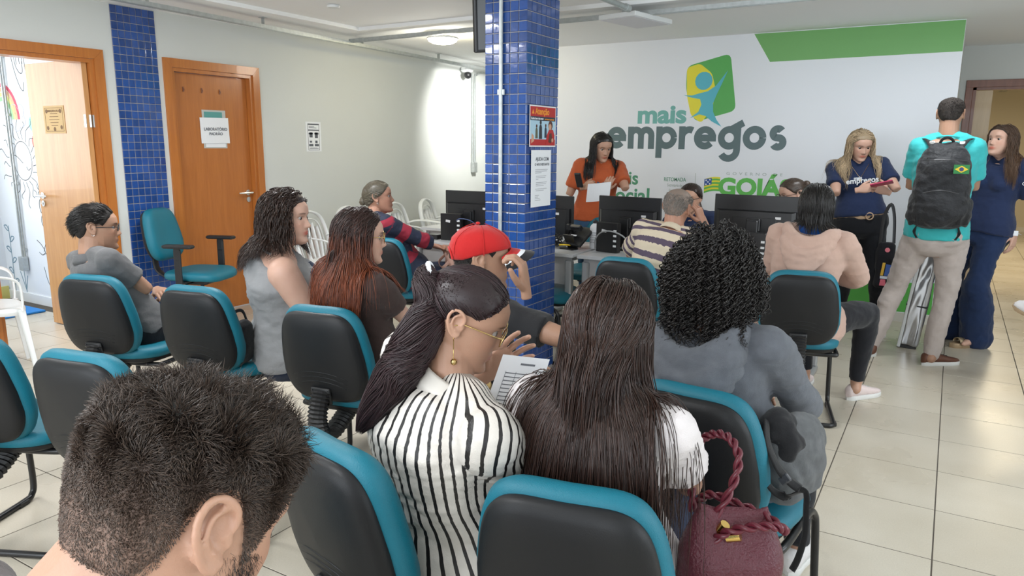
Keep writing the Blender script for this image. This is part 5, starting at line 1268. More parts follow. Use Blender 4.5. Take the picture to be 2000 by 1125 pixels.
# --- woman in striped blouse, ponytail
p = seatpos('D', .05, .02); y = -10
b = person('seated woman in a cream and black striped blouse with a long dark ponytail', pel=p, yaw=y, head=(-.900, 1.315, 1.092), hyaw=-58, hpitch=26, hroll=4, sex='f', s=1.0, fat=1.34, sh_w=.165, belly=.02, skin=SK_WARM, dist='near', syaw=-24, bow=.035, arm_r=1.1, lip=(.9, .6, .55),
           armL=dict(w=(-.965, 1.50, .90), pole=(-.5, .4, -1), dir=W3(.60, .32, .62), back=W3(-.5, .5, .1), curl=.22, spread=.16, thumb=.1), armR=dict(w=PW(p, y, .12, .30, .06), pole=(.9, -.5, -1), curl=.6))
BL = stripe_mat('striped_satin', (.012, .010, .010), (.70, .655, .60), .0255, .30, .42)
chwall(b, 'D'); top(b, BL, .86, infl=.012, hem=.008, seed=21, amp=.0045, k=24, mode='v', smode='v', neck=.99, collar='polo', cm=mat('cream_satin', (.70, .655, .60), .45), aniso=(.8, .8, 1.4)); pants(b, fab('navy_trousers', (.014, .017, .030))); both_shoes(b, SH_W)
TP1, TP2, TP3, TP4, TP5 = [W3(*q) for q in ((-0.948, 1.253, 1.120), (-0.968, 1.204, 1.036), (-1.008, 1.180, 0.955), (-1.055, 1.159, 0.881), (-1.079, 1.147, 0.838))]
tieh = np.array([0, -.112, .176]); tw = b.H(tieh); dn = W3(0, 0, -1); Bk = b.Rs@W3(0, -1, 0); Lf = b.Rs@W3(-1, 0, 0)
hair_swept(b, HPL, tieh, n=2600, rad=.0012, tb=([0, 35, 55, 75, 88, 105, 150, 180], [.190, .182, .165, .135, .140, .110, .070, .062]),
           tail=[(tw, .020), (tw+Bk*.022+dn*.012, .030), (TP1, .046), (TP2, .052), (TP3, .050), (TP4, .030), (TP5, .008)], tn=2400, trad=.0014)
m = MB(); X1 = b.Rh[:, 0]; X2 = unit(np.cross(X1, Bk+dn*.3)); m.tube([tw+Bk*.006+X1*math.cos(t)*.022+X2*math.sin(t)*.022 for t in np.arange(16)/16*6.28], .0065, 8, closed=True); m.V = [v-b.o for v in m.V]; m.obj('hair_tie', M_paper, b.root, smooth=True)
GOLD = mat('gold_metal', (.60, .42, .18), .25, 1.0)
glasses(b, GOLD, .026, .0016, 'square')
m = MB(); e0 = b.H(W3(.076, -.010, .080)); m.tube([e0, e0+dn*.045+Bk*.001], .0011, 6); m.tube([e0+W3(0, 0, .004), e0], .002, 6); m.ell(e0+dn*.052, (.0075,)*3); m.V = [v-b.o for v in m.V]; m.obj('earring', GOLD, b.root, smooth=True)
A = b.arm[-1]; d = unit(A[2]-A[1]); m = MB(); c = A[2]-d*.035; u1 = unit(np.cross(d, W3(0, 0, 1))); u2 = np.cross(d, u1)
m.tube([c+u1*math.cos(t)*.031+u2*math.sin(t)*.029 for t in np.arange(20)/20*6.28], [(.009, .0035)]*20, 8, closed=True, up=d); m.V = [v-b.o for v in m.V]; m.obj('wrist_watch', GOLD, b.root, smooth=True)

# --- woman in white T-shirt, very long hair
p = seatpos('E', .03, .0); y = 4
b = person('seated woman with very long straight dark hair over a white T-shirt', pel=p, yaw=y, head=(-.590, 1.395, 1.082), hyaw=2, hpitch=14, sex='f', s=.96, fat=1.02, skin=SK_WARM, dist='near', syaw=2, bow=.03,
           armL=dict(w=(-.80, 1.40, .85), pole=(-.1, -.1, -1), dir=W3(.35, .75, .5), back=W3(-.8, -.3, .5), curl=.7, thumb=.8), armR=dict(w=PW(p, y, .10, .30, .08), pole=(.9, -.35, -1)))
chwall(b, 'E'); top(b, fab('white_cotton', (.74, .69, .69)), .62, seed=31, collar='crew', hem=.012, amp=.005); pants(b, J_blue); both_shoes(b, SH_W)
def lenE(z, a, side): return np.where(side > 0, .78, .70)*np.where(np.abs(a) < 1.2, .9, 1)
hair_long(b, HBR, lenE, n=7000, steps=26, rad=.0013, vol=.012, cap=.007, noise=.030, stiff=.62, lenvar=.22, spread=.07, clump=.6, nclump=130, tint=lambda n, m_, z, a: (RNG.uniform(.55, 1.5, (n, 1, 1))*np.array([1.05, .95, .95])+0*np.zeros((n, m_, 1))))

# --- curly-haired person in grey hoodie
HOOD = fab('grey_melange_fleece', (.125, .135, .155), .95, bump=.5, bscale=600, var=.12)
def hood(b, m_, inner=None, size=1.0, seed=4):
    """folded-down hood: a soft pouch on the upper back whose rim runs forward round the neck"""
    r, f, up = b.frame(.96); c = b.spine(.97); mb = MB()
    pts = [(-.058, .095, -.070), (-.092, .050, -.012), (-.105, -.010, .012), (-.094, -.062, .004), (-.055, -.098, -.030), (0, -.112, -.048), (.055, -.098, -.030), (.094, -.062, .004), (.105, -.010, .012), (.092, .050, -.012), (.058, .095, -.070)]
    P = smoothpath([c+(r*a+f*q+up*z)*size for a, q, z in pts], 5); n = len(P)
    mb.tube(P, [(.018+.012*math.sin(PI*i/(n-1)), .024+.020*math.sin(PI*i/(n-1))) for i in range(n)], 12, round_=True, up=up)
    for sc_, dz, w_ in ((1.0, -.045, .024), (.92, -.080, .026), (.75, -.112, .026)):
        q2 = [c+(r*a*sc_+f*(q-.030)+up*(z+dz))*size for a, q, z in pts[2:9]]; mb.tube(smoothpath(q2, 4), [(w_*.75, w_)]*25, 10, round_=True, up=up)
    return cloth(b, 'hood', mb, m_, .008, .0035, 26, seed, it=5, push=.003)
p = seatpos('F', .06, .0); y = -6
b = person('seated person with chin-length black ringlet curls and a grey hoodie', pel=p, yaw=y, head=(-.555, 2.06, 1.085), hyaw=2, hpitch=16, sex='f', s=.98, fat=1.05, skin=SK_BROWN, dist='near', syaw=-4, bow=.035, sh_w=.172,
           armL=dict(w=PW(p, y, -.06, .33, .10)), armR=dict(w=PW(p, y, .14, .28, .08), pole=(1, -.1, -1), curl=.6))
chwall(b, 'F'); top(b, HOOD, 1.72, infl=.017, hem=.02, seed=41, amp=.0045, k=20, neck=.99, aniso=(.7, .7, 1.5)); hood(b, HOOD, size=1.15); pants(b, J_blk); both_shoes(b, SH_W)
cap_ = hair_cap(b, HB, HL_LONG, .026, bumps=.005, k=140, tint=(.9, .9, .9)); z, a = scalp(1500, HL_LONG); n = len(z)
P = headP(z, a, .004); N_ = unit(P-np.array([0, -.01, .10])); W_ = b.head+(P*b.hs-np.array([0, 0, .115*b.hs]))@b.Rh.T; Nw = unit(N_@b.Rh.T)
Ln = np.where(z > .19, .10, .13)*RNG.uniform(.8, 1.15, n)+np.where(np.abs(a) > 1.6, .02, 0)
Sc = grow(W_, Nw, Ln, 44, colliders(b), RNG.uniform(.012, .034, n), .88, .05, (0, 0, -1))
k = np.arange(Sc.shape[1]); T_ = unit(np.gradient(Sc, axis=1)); X_ = unit(np.cross(T_, unit(RNG.normal(size=(n, 1, 3))+0*T_))); Y_ = np.cross(T_, X_); ph = k[None]*(.95)*RNG.uniform(.8, 1.2, (n, 1))+RNG.uniform(0, 6, (n, 1)); am = np.clip(k/8, 0, 1)[None]*RNG.uniform(.0038, .0065, (n, 1))
Sc = Sc+X_*(np.cos(ph)*am)[..., None]+Y_*(np.sin(ph)*am)[..., None]; strands_mesh(b, 'hair_curls', Sc, .0021*RNG.uniform(.8, 1.3, n), HB, rtint(n, .7, 1.9), parent=cap_)['kind'] = 'stuff'

# --- man in red cap
p = seatpos('K', .05, .0); y = -12
b = person('seated man in a red cap and black T-shirt with his forearm raised to his face', pel=p, yaw=y, head=(-1.365, 2.09, 1.085), hyaw=-50, hpitch=2, sex='m', s=.95, fat=.96, skin=SK_TAN, dist='mid', stubble=.5, lip=(.95, .72, .68), syaw=-22,
           armL=dict(w=PW(p, y, -.05, .32, .05)), armR=dict(w=(-1.135, 1.99, 1.02), wpole=(.9, .1, -1.2), dir=W3(-.12, -.08, 1), back=W3(.9, .3, .2), curl=.85, thumb=.3))
top(b, fab('black_cotton', (.022, .022, .024)), .62, seed=51, collar='crew', amp=.005); pants(b, J_blue); both_shoes(b, mat('black_shoe', (.02, .02, .02), .4))
hair_short(b, HB, n=1500, length=.008, rad=.0008, cap=.003)
CAPR = fab('red_cotton_twill', (.52, .016, .016), .75, bump=.3, bscale=500); CAPK = fab('black_cotton_twill', (.02, .02, .022)); 
def hpt(*q): return b.H(W3(*q))-b.o
na = 48; aa = np.arange(na)/na*2*PI; rings = []
hz = lambda a_: .150-.018*np.cos(a_)*0+np.where(np.abs((a_+PI) % (2*PI)-PI) > 2.55, .030, 0)*0+np.interp(np.abs((a_+PI) % (2*PI)-PI), [0, 1.2, 2.2, 3.14], [.012, .0, -.030, -.038])
for u, off in ((0, .006), (0, .012), (.06, .014), (.2, .016), (.4, .018), (.6, .019), (.78, .018), (.9, .016), (.97, .013), (1, .012)):
    Z = hz(aa)+(.223-hz(aa))*u; rings.append([hpt(*q) for q in headP(Z, aa, off+.000*np.cos(aa*6))])
dome = fixn(MB().loft(rings).obj('cap', CAPR, b.root, smooth=True))
br = MB(); top_ = []; bot = []; G_ = []
for i in range(13):
    for j in range(6):
        u = -1+2*i/12; v = j/5; ang = u*.95; base = headP(np.array(.162), np.array(ang), .014); ext = (.084*math.sqrt(max(0, 1-(u*.96)**2))+.003)*v
        G_.append((base[0]*(1+.05*v), base[1]+ext, ( .160-.010*v-.060*(u*u)*(.4+.6*v)-.004)))
G_ = np.array(G_).reshape(13, 6, 3)
for lo, hi, mm, nm in ((0, 2, CAPR, 'brim'), (2, 3, M_paper, 'brim_stripe'), (3, 5, CAPK, 'brim_tip')):
    q = MB(); V_ = [hpt(*G_[i, j]) for i in range(13) for j in range(lo, hi+1)]+[hpt(*(G_[i, j]-[0, 0, .0055])) for i in range(13) for j in range(lo, hi+1)]; w_ = hi-lo+1; o_ = 13*w_; F_ = []
    for i in range(12):
        for j in range(w_-1): a_ = i*w_+j; F_ += [(a_, a_+1, a_+w_+1, a_+w_), (o_+a_, o_+a_+w_, o_+a_+w_+1, o_+a_+1)]
    for i in range(12):
        for e_ in (0, w_-1): a_ = i*w_+e_; F_.append((a_, a_+w_, o_+a_+w_, o_+a_))
    for e_ in (0, 12):
        for j in range(w_-1): a_ = e_*w_+j; F_.append((a_, a_+1, o_+a_+1, o_+a_))
    q.add(V_, F_); fixn(q.obj(nm, mm, dome, smooth=True, angle=40))
q = MB(); q.ell(hpt(0, -.02, .241), (.008, .008, .005), R=b.Rh)
for k_ in range(6): an = k_*PI/3+.5; q.tube([hpt(*headP(np.array(z_), np.array(an), .0195)) for z_ in np.linspace(.135, .222, 10)], .0012, 5)
q.obj('cap_seam', CAPR, dome, smooth=True)
q = MB(); pts = [hpt(*headP(np.array(.118+.030*math.sqrt(max(0, 1-(t/.42)**2))), np.array(PI+t), .019)) for t in np.linspace(-.42, .42, 11)]; q.tube(pts, .004, 6); o_ = q.obj('cap_opening_rim', CAPR, dome, smooth=True)
q = MB(); q.add([hpt(*headP(np.array(.116), np.array(PI+t), .0185)) for t in np.linspace(-.40, .40, 9)]+[hpt(*headP(np.array(.116+.029*math.sqrt(max(0, 1-(t/.42)**2))), np.array(PI+t), .0190)) for t in np.linspace(-.40, .40, 9)], [(i, i+1, 10+i, 9+i) for i in range(8)]); q.obj('cap_opening', HB, dome)
q = MB(); q.ell(hpt(-.0, .0, .12)*0+hpt(.077, -.010, .086), (.003, .003, .003)); q.obj('earring', M_chrome, b.root)

# --- person in red and navy stripes
p = seatpos('L', .10, .02); y = -22
b = person('seated person in a red and navy striped shirt with tied-back greying hair', pel=p, yaw=y, head=(-3.42, 3.92, 1.11), hyaw=-52, hpitch=-3, sex='f', s=.98, fat=1.15, skin=SK_OLD, dist='mid', syaw=-26, lip=(.85, .6, .55), jaw=1.05,
           armL=dict(w=PW(p, y, -.02, .34, .14)), armR=dict(w=PW(p, y, .16, .30, .16), pole=(.8, -.4, -1), dir=rotz(math.radians(y))@W3(-.1, 1, -.2), curl=.25))
RB = stripe_mat('red_navy_stripe', (.30, .018, .040), (.020, .026, .052), .155, .46, .8, phase=.30)
chwall(b, 'L'); top(b, RB, 1.45, infl=.013, seed=61, amp=.005, mode='h', collar='polo', cm=fab('dark_red_cotton', (.30, .018, .040))); pants(b, J_blue); both_shoes(b, SH_W)
HMX = hairmat('greying_brown_hair', (.10, .085, .060), .42)
hair_swept(b, HMX, (0, -.108, .10), n=1500, rad=.0016, tail=None); m = MB(); m.ell(b.H((0, -.118, .090)), (.030, .024, .034)); cloth(b, 'hair_bun', m, HMX, .006, .003, 80, 3, 2, attrs=lambda V: {'tint': np.ones((len(V), 3))*.8})
m = MB(); e0 = b.H(W3(.077, -.008, .082)); m.tube([e0+W3(0, math.cos(t)*.008, math.sin(t)*.011-.008) for t in np.arange(10)/10*6.28], .001, 5, closed=True); m.V = [v-b.o for v in m.V]; m.obj('earring', M_chrome, b.root)

# --- old man in striped polo
p = seatpos('G', .06, .08); y = -2
b = person('old man with balding grey hair in a beige and purple striped polo shirt', pel=p, yaw=y, head=(-1.385, 4.24, 1.115), hyaw=-2, hpitch=8, hroll=8, sex='m', s=.96, fat=1.14, belly=.04, skin=SK_OLD, dist='mid', syaw=-4, bow=.05,
           armL=dict(w=(-1.55, 4.52, .80), wpole=(-1, -.35, -.5), curl=.5), armR=dict(w=(-1.285, 4.42, 1.02), wpole=(.6, -.2, -1), dir=W3(-.35, -.1, 1), back=W3(1, -.3, .2), curl=.7))
PO = stripe_mat('beige_purple_stripe', (.085, .060, .095), (.60, .515, .385), .054, .40, .8, phase=.1)
top(b, PO, .72, infl=.018, seed=71, amp=.006, k=16, mode='h', collar='polo', cm=fab('beige_pique', (.60, .515, .385)), flare=.018); pants(b, J_blk); both_shoes(b, mat('black_shoe', (.02, .02, .02), .4))
def oldt(z, a): g = RNG.uniform(.6, 1.7, (len(z), 1)); return g*np.array([1, .97, .93])[None]
hair_short(b, HGR, tb=([0, 40, 60, 75, 84, 100, 118, 150, 180], [.214, .210, .185, .135, .148, .130, .085, .045, .040]), n=2600, length=.014, rad=.0009, out=.12, curl=.1, cap=.004, tint=oldt, flow=(0, -.5, -1), lenfn=lambda z, a: np.where(z > .195, .15, 1.0), capm=mat('grey_scalp', (.28, .21, .17), .6, attr='tint'))

# --- woman in beige hoodie
PINK = fab('dusty_beige_fleece', (.52, .355, .290), .95, bump=.4, bscale=500)
p = seatpos('H', .04, .02); y = 2
b = person('seated woman in a dusty beige hoodie with straight black hair, legs crossed, white trainers', pel=p, yaw=y, head=(-.615, 4.235, 1.165), hyaw=8, hpitch=10, sex='f', s=1.0, fat=1.20, skin=SK_WARM, dist='mid', syaw=-2, sh_w=.155, leg_r=1.08,
           armL=dict(w=PW(p, y, -.06, .34, .20)), armR=dict(w=(-.50, 4.58, .73), wpole=(1, -.4, -.7)), kneeR=(-.335, 4.56, .545), footR=(-.365, 4.62, .10), kneeL=(-.70, 4.62, .55), footL=(-.66, 4.66, .10))
top(b, PINK, 1.80, infl=.018, hem=.025, seed=81, amp=.0055, k=17, neck=.99, t0=-.22, aniso=(.7, .7, 1.5)); hood(b, PINK, size=1.22, seed=5); pants(b, J_blk, infl=.008)
shoe(b, 1, fab('pale_pink_mesh', (.72, .60, .58)), SOLE_W, fd=(.55, .8)); shoe(b, -1, fab('pale_pink_mesh', (.72, .60, .58)), SOLE_W)
chwall(b, 'H'); hair_long(b, HB, .145, n=2600, steps=14, rad=.0018, vol=.010, noise=.03, stiff=.6)
m = MB(); r_, f_, u_ = b.frame(.98); c_ = b.spine(1.0); m.tube([c_+r_*math.cos(t)*.066+f_*(math.sin(t)*.060-.012)+u_*.012 for t in np.linspace(PI*.95, 2.05*PI, 14)], [(.012, .030)]*14, 8, up=u_); m.V = [v-b.o for v in m.V]; m.obj('undershirt_collar', fab('royal_blue_cotton', (.01, .10, .42)), b.root, smooth=True)

# --- staff: seated behind the desks
NAVY = fab('navy_cotton', (.016, .028, .078))
p = W3(-1.66, 5.60, .545); y = 186
b = person('seated staff woman in a navy polo and glasses behind the desk, facing the old man', pel=p, yaw=y, head=(-1.70, 5.50, 1.085), hyaw=178, hpitch=6, sex='f', s=.96, fat=1.15, skin=SK_WARM, dist='far', cheeks=.05,
           armL=dict(w=W3(-1.52, 5.36, .90), wpole=(.6, .2, -1), dir=W3(-.4, .1, .8), curl=.6), armR=dict(w=W3(-1.85, 5.26, .79)))
top(b, NAVY, .62, seed=91, collar='crew'); pants(b, J_blue); hair_swept(b, HBR, (0, -.11, .085), n=1100, rad=.0016); glasses(b, M_black, .022, .0018, 'square')
tl = b.H(W3(0, -.115, .08)); z_ = W3(0, 0, -1); sd = W3(.55, -.25, 0)
hl = MB(); hl.tube([tl, tl+z_*.04+sd*.05, tl+z_*.11+sd*.12, tl+z_*.17+sd*.16], [.024, .030, .028, .010], 10, round_=True); cloth(b, 'hair_tail', hl, HBR, .006, .003, 70, 2, 2, attrs=lambda V: {'tint': np.ones((len(V), 3))*1.6})
o = text_mesh('sleeve_print', 'GO', .03, M_paper, b.root, b.arm[-1][0]-b.o+W3(.020, -.062, -.07), (1, .2, 0), (0, 0, 1), .002)

p = W3(-.98, 5.78, .545); y = 158
b = person('seated staff person behind the right monitor, only tied brown hair and glasses showing', pel=p, yaw=y, head=(-1.0, 5.68, 1.135), hyaw=128, hpitch=14, sex='f', s=.98, fat=1.1, skin=SK_LIGHT, dist='far', armL=dict(w=W3(-.87, 5.22, .79), dir=W3(.1, -1, -.1)), armR=dict(w=W3(-1.15, 5.32, .79)))
top(b, fab('beige_cotton', (.55, .40, .30)), 1.9, seed=92, collar='crew'); pants(b, J_blue); hair_swept(b, hairmat('mid_brown_hair', (.06, .038, .026), .4), (0, -.11, .15), n=1100, rad=.0016); glasses(b, mat('brown_acetate', (.06, .02, .012), .3), .022, .002, 'square')
m = MB(); m.ell(b.H((0, -.125, .155)), (.034, .034, .034)); cloth(b, 'hair_bun', m, MATS['mid_brown_hair'], .006, .003, 80, 3, 2, attrs=lambda V: {'tint': np.ones((len(V), 3))})

# --- woman in orange shirt
p = W3(-2.60, 5.75, .875); y = 214
OR = fab('rust_orange_polo', (.46, .095, .030)); 
b = person('standing woman in a rust orange polo with long black hair, reading paper', pel=p, yaw=y, head=(-2.535, 5.70, 1.462), hyaw=232, hpitch=20, sex='f', s=.94, fat=1.18, skin=SK_WARM, dist='far', legs='stand', footL=(-2.50, 5.78, .08), footR=(-2.70, 5.80, .08), arm_r=1.1, lip=(.85, .5, .46),
           armR=dict(w=W3(-2.60, 5.50, 1.135), wpole=(-.8, .2, -1), dir=W3(.9, -.3, .35), back=W3(-.2, -.8, .3), curl=.9), armL=dict(w=W3(-2.385, 5.46, 1.13), wpole=(1, .1, -.8), dir=W3(.35, -.2, .6), back=W3(.3, -.8, .2), curl=.7))
top(b, OR, .72, infl=.014, seed=101, collar='polo'); pants(b, JE); both_shoes(b, M_black)
hair_long(b, HB, .36, n=2200, steps=20, rad=.0019, part=-.015, vol=.010, wave=.003, noise=.02, back=.35, spread=.0, stiff=.5)

# --- blond woman
p = W3(-.60, 6.42, .90); y = 196
b = person('standing blond woman in a navy T-shirt and black trousers looking down at her phone', pel=p, yaw=y, head=(-.64, 6.36, 1.493), hyaw=208, hpitch=22, sex='f', s=.97, fat=1.22, belly=.02, skin=SK_LIGHT, dist='far', legs='stand', footL=(-.40, 6.46, .08), footR=(-.70, 6.48, .08), arm_r=1.1, leg_r=1.05, cheeks=.05, lip=(.9, .5, .48),
           armR=dict(w=W3(-.585, 6.02, 1.165), wpole=(-1, .3, -1), dir=W3(.9, -.1, .25), back=W3(-.1, -.9, .3), curl=.8), armL=dict(w=W3(-.405, 6.06, 1.155), wpole=(1, .3, -1), dir=W3(-.7, -.2, .3), back=W3(.3, -.8, -.1), curl=.9))
top(b, NAVY, .66, infl=.012, t0=-.02, seed=111, collar='crew'); tro = pants(b, J_blk); both_shoes(b, mat('tan_leather', (.35, .18, .09), .45), kind='sandal')
def ptxt(txt, t, side, size, m_=M_paper, dz=0): 
    r, f, u = b.frame(t); c_ = b.spine(t)+f*(.150*b.s*b.fat)+u*dz; return text_mesh('shirt_print', txt, size, m_, b.root, c_-b.o-r*(-side), -r, u, .0025, .0012, align='CENTER')
ptxt('mais', .73, .03, .032); ptxt('empregos', .66, .0, .058)
r, f, u = b.frame(.1); c_ = b.spine(.07); bl = MB(); bl.tube([c_+r*math.cos(t)*(.158*b.fat+.006)+f*math.sin(t)*(.125*b.fat+.006) for t in np.arange(30)/30*6.28], [(.003, .020)]*30, 8, closed=True, up=-u if False else u); bl.V = [v-b.o for v in bl.V]; bo = bl.obj('belt', fab('tan_belt', (.50, .34, .22)), b.root, smooth=True)
bk = MB(); cc = c_+f*(.128*b.fat+.012)-r*.04; bk.tube([cc+r*math.cos(t)*.026+u*math.sin(t)*.026 for t in np.arange(16)/16*6.28], .005, 6, closed=True); bk.V = [v-b.o for v in bk.V]; bk.obj('buckle', mat('tan_buckle', (.50, .34, .22), .4), bo, smooth=True)
hair_long(b, HBL, .42, n=2400, steps=22, rad=.0020, part=.012, vol=.014, wave=.010, wfreq=2.6, noise=.03, back=.5, spread=.0, stiff=.5, tint=lambda n, m_, z, a: (RNG.uniform(.6, 1.9, (n, 1, 1))*np.array([1, .96, .92])+np.zeros((n, m_, 1))), captint=(.85, .8, .75))
m = MB(); m.tube([b.spine(1.0)+b.Rs@W3(x, .06+.085*(1-abs(x)/.07), -.11*(1-abs(x)/.07)) for x in np.linspace(-.07, .07, 11)], .0014, 5); m.ell(b.spine(1.0)+b.Rs@W3(0, .148, -.125), (.012, .004, .012)); m.V = [v-b.o for v in m.V]; m.obj('necklace', GOLD, b.root)

# --- man in turquoise with backpack
p = W3(-.055, 5.74, .93); y = 2
b = person('standing man seen from behind in a turquoise T-shirt and beige trousers', pel=p, yaw=y, head=(-.055, 5.76, 1.690), hyaw=-4, hpitch=10, sex='m', s=1.05, fat=1.04, skin=SK_TAN, dist='mid', legs='stand', footL=(-.375, 5.72, .085), footR=(.00, 5.66, .085), kneeL=(-.27, 5.80, .49), kneeR=(.045, 5.80, .48), shrug=-.018, sh_w=.148,
           armL=dict(w=W3(-.22, 5.93, .93), wpole=(-1, -.5, -.3), curl=.8), armR=dict(w=W3(.10, 5.95, .95), wpole=(1, -.5, -.3), curl=.8)); TQ = b
top(b, fab('turquoise_sport_fabric', (.045, .46, .47), .7), .70, infl=.014, hem=.01, t0=-.10, seed=121, collar='crew', amp=.005, k=18)
BE = fab('beige_cotton_twill', (.50, .435, .405), .85); pants(b, BE, infl=.016, flare=.006, end=1.0, seed=12, amp=.007, k=22)
for q, fd in ((-1, (-.15, 1)), (1, (.75, .6))): shoe(b, q, mat('brown_shoe_leather', (.12, .045, .025), .45), SOLE_W, fd=fd, second=M_black)
hair_short(b, HB, n=3600, length=.010, rad=.0008, out=.3, curl=.15, cap=.005, captint=(1.3, 1.2, 1.1))

# --- woman in navy
p = W3(.235, 6.46, .90); y = 150
b = person('standing smiling woman in a navy T-shirt and wide navy trousers by the far doorway', pel=p, yaw=y, head=(.275, 6.42, 1.530), hyaw=140, hpitch=-6, sex='f', s=.97, fat=1.12, skin=SK_LIGHT, dist='mid', legs='stand', footL=(.27, 6.38, .095), footR=(.10, 6.58, .095), cheeks=.05, lip=(.9, .45, .42),
           armL=dict(w=W3(.43, 6.40, .855), wpole=(1, .5, -.2), dir=W3(-.1, -.1, -1), back=W3(1, -.6, 0), curl=.35), armR=dict(w=W3(.02, 6.35, .92)))
top(b, NAVY, .80, infl=.014, hem=.012, t0=-.05, seed=131, collar='crew'); pants(b, fab('navy_wide_trousers', (.014, .030, .085)), infl=.018, flare=.065, end=1.04, seed=13, amp=.010, k=12)
for q in (-1, 1): shoe(b, q, mat('gold_leather', (.52, .40, .25), .35, .6), mat('gold_sole', (.38, .27, .16), .5, .3), fd=(-.75, -.55), kind='sandal')
hair_long(b, hairmat('brown_balayage_hair', (.060, .036, .024), .4), .38, n=2200, steps=20, rad=.0019, part=.0, vol=.012, wave=.006, noise=.03, back=.16, spread=.0, stiff=.5,
          tint=lambda n, m_, z, a: (1+np.linspace(0, 2.2, m_)[None, :, None]*RNG.uniform(.2, 1, (n, 1, 1)))*np.array([1, .92, .8]))
W_ = b.arm[-1][2]; E_ = b.arm[-1][1]; d = unit(W_-E_); m = MB(); c = W_-d*.02; u1 = unit(np.cross(d, W3(0, 1, 0))); u2 = np.cross(d, u1); m.tube([c+u1*math.cos(t)*.029+u2*math.sin(t)*.027 for t in np.arange(18)/18*6.28], [(.010, .002)]*18, 6, closed=True, up=d); m.box(c+W3(-.005, -.032, 0), (.032, .010, .036), bev=.003); m.V = [v-b.o for v in m.V]; m.obj('smart_watch', M_paper, b.root)
m = MB(); e0 = b.H(W3(-.078, -.006, .080)); m.tube([e0, e0-W3(0, 0, .03)], .0015, 5); m.ell(e0-W3(0, 0, .038), (.005, .003, .010)); m.V = [v-b.o for v in m.V]; m.obj('earring', M_chrome, b.root)
A0 = b.arm[-1][0]; text_mesh('sleeve_print', 'GO', .034, M_paper, b.root, A0-b.o+W3(-.012, -.078, -.115), (1, .1, 0), (0, 0, 1), .002)

# --- seated person off the right edge, one foot in view
p = W3(.84, 4.93, .55)
b = person('person mostly beyond the right edge, one raised white trainer in view', pel=p, yaw=0, head=(.84, 4.9, 1.17), hyaw=0, sex='m', s=1.0, skin=SK_TAN, dist='far', kneeR=(1.06, 5.27, .60), footR=(.62, 5.26, .53), kneeL=(.76, 5.36, .54), footL=(.80, 5.36, .085))
top(b, fab('grey_pique', (.125, .125, .128)), .6, collar='crew'); pants(b, J_blue); hair_short(b, HB, n=800)
Rm = np.stack([unit(W3(.15, .75, .62)), unit(W3(-.93, -.12, .30)), np.zeros(3)], 1); Rm[:, 0] = unit(Rm[:, 0]-Rm[:, 1]*np.dot(Rm[:, 0], Rm[:, 1])); Rm[:, 2] = np.cross(Rm[:, 0], Rm[:, 1])
shoe(b, 1, SH_W, mat('tan_rubber_sole', (.52, .38, .24), .6), Rm=Rm, s=1.05); shoe(b, -1, SH_W, SOLE_W)

# --- foreground man
p = W3(-.70, -.02, .56)
b = person('large foreground man bowing his head, short curly dark hair faded at the sides', pel=p, yaw=-15, head=(-.556, .366, 1.150), hyaw=-6, hpitch=30, hroll=0, sex='m', s=1.0, fat=1.1, skin=SK_WARM, dist='near', bow=.05, stubble=.8, neck_off=(-.03, -.12, -.115), lip=(.9, .7, .66), headscale=.98,
           armL=dict(w=PW(p, -15, -.08, .38, .12)), armR=dict(w=PW(p, -15, .10, .38, .12)))
top(b, fab('taupe_grey_cotton', (.10, .085, .085)), .6, seed=141, collar='crew', neck=.95); pants(b, J_blk); both_shoes(b, M_black)
tbF = ([0, 30, 50, 62, 72, 80, 90, 102, 118, 150, 180], [.190, .186, .176, .120, .085, .118, .146, .140, .080, .030, .022])
def lenF(z, a): return np.interp(z, [.02, .09, .14, .165, .185, .22], [.07, .10, .16, .38, .70, .80])*np.where(np.abs(a) < .7, 1.35, 1)
def tF(z, a): g = np.interp(z, [.02, .10, .16], [3.2, 2.4, 1.3])*RNG.uniform(.5, 1.9, len(z)); return g[:, None]*np.array([1.0, .93, .88])
SCALP = mat('shaved_scalp', (.155, .095, .070), .6, attr='tint', sss=.05, var=.1, vscale=60, bump=.3, bscale=500)
o = hair_cap(b, SCALP, tbF, .0022, tint=(1, 1, 1), bumps=.0002)
c = np.ones((len(o.data.vertices), 4), dtype=np.float32); n_r = 60; vv = np.zeros(len(o.data.vertices)*3, dtype=np.float32); o.data.vertices.foreach_get('co', vv); loc = ((vv.reshape(-1, 3)+b.o-b.head)@b.Rh)/b.hs; zz = loc[:, 2]+.115
c[:, :3] = np.interp(zz, [.02, .07, .11, .15, .17], [2.6, 1.7, 1.0, .45, .2])[:, None]; o.data.attributes['tint'].data.foreach_set('color', c.ravel())
z, a = scalp(46000, tbF, margin=.001); P = headP(z, a, .002); N_ = unit(P-np.array([0, -.01, .10])); n = len(z); fl = np.array([0, .55, -.55])[None]-N_*(N_@np.array([0, .55, -.55]))[:, None]
out_ = np.interp(z, [.10, .17], [.25, .8])[:, None]; d = unit(N_*out_+unit(fl)*(1-out_)+RNG.normal(size=(n, 3))*.22); Lh = .030*lenF(z, a)*RNG.uniform(.6, 1.25, n); pts = [P]; cw = np.stack([np.sin(P[:, 0]*160+P[:, 1]*90), np.sin(P[:, 1]*150+1+P[:, 2]*80), np.sin(P[:, 2]*170+2+P[:, 0]*60)], 1)
for k_ in range(6): d = unit(d+cw*.30*(k_ > 0)+RNG.normal(size=(n, 3))*.20+N_*.03); pts.append(pts[-1]+d*(Lh/6)[:, None])
S = np.stack(pts, 1)*b.hs-np.array([0, 0, .115*b.hs]); S = b.head+S@b.Rh.T
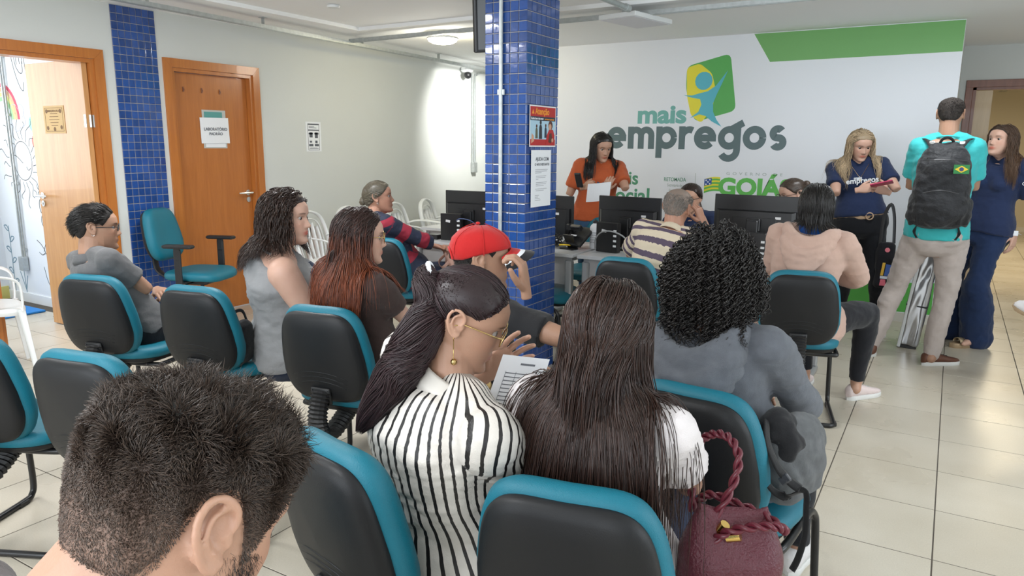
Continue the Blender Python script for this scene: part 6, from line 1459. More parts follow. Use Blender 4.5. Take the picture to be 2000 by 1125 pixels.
strands_mesh(b, 'hair_strands', S, .00028*RNG.uniform(.7, 1.4, n)*np.interp(z, [.05, .17], [.8, 1.25]), hairmat('soft_black_hair', (.042, .031, .025), .36), tF(z, a), parent=o)['kind'] = 'stuff'
# under-volume for the curly top
hc = hair_cap(b, HB, ([0, 40, 60, 90, 130, 180], [.194, .190, .184, .178, .178, .178]), .009, name='hair_top', tint=(1.1, 1, .95), bumps=.004, k=150)
# temple and beard stubble
zb = RNG.uniform(.0, .10, 1500)**1.0; ab = np.clip(RNG.normal(1.22, .13, 1500)-(zb-.05)*1.0, .8, 1.5); Pb = headP(zb, ab, .0005)
for q in (-1, 1):
    Pq = Pb*np.array([q, 1, 1]); dq = unit(np.array([0, .35, -1])[None]+RNG.normal(size=(1500, 3))*.3+unit(Pq-np.array([0, 0, .1]))*.25); S = np.stack([Pq, Pq+dq*.003, Pq+dq*.006], 1)*b.hs-np.array([0, 0, .115*b.hs]); strands_mesh(b, 'beard_strands', b.head+S@b.Rh.T, .00020*RNG.uniform(.5, 1.3, 1500), HB, rtint(1500), parent=b.root)['kind'] = 'stuff'
# ================================================================= DESKS, SCREENS AND FITTINGS
desk(-3.58, -2.175, 4.46, 5.12, 'pale grey desk nearest the left wall, standing behind the tiled pillar')
desk(-2.145, -.62, 4.46, 5.12, 'pale grey desk on the right, in front of the woman in the beige hoodie')
desk(-4.08, -2.90, 5.22, 5.85, 'pale grey desk standing behind the leftmost desk near the white chairs')
monitor((-3.22, 4.78), 3, 'black monitor left of the tiled pillar, seen from behind', .50, .30, .965)
monitor((-2.62, 4.86), -4, 'black monitor just right of the tiled pillar, beside the desk phone', .50, .30, .955)
monitor((-1.965, 4.92), -4, 'black monitor in front of the woman in the orange polo', .49, .30, .965)
monitor((-1.075, 4.90), -4, 'large black monitor on the right, left of the beige hoodie', .56, .315, 1.005)
make_mini_pc((-3.30, 4.62), 8, 'small black computer standing behind the monitor left of the pillar')
make_mini_pc((-1.03, 4.66), -4, 'small black computer under the large monitor on the right')
make_mini_pc((-2.02, 4.70), -10, 'small black computer behind the monitor near the white bottle')
o = MB().box((0, 0, .018), (.10, .09, .036), bev=.006).obj('power_adapter', M_mon, loc=(-3.46, 4.62, .7405)); tag(o, 'small black box on the leftmost desk beside the computer', 'adapter')
def cable(pts, r, m, label, name='cable'):
    q = MB(); q.tube(smoothpath(pts, 6), r, 6, round_=True); return tag(q.obj(name, m, smooth=True), label, 'cable')
M_cbl = mat('black_cable', (.012, .012, .012), .5); M_cg = mat('grey_cable', (.33, .34, .34), .5); M_cy = mat('yellow_cable', (.75, .50, .02), .5); M_cbb = mat('blue_cable', (.06, .09, .2), .5)
cable([(-3.24, 4.60, .90), (-3.20, 4.60, .915), (-3.12, 4.62, .90), (-3.06, 4.66, .84), (-3.0, 4.72, .76)], .004, M_cbb, 'blue-grey cable arching out of the computer left of the pillar')
cable([(-2.12, 4.70, .76), (-2.10, 4.66, .83), (-2.04, 4.62, .885), (-1.96, 4.60, .90), (-1.88, 4.62, .87), (-1.83, 4.66, .80), (-1.82, 4.72, .75)], .005, M_cg, 'grey cable arching over the computer beside the white bottle')
cable([(-2.42, 4.72, .752), (-2.37, 4.66, .770), (-2.32, 4.66, .772), (-2.30, 4.71, .762), (-2.35, 4.75, .758), (-2.41, 4.73, .762)], .006, M_cy, 'coiled yellow cable on the desk beside the pillar')
rr = np.random.default_rng(3)
for k, (cx, cy, L_) in enumerate(((-2.47, 4.72, 'tangled black cables on the desk beside the pillar, under the monitor'), (-.93, 4.68, 'tangled black cables below the large monitor on the right'))):
    q = MB()
    for j in range(7):
        pts = [(cx+rr.normal()*.05, cy+rr.normal()*.04, .75+abs(rr.normal())*.04) for _ in range(6)]; q.tube(smoothpath(pts, 5), .004, 5, round_=True)
    tag(q.obj('cable_tangle', M_cbl, smooth=True), L_, 'cable')['kind'] = 'stuff'
o = MB().box((0, 0, .015), (.07, .05, .03), bev=.004).obj('network_splitter', M_wpl, loc=(-2.44, 4.80, .7405)); tag(o, 'small white plug box among the cables beside the pillar', 'adapter')
# desk phone, seen from behind
r = empty('desk_phone', (-2.285, 4.72, .7405), math.radians(-18)); tag(r, 'black desk phone with a raised stand on the desk beside the pillar', 'telephone')
T1 = rotx(math.radians(-52)); q = MB(); q.box((0, .03, .085), (.185, .022, .19), R=T1, bev=.006); q.obj('phone_body', M_mon, r)
q = MB(); q.box((-.012, -.035, .052), (.10, .010, .12), R=rotx(math.radians(28)), bev=.003); q.box((-.012, -.055, .004), (.12, .06, .008)); q.obj('stand', M_mon, r)
q = MB(); q.box((-.065, .005, .150), (.048, .045, .05), bev=.012); q.box((-.065, .06, .085), (.030, .13, .022), R=T1, bev=.008); q.box((.02, -.01, .155), (.10, .04, .03), R=T1, bev=.006); q.obj('handset', M_mon, r)
MB().box((-.005, -.012, .098), (.055, .003, .012), R=T1).obj('label', M_sticker, r)
# bottle
r = empty('water_bottle', (-2.165, 4.80, .7405)); tag(r, 'white metal water bottle with a black cap on the desk', 'bottle')
MB().lathe([(.033, 0), (.038, .004), (.039, .012), (.039, .148), (.037, .160), (.028, .174), (.018, .181), (.017, .186)], n=28).obj('bottle_body', mat('white_enamel', (.72, .73, .75), .3), r, smooth=True, angle=50)
q = MB(); q.lathe([(.016, .184), (.019, .186), (.019, .200), (.015, .204), (.006, .206), (.005, .214)], n=18); q.obj('bottle_cap', M_black, r, smooth=True, angle=40)
for k, t in enumerate(('PREVENIR', 'CUIDAR', 'ACOLHER', 'RESPEITAR', 'APOIAR')): text_mesh('lettering', t, .013, M_ink, r, (-.022, -.0395, .115-.017*k), (1, 0, 0), (0, 0, 1), .0008)
# chairs behind the desks
make_armchair('teal swivel chair behind the desks, in front of the woman in the orange polo', (-2.44, 5.36, 0), math.radians(178), arms=False, name='office_chair')
make_armchair('empty teal swivel armchair standing in front of the blue tile strip', (-4.98, 3.60, 0), math.radians(-68), off=(0, -.07, .11))
make_armchair('office chair under the seated woman in navy behind the desks', (-1.67, 5.66, 0), math.radians(184), arms=False, name='office_chair')
make_armchair('office chair under the staff person behind the right monitor', (-.97, 5.86, 0), math.radians(160), arms=False, name='office_chair')
chair(-2.40, 4.50, -90, 'empty teal visitor chair partly hidden behind the tiled pillar, at the desk')
for x, y, d, l in ((-4.72, 6.05, -78, 'white plastic chair by the wall, just right of the striped-shirt person'), (-4.78, 6.68, -74, 'white plastic chair by the wall nearest the left monitor'), (-4.78, 5.40, -80, 'white plastic chair by the wall behind the striped-shirt person'), (-4.70, 4.78, -84, 'white plastic chair by the wall beside the brown wooden door')):
    make_monobloc(l, (x, y, 0), math.radians(d), 'white plastic armchairs along the left wall')
make_monobloc('white plastic chair cut by the left edge, in front of the open door', (-5.20, 2.17, 0), math.radians(-20), None)
make_monobloc('white plastic chair at the right edge under the person with the raised foot', (.83, 4.95, 0), math.radians(4), None)

# ---- ceiling rails, conduits, lamps
def channel(a, b_, label, w_=.045, h=.028):
    a, b_ = np.array(a, float), np.array(b_, float); d = unit(b_-a); L_ = np.linalg.norm(b_-a); s = np.cross(d, W3(0, 0, 1)); R_ = np.stack([s, d, W3(0, 0, 1)], 1); c = (a+b_)/2; q = MB()
    for x in (-w_/2, w_/2): q.box(c+R_@W3(x, 0, 0), (.003, L_, h), R=R_)
    q.box(c+W3(0, 0, -h/2), (w_, L_, .003), R=R_)
    for x in (-w_/4, w_/4): q.box(c+R_@W3(x, 0, -h/2-.002), (.006, L_, .004), R=R_)
    o = tag(q.obj('cable_channel', M_steel), label, 'rail'); return o
ch1 = channel((-4.62, -.6, 2.40), (-5.20, 8.6, 2.40), 'long galvanised channel hanging below the ceiling along the left wall')
for y in (2.2, 3.25, 4.30, 5.56, 6.9):
    x = -4.62-.063*(y+.6); q = MB(); q.box((x, y, 2.435), (.035, .004, .085)); q.box((x, y, 2.468), (.06, .04, .004)); q.box((x, y, 2.388), (.055, .03, .004)); q.obj('hanger', M_steel, ch1)
ch2 = channel((-4.99, 5.38, 2.42), (2.9, 5.14, 2.42), 'galvanised channel crossing the ceiling from the left wall past the lamps')
for x in (-2.2, -.3, 1.4): MB().box((x, 5.29, 2.445), (.03, .03, .05)).obj('hanger', M_steel, ch2)
q = MB(); q.tube([(-2.09, 3.2, 2.415), (-2.07, 5.02, 2.415)], .020, 10); q.tube([(-2.07, 4.98, 2.415), (-2.07, 5.04, 2.415)], .026, 10); tag(q.obj('ceiling_conduit', M_steel, smooth=True, angle=40), 'grey steel pipe on the ceiling ending above the square lamp', 'pipe')
def led(x, y, z, rz, label, on=False, w_=.30, d=.30):
    r = empty('ceiling_light', (x, y, z), rz); tag(r, label, 'light'); MB().box((0, 0, .018), (w_, d, .034), bev=.005).obj('frame', M_wpl, r)
    MB().box((0, 0, -.001), (w_-.03, d-.03, .003)).obj('diffuser', mat('lit_diffuser', (.9, .9, .9), .5, emit=(1, 1, 1), emits=9) if on else mat('unlit_diffuser', (.68, .68, .72), .4), r)
    return r
r = led(-2.14, 5.36, 2.372, math.radians(-12), 'square white ceiling lamp panel, switched off, right of the pillar', w_=.32, d=.50); q = MB(); q.tube(smoothpath([(-.10, .1, .05), (-.06, .08, .075), (.03, .05, .065), (.10, .02, .04)], 4), .004, 5); q.obj('lamp_cable', M_cbl, r)
led(-.23, 5.38, 2.405, math.radians(5), 'lit white ceiling lamp cut by the top edge, right side', True, .24, .24)
r = empty('ceiling_light', (-4.10, 5.62, 2.40)); tag(r, 'lit oval ceiling lamp glowing warm white, left of the pillar', 'light')
MB().lathe([(.02, .03), (.13, .03), (.145, .02), (.14, .008)], n=28).obj('lamp_rim', M_wpl, r, smooth=True, angle=40)
MB().lathe([(.138, .010), (.125, -.012), (.09, -.028), (.04, -.036), (.01, -.037)], n=28).obj('lamp_bowl', mat('glowing_bowl', (1, .95, .8), .4, emit=(1, .93, .70), emits=14), r, smooth=True)
l = bpy.data.lights.new('lamp_glow', 'POINT'); l.energy = 7; l.color = (1, .84, .42); l.shadow_soft_size = .04; lo = bpy.data.objects.new('lamp_glow', l); COL.objects.link(lo); lo.location = (-4.17, 5.86, 2.425)
l = bpy.data.lights.new('lamp_down', 'POINT'); l.energy = 8; l.color = (1, .95, .85); l.shadow_soft_size = .10; lo = bpy.data.objects.new('lamp_down', l); COL.objects.link(lo); lo.location = (-4.10, 5.62, 2.26)
# round detector and sensor on the ceiling
q = MB(); q.lathe([(.045, 0), (.05, .012), (.045, .02), (.01, .021)], n=20); o = q.obj('smoke_detector', M_wpl, smooth=True, angle=40, loc=(-4.15, 4.30, 2.478)); tag(o, 'small round white sensor on the ceiling above the two doors', 'sensor')
# security camera with conduit
r = empty('security_camera', (-5.36, 7.86, 2.36)); tag(r, 'white and black security camera high on the left wall', 'camera')
q = MB(); q.lathe([(.04, .07), (.075, .06), (.08, .02), (.06, .0)], n=20); q.tube([(.0, 0, .04), (-.08, 0, .04)], .02, 8); q.obj('mount', M_wpl, r, smooth=True, angle=40)
MB().ell((.03, -.03, -.035), (.045, .05, .045)).obj('camera_head', M_black, r, smooth=True)
q = MB(); q.tube(smoothpath([(-5.42, 8.5, 2.40), (-5.42, 8.30, 2.40), (-5.42, 8.17, 2.36), (-5.42, 8.12, 2.25), (-5.42, 8.12, 1.25)], 4), .013, 8); q.tube([(-5.42, 8.06, 2.38), (-5.42, 8.06, 1.25)], .010, 8); q.box((-5.41, 8.09, 1.18), (.05, .09, .13), bev=.008); tag(q.obj('wall_conduit', M_steel, smooth=True, angle=40), 'thin grey conduit with a switch box on the wall beside the camera', 'conduit')
# conduit on the pillar
r = empty('pillar_conduit', (-2.365, 3.822, 0)); tag(r, 'grey steel conduit running up the front of the tiled pillar', 'conduit')
MB().tube([(0, 0, .05), (0, 0, 2.47)], .0125, 12).obj('pipe', M_steel, r, smooth=True, angle=40)
for z in (1.78, .55): MB().box((0, .004, z), (.05, .016, .035), bev=.004).obj('clamp', M_steel, r)
# television on a ceiling mount behind the pillar
r = empty('television', (-2.70, 4.52, 2.36), math.radians(62), rx=math.radians(8), ry=math.radians(-6)); tag(r, 'black television hanging from the ceiling behind the pillar', 'television')
MB().box((0, 0, 0), (.62, .035, .50), bev=.008).obj('tv_body', M_mon, r); q = MB(); q.box((0, .03, -.02), (.42, .04, .30), bev=.014); q.tube([(.1, .055, -.12), (.16, .06, -.02), (.12, .058, .12)], .006, 6); q.obj('tv_back', M_mon, r)
MB().box((0, -.0185, 0), (.58, .002, .46)).obj('screen', M_screen, r)
q = MB(); q.tube([(0, .06, 0), (0, .10, .15)], .02, 8); q.obj('ceiling_mount', M_black, r)

# ---- papers and signs
def sheet(name, o, ux, uy, w_, h, m, label, cat='sign', t=.0015, curl=0.0):
    """thin sheet with its lower left corner at o"""
    o, ux, uy = np.array(o, float), unit(ux), unit(uy); n = np.cross(ux, uy); q = MB(); k = 6; V = []
    for s_ in (0, 1):
        for i in range(k+1):
            for v in (0, 1): V.append(o+ux*w_*i/k+uy*h*v+n*(s_*t+curl*math.sin(PI*i/k)*(1-v*.3)))
    F = []; m2 = 2*(k+1)
    for i in range(k): a = 2*i; F += [(a, a+2, a+3, a+1)[::-1], (m2+a, m2+a+2, m2+a+3, m2+a+1)]; F += [(a, a+2, m2+a+2, m2+a), (a+1, m2+a+1, m2+a+3, a+3)]
    F += [(0, m2, m2+1, 1), (2*k, 2*k+1, m2+2*k+1, m2+2*k)]
    q.add(V, F); ob = fixn(q.obj(name, m)); tag(ob, label, cat); return ob
def panel(parent, name, o, ux, uy, poly, m, lift):
    o, ux, uy = np.array(o, float), unit(ux), unit(uy); n = np.cross(ux, uy); return fixn(MB().prism(poly, o+n*lift, ux, uy, n*.0006).obj(name, m, parent))
def rect(x, y, w_, h): return [(x, y), (x+w_, y), (x+w_, y+h), (x, y+h)]
Yv, Zv = W3(0, 1, 0), W3(0, 0, 1); xs = XL-.0518
s = sheet('sign_holder', (xs, 4.085, 1.425), Yv, Zv, .235, .32, mat('grey_card', (.50, .52, .50), .5), 'grey framed notice with a teal header behind the white sheet on the brown door')
panel(s, 'teal_header', (xs, 4.085, 1.425), Yv, Zv, rect(.02, .245, .18, .06), mat('teal_card', (.10, .33, .31), .6), .002)
panel(s, 'white_fields', (xs, 4.085, 1.425), Yv, Zv, rect(.02, .01, .20, .055), M_paper, .002)
s = sheet('door_sign', (xs+.004, 4.062, 1.465), W3(0, 1, .01), W3(0, -.02, 1), .285, .215, M_paper, 'white paper sign reading LABORATÓRIO PADRÃO taped to the closed door', curl=.006)
for k, t in enumerate(('LABORAT\u00d3RIO', 'PADR\u00c3O')): text_mesh('lettering', t, .034, M_ink, s, (xs+.0125, 4.205, 1.575-.040*k), (0, 1, .01), (0, 0, 1), .001, .0006, 'CENTER')
ml = mat('orange_notice_paper', (.60, .40, .17), .7); lo_ = (-6.045, 3.0985, 1.532)
s = sheet('door_notice', lo_, (1, 0, 0), Zv, .285, .205, ml, 'orange printed notice with a border taped to the open door', t=.001)
MBR = mat('brown_ink', (.20, .11, .05), .8); b_ = []
fr_ = MB()
for x, y, w_, h in ((.02, .015, .245, .003), (.02, .187, .245, .003), (.02, .015, .003, .175), (.262, .015, .003, .175)): fr_.prism(rect(x, y, w_, h), W3(*lo_)-Yv*.0014, (1, 0, 0), (0, 0, 1), (0, -.0005, 0))
for k, w_ in enumerate((.10, .12, .14, .11, .09)): fr_.prism(rect(.1425-w_/2, .145-.022*k, w_, .004), W3(*lo_)-Yv*.0014, (1, 0, 0), (0, 0, 1), (0, -.0005, 0))
for x, y in ((.045, .165), (.235, .165), (.045, .04), (.235, .045), (.14, .032)): fr_.prism([(x+a*.016, y+c*.016) for a, c in arc(0, 0, 1, 0, 350, 9)], W3(*lo_)-Yv*.0014, (1, 0, 0), (0, 0, 1), (0, -.0005, 0))
fixn(fr_.obj('printed_border', MBR, s)); text_mesh('lettering', 'BRINQUEDOTECA', .020, MBR, s, (lo_[0]+.1425, lo_[1]-.002, lo_[2]+.160), (1, 0, 0), (0, 0, 1), .0005, .0003, 'CENTER')
# poster on the left wall
po = (XL+.001, 5.195, 1.395); s = sheet('wall_poster', po, Yv, Zv, .20, .285, M_paper, 'small white poster with a grey printed grid on the left wall')
g = MB(); gk = mat('dark_print', (.10, .11, .13), .7)
def gp(x, y, w_, h): g.prism(rect(x, y, w_, h), W3(*po)+W3(.0018, 0, 0), (0, 1, 0), (0, 0, 1), (.0006, 0, 0))
for a in ((.025, .012, .004, .255), (.171, .012, .004, .255), (.025, .012, .15, .004), (.025, .255, .15, .012), (.025, .200, .15, .010), (.04, .225, .10, .004), (.04, .236, .07, .005), (.035, .165, .055, .012), (.110, .165, .055, .012), (.045, .135, .04, .05), (.115, .130, .04, .055), (.035, .050, .055, .022), (.110, .050, .055, .022), (.045, .085, .03, .018), (.118, .080, .03, .025), (.04, .026, .12, .004), (.05, .034, .09, .003)): gp(*a)
fixn(g.obj('printed_grid', gk, s))
# posters on the pillar's right face
xp = PX1+.0075; po = (xp, 3.868, 1.462); RED = mat('red_print', (.46, .02, .02), .5); OY = mat('orange_print', (.85, .34, .03), .5); SKB = mat('pale_blue_print', (.42, .62, .74), .5); DK = mat('dark_blue_print', (.02, .035, .06), .5); FL = mat('flesh_print', (.62, .34, .22), .5); BR = mat('hair_brown_print', (.09, .03, .02), .5)
s = sheet('warning_poster', po, Yv, Zv, .335, .245, mat('white_card', (.80, .80, .82), .4), 'red and white Atenção poster with drawn figures on the pillar')
def pp(nm, poly, m, l_): panel(s, nm, po, Yv, Zv, poly, m, l_)
pp('red_header', rect(.008, .180, .319, .058), RED, .0018); pp('black_strip', rect(.008, .156, .319, .024), DK, .0018); pp('scene_background', rect(.008, .045, .319, .111), SKB, .0018); pp('red_footer', rect(.008, .008, .319, .037), RED, .0018)
text_mesh('lettering', 'Aten\u00e7\u00e3o', .055, OY, s, (xp+.003, 3.935, 1.655), Yv, Zv, .0006, .0012, sx=.95); text_mesh('lettering', 'Cuide bem dos seus', .019, M_paper, s, (xp+.003, 3.882, 1.624), Yv, Zv, .0006, .0004); text_mesh('lettering', 'pertences pessoais', .016, OY, s, (xp+.003, 4.055, 1.624), Yv, Zv, .0006, .0003)
pp('warning_triangle', [(.025, .195), (.055, .195), (.040, .222)], OY, .0024)
def fig_(x, y, h, body, skin_, hood_=None):
    w_ = h*.30; pp('figure_body', [(x-w_*.6, y), (x+w_*.6, y), (x+w_*.5, y+h*.6), (x+w_*.25, y+h*.74), (x-w_*.25, y+h*.74), (x-w_*.5, y+h*.6)], body, .0024); pp('figure_head', [(x+a, y+h*.86+c*1.15) for a, c in arc(0, 0, h*.105, 0, 340, 11)], hood_ or skin_, .0030)
fig_(.085, .05, .085, mat('olive_print', (.12, .12, .07), .5), FL, BR); fig_(.135, .047, .115, mat('charcoal_print', (.025, .025, .03), .5), FL, mat('charcoal_print', (.025, .025, .03), .5)); fig_(.20, .055, .085, DK, FL, BR)
pp('figure_body', [(.20, .010), (.315, .010), (.318, .07), (.295, .105), (.245, .105), (.215, .07)], RED, .0030); pp('figure_hair', [(.262+a, .130+c) for a, c in arc(0, 0, .028, 0, 340, 12)], BR, .0030); pp('figure_head', [(.256+a, .121+c) for a, c in arc(0, 0, .019, 0, 340, 12)], FL, .0036); pp('figure_bag', [(.235, .03), (.265, .02), (.285, .05), (.275, .085), (.248, .08)], BR, .0036); pp('figure_hand', [(.288+a, .04+c) for a, c in arc(0, 0, .013, 0, 340, 9)], FL, .0042); pp('hand_left', [(.02, .02), (.055, .035), (.05, .065), (.025, .08)], FL, .0024)
po2 = (xp+.001, 3.893, 1.097); s = sheet('info_sheet', po2, Yv, Zv, .252, .345, M_paper, 'long white printed help sheet below the red poster on the pillar')
text_mesh('lettering', 'AJUDA COM', .030, M_ink, s, (xp+.0035, 3.945, 1.378), Yv, Zv, .0006, .0005); text_mesh('lettering', 'O WI-FI VISITANTES', .021, M_ink, s, (xp+.0035, 3.935, 1.348), Yv, Zv, .0006, .0004)
g = MB(); gq = mat('pale_grey_ink', (.42, .43, .46), .8)
for k, (x, w_) in enumerate(((.05, .16), (.05, .15), (.05, .08), (None, 0), (.06, .13), (.06, .12), (.06, .03), (None, 0), (.06, .14), (.06, .13), (.06, .10), (None, 0), (.05, .15), (.06, .10), (None, 0), (None, 0), (.05, .05), (.05, .04), (.05, .06), (.05, .07))):
    if x is not None: g.prism(rect(x, .225-.0098*k, w_, .0034), W3(*po2)+W3(.0018, 0, 0), (0, 1, 0), (0, 0, 1), (.0006, 0, 0))
fixn(g.obj('printed_lines', gq, s))
# loose papers
s = sheet('paper_sheet', (-.900, 1.372, .835), unit(W3(.055, .030, -.006)), unit(W3(.0, .09, .12)), .115, .165, M_paper, 'printed white sheet held by the woman with very long hair', 'paper', t=.0008)
g = MB(); uu = unit(W3(.055, .030, -.006)); vv_ = unit(W3(.0, .09, .12)); nn_ = np.cross(uu, vv_)
for i in range(11): g.prism(rect(.02, .018+.010*i, .075, .0022), W3(-.900, 1.372, .835)+nn_*.001, uu, vv_, nn_*.0004)
for j in range(4): g.prism(rect(.02+.025*j, .018, .001, .105), W3(-.900, 1.372, .835)+nn_*.001, uu, vv_, nn_*.0004)
g.prism(rect(.05, .142, .035, .005), W3(-.900, 1.372, .835)+nn_*.001, uu, vv_, nn_*.0004); fixn(g.obj('printed_table', M_ink, s))
sheet('paper_sheet', (-2.545, 5.44, 1.02), unit(W3(1, .05, .12)), unit(W3(.15, -.12, 1)), .20, .15, M_paper, 'white paper held in front of the orange polo', 'paper', t=.001, curl=.012)
o = MB().box((0, 0, 0), (.055, .018, .13), R=rotx(.5), bev=.005).obj('mobile_phone', M_black, loc=(-2.605, 5.42, 1.195)); tag(o, 'dark phone in the hand of the woman in the orange polo', 'phone')
o = MB().box((0, 0, 0), (.150, .075, .010), R=roty(-.25)@rotx(-.3), bev=.003).obj('mobile_phone', mat('pink_red_phone_case', (.50, .04, .12), .35), loc=(-.44, 6.00, 1.215)); tag(o, 'phone in a pink-red case held by the blond woman', 'phone')
# leaning roll in silver plastic
r = empty('wrapped_roll', (-.165, 6.10, 0), 0, ry=math.radians(6.5)); tag(r, 'silver plastic-wrapped roll standing behind the legs of the man with the backpack', 'roll')
q = MB(); q.box((0, 0, .40), (.135, .10, .78), bev=.02); V, Q = remesh(q, .010, 3); N_ = vnormals(V, Q); V = V+N_*(folds(V, 8, 45, (1, 1, .22))*.007)[:, None]
np_mesh('plastic_wrap', V, Q, mat('crinkled_silver_film', (.45, .46, .48), .18, .85), parent=r)
q = MB(); q.box((-.055, -.01, .40), (.022, .09, .80), bev=.004); q.obj('edge_board', M_wpl, r); MB().box((0, 0, .012), (.125, .10, .024), bev=.004).obj('foot', M_mon, r)
q = MB(); q.box((0, 0, .33), (.142, .108, .012), bev=.003); q.obj('tie_band', M_black, r)
# black tote with coloured print hanging by the blond woman
q = MB(); q.box((-.385, 6.30, .58), (.13, .05, .36), bev=.02); V, Q = remesh(q, .010, 3); V = V+vnormals(V, Q)*(folds(V, 9, 20)*.006)[:, None]; o = np_mesh('tote_bag', V, Q, fab('black_canvas', (.012, .012, .016))); tag(o, 'black tote bag with a coloured print hanging beside the blond woman', 'bag')
for nm, pl_, c in (('yellow_print', [(-.405, .50), (-.385, .50), (-.375, .60), (-.395, .60)], (.75, .45, .05)), ('blue_print', [(-.378, .50), (-.335, .50), (-.335, .585), (-.37, .59)], (.05, .12, .40)), ('pink_print', [(-.405, .42), (-.36, .42), (-.365, .47), (-.40, .47)], (.75, .16, .22)), ('pink_dot', [(-.372+a, .70+c_) for a, c_ in arc(0, 0, .018, 0, 330, 9)], (.75, .2, .25)), ('white_print', [(-.405, .475), (-.345, .475), (-.345, .495), (-.405, .495)], (.7, .75, .85))):
    fixn(MB().prism(pl_, (0, 6.268, 0), (1, 0, 0), (0, 0, 1), (0, .004, 0)).obj(nm, mat(nm, c, .6), o))
q = MB(); q.tube(smoothpath([(-.43, 6.30, .75), (-.42, 6.29, .95), (-.38, 6.28, 1.05), (-.35, 6.30, .95), (-.335, 6.30, .75)], 5), [(.003, .014)]*21, 6); q.obj('strap', M_black, o)

# ---- bags
# burgundy handbag
BURG = mat('burgundy_leather', (.105, .018, .030), .38, bump=.9, bscale=160, var=.12, vscale=9); BURG2 = mat('burgundy_smooth_leather', (.13, .017, .030), .30)
GO = mat('polished_gold', (.72, .50, .16), .18, 1.0)
r = empty('handbag', (-.325, 1.47, .475), scale=.86); tag(r, 'burgundy woven leather handbag with twisted handles beside the long-haired woman', 'bag')
n = 26; rings = []
for z, w_, d_ in ((.0, .115, .062), (.015, .128, .075), (.08, .135, .085), (.16, .125, .070), (.23, .105, .040), (.27, .090, .018), (.285, .084, .010)): rings.append([(w_*math.copysign(abs(math.cos(a))**.7, math.cos(a)), d_*math.copysign(abs(math.sin(a))**.8, math.sin(a)), z+.012*math.cos(a*2)*(z > .2)) for a in np.arange(n)/n*2*PI])
q = MB(); q.loft(rings); V, Q = remesh(q, .0065, 3); V = V+vnormals(V, Q)*(folds(V, 14, 26, (1, 1, .8))*.006)[:, None]; Rz = rotz(math.radians(28)); bo = np_mesh('bag_body', V@Rz.T, Q, BURG, parent=r)
def twist(path, parent, r0=.0062, off=.0065, turns=9):
    P = smoothpath(path, 12); T_ = unit(np.gradient(P, axis=0)); X_ = unit(np.cross(T_, W3(.1, .9, .2))); Y_ = np.cross(T_, X_); k = np.linspace(0, turns*2*PI, len(P)); q = MB()
    for ph in (0, PI): q.tube(P+X_*(np.cos(k+ph)*off)[:, None]+Y_*(np.sin(k+ph)*off)[:, None], r0, 7, round_=True)
    return q.obj('handle', BURG2, parent, smooth=True)
twist([(-.05, -.045, .17), (-.045, -.03, .24), (-.01, .0, .33), (-.005, .04, .40), (-.04, .07, .435), (-.085, .08, .43), (-.115, .06, .40), (-.12, .03, .34), (-.10, 0, .25)], r)
twist([(-.04, -.05, .20), (.0, -.055, .245), (.06, -.04, .27), (.11, -.02, .275), (.12, .01, .255), (.07, .03, .27), (.0, .045, .275), (-.07, .05, .28), (-.1, .03, .26)], r, turns=8)
q = MB()
for c, d, L_ in (((-.052, -.052, .175), (.1, -.1, 1), .034), ((-.015, -.040, .245), (.5, -.1, .85), .03), ((.015, -.048, .235), (1, .1, .35), .034)):
    c, d = W3(*c), unit(W3(*d)); MB().tube([c-d*L_/2, c+d*L_/2], .0125, 10).obj('gold_sleeve', GO, r, smooth=True, angle=45)
c = W3(-.070, -.062, .112); q.tube([c+W3(math.cos(t)*.026, -.004+.006*math.sin(t), math.sin(t)*.030) for t in np.arange(22)/22*6.28], .0032, 7, closed=True); q.tube([c+W3(.002, 0, .03), c+W3(.012, .008, .056)], .006, 8)
q.obj('gold_ring', GO, r, smooth=True, angle=45)
for y in (.03,): q = MB(); q.box((-.06, -.064, .075), (.045, .012, .11), R=rotz(.5), bev=.005); q.obj('side_strap', BURG2, r)
# grey backpack on the seat beside the curly-haired person
GB = fab('grey_melange_nylon', (.115, .12, .125), .9, bump=.5, bscale=500, var=.25); r = empty('backpack', (-.30, 1.99, .53), math.radians(-20), scale=.78); tag(r, 'grey backpack with loose black straps on the seat beside the curly-haired person', 'bag')
q = MB(); q.ell((0, .02, .15), (.095, .15, .16)); q.box((0, .0, .09), (.15, .24, .16), bev=.04); V, Q = remesh(q, .008, 4); V = V+vnormals(V, Q)*(folds(V, 15, 22)*.010)[:, None]; np_mesh('bag_body', V, Q, GB, parent=r)
q = MB(); q.ell((-.02, -.05, .25), (.07, .075, .075)); q.ell((.015, -.06, .21), (.055, .06, .06)); V, Q = remesh(q, .007, 4); V = V+vnormals(V, Q)*(folds(V, 16, 34)*.009)[:, None]; np_mesh('top_flap', V, Q, fab('black_nylon', (.015, .015, .017)), parent=r)
WEB = fab('black_webbing', (.014, .014, .015), .7)
def web(pts, w_, parent, name='strap', t=.0016, up=(0, 0, 1)): q = MB(); P = smoothpath(pts, 6); q.tube(P, [(w_, t)]*len(P), 6, up=up); return q.obj(name, WEB, parent, smooth=True)
web([(-.03, -.12, .30), (.01, -.17, .25), (.06, -.19, .19), (.10, -.18, .15), (.135, -.17, .13)], .020, r, t=.004, up=(1, 0, .3)); web([(-.02, -.12, .24), (.0, -.17, .17), (.04, -.19, .11), (.09, -.18, .09), (.135, -.17, .12)], .016, r, up=(1, 0, .3))
web([(.135, -.17, .13), (.155, -.165, .12), (.16, -.165, .06), (.165, -.17, -.02), (.155, -.18, -.10), (.14, -.185, -.15)], .011, r, up=(0, 1, 0)); q = MB(); q.box((.095, -.195, .155), (.028, .012, .040), R=roty(.7), bev=.004); q.box((.095, -.202, .155), (.022, .006, .006)); q.obj('buckle', mat('grey_plastic', (.06, .065, .075), .4), r)
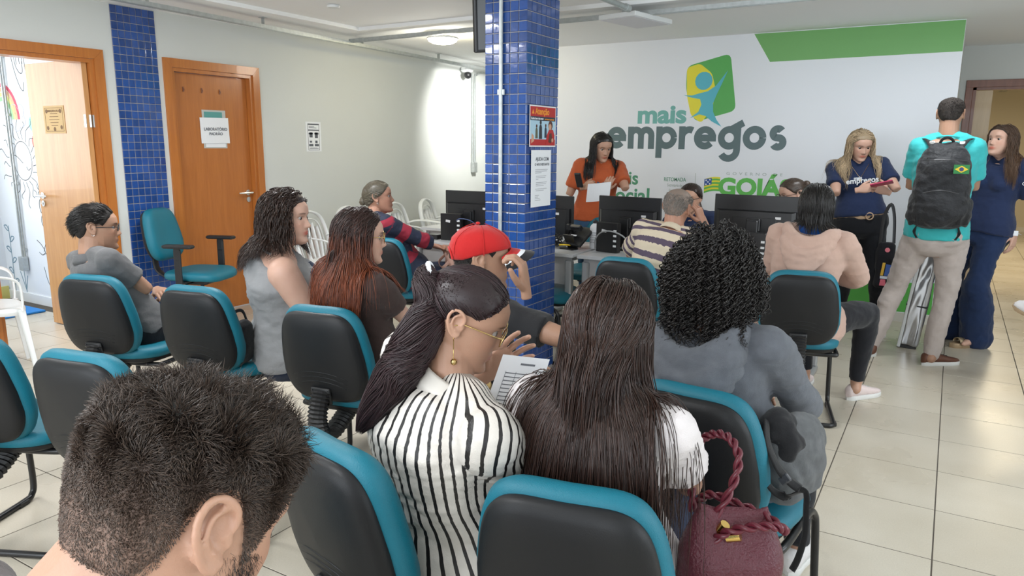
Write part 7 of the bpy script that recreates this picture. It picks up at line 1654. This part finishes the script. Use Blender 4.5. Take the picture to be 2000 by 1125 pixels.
# beige bag on the lap of the striped-shirt person
BG = mat('blush_leather', (.50, .31, .25), .5, bump=.2, bscale=200); r = empty('handbag', (-3.02, 4.30, .60), math.radians(-35)); tag(r, 'blush beige leather bag on the lap of the person in red and navy stripes', 'bag')
n = 22; rings = [[(w_*math.copysign(abs(math.cos(a))**.6, math.cos(a)), d_*math.copysign(abs(math.sin(a))**.8, math.sin(a)), z) for a in np.arange(n)/n*2*PI] for z, w_, d_ in ((0, .13, .06), (.02, .145, .075), (.10, .15, .07), (.15, .14, .05), (.165, .12, .03))]
q = MB(); q.loft(rings); V, Q = remesh(q, .009, 3); V = V+vnormals(V, Q)*(folds(V, 17, 20)*.007)[:, None]; bo = np_mesh('bag_body', V, Q, BG, parent=r)
q = MB(); q.tube(smoothpath([(-.13, -.05, .10), (-.05, -.085, .13), (.06, -.085, .135), (.14, -.04, .12)], 6), [(.003, .012)]*19, 6); q.obj('zip_edge', mat('dark_blush_leather', (.38, .22, .17), .5), bo); q = MB(); q.tube(smoothpath([(-.14, -.04, .08), (-.10, -.11, .03), (.0, -.12, .0), (.06, -.09, .05)], 5), [(.003, .013)]*16, 6); q.obj('strap', BG, bo)
# cream bag on the lap of the striped-blouse woman
r = empty('handbag', (-.835, 1.50, .60), math.radians(-20)); tag(r, 'cream handbag with a tan buckled strap on the striped-blouse woman\'s lap', 'bag')
q = MB(); q.box((0, 0, .055), (.15, .12, .11), bev=.03); V, Q = remesh(q, .007, 3); V = V+vnormals(V, Q)*(folds(V, 18, 34)*.006)[:, None]; bo = np_mesh('bag_body', V, Q, fab('cream_cotton', (.62, .57, .50)), parent=r)
q = MB(); q.tube(smoothpath([(-.02, -.07, .10), (.03, -.085, .085), (.08, -.07, .07)], 5), [(.003, .011)]*11, 6); q.obj('strap', mat('tan_leather_strap', (.28, .13, .06), .4), bo); q = MB(); q.tube([W3(.035, -.090, .083)+W3(math.cos(t)*.016, 0, math.sin(t)*.016) for t in np.arange(14)/14*6.28], .002, 5, closed=True); q.obj('buckle', GO, bo)
# black backpack worn by the man in turquoise
r = empty('backpack', (-.055, 5.58, .95)); tag(r, 'black hiking backpack with a small flag patch worn by the man in turquoise', 'bag')
BKN = fab('black_ripstop_nylon', (.022, .023, .026), .55, b2=.8, b2s=22); q = MB(); n = 26; rings = []
for z, w_, d_, yc in ((0, .105, .055, .02), (.02, .135, .085, .01), (.10, .160, .115, -.005), (.22, .165, .115, -.005), (.34, .160, .105, .0), (.44, .145, .085, .01), (.52, .115, .060, .03), (.56, .07, .03, .045)): rings.append([(w_*math.copysign(abs(math.cos(a))**.6, math.cos(a)), yc-.03+d_*math.copysign(abs(math.sin(a))**.7, math.sin(a)), z) for a in np.arange(n)/n*2*PI])
q.loft(rings); q.ell((0, -.115, .14), (.115, .055, .13)); q.ell((0, -.10, .36), (.12, .05, .10)); q.ell((-.155, -.02, .12), (.035, .07, .11)); q.ell((.155, -.02, .12), (.035, .07, .11))
V, Q = remesh(q, .008, 3); V = V+vnormals(V, Q)*(folds(V, 19, 26, (1, 1, 1.6))*.008)[:, None]; bp = np_mesh('bag_body', V, Q, BKN, parent=r)
for sx in (-1, 1):
    web([(sx*.07, -.02, .52), (sx*.10, .06, .565), (sx*.135, .13, .58), (sx*.145, .22, .545), (sx*.15, .25, .42)], .030, r, 'shoulder_strap', t=.007, up=(0, .4, 1))
    q = MB(); q.box((sx*.085, .015, .558), (.035, .006, .02), R=rotz(sx*.3), bev=.003); q.obj('strap_buckle', M_chrome, r)
    q = MB(); q.tube([(sx*.115, -.115, .04+.0), (sx*.13, -.118, .20), (sx*.12, -.10, .36), (sx*.09, -.08, .46)], [(.010, .003)]*4, 6, up=(0, 1, 0)); q.obj('compression_strap', WEB, bp)
    web([(sx*.12, .03, .02), (sx*.13, .02, -.03), (sx*.11, .0, -.07)], .010, r)
q = MB(); q.tube(smoothpath([(-.045, .02, .53), (-.03, -.01, .575), (0, -.02, .59), (.03, -.01, .575), (.045, .02, .53)], 5), .009, 8); q.obj('grab_handle', WEB, r)
q = MB(); q.tube(smoothpath([(-.14, -.10, .44), (-.06, -.14, .45), (.06, -.14, .45), (.14, -.10, .44)], 4), .003, 5); q.tube(smoothpath([(-.10, -.16, .24), (0, -.175, .26), (.10, -.16, .24)], 4), .003, 5); q.obj('zip', mat('dark_zip', (.05, .05, .055), .3), bp)
fo = W3(.055, -.160, .365); up_ = unit(W3(0, .12, 1)); ux_ = W3(1, 0, 0); nb = np.cross(ux_, up_)
def fp(nm, poly, m, l_): fixn(MB().prism(poly, fo+nb*l_, ux_, up_, nb*.0012).obj(nm, m, bp))
fp('flag_patch', rect(0, 0, .085, .056), mat('flag_green', (.02, .20, .05), .6), .004); fp('flag_rhombus', [(.006, .028), (.0425, .050), (.079, .028), (.0425, .006)], mat('flag_yellow', (.72, .52, .03), .6), .0055); fp('flag_disc', [(.0425+a, .028+c_) for a, c_ in arc(0, 0, .0125, 0, 340, 14)], mat('flag_blue', (.03, .05, .16), .6), .007)

# dark bag standing between the two seats behind the woman in grey
r = empty('shoulder_bag', (-2.70, 2.12, .475), math.radians(15), scale=.8); tag(r, 'black bag on the seat behind the woman in the grey blouse', 'bag')
q = MB(); q.box((0, 0, .13), (.10, .20, .25), bev=.04); V, Q = remesh(q, .009, 4); V = V+vnormals(V, Q)*(folds(V, 23, 22)*.007)[:, None]; np_mesh('bag_body', V, Q, fab('black_nylon', (.015, .015, .017)), parent=r)
web([(0, -.08, .24), (0, -.04, .31), (0, .04, .31), (0, .08, .24)], .010, r, 'handle', up=(1, 0, 0))
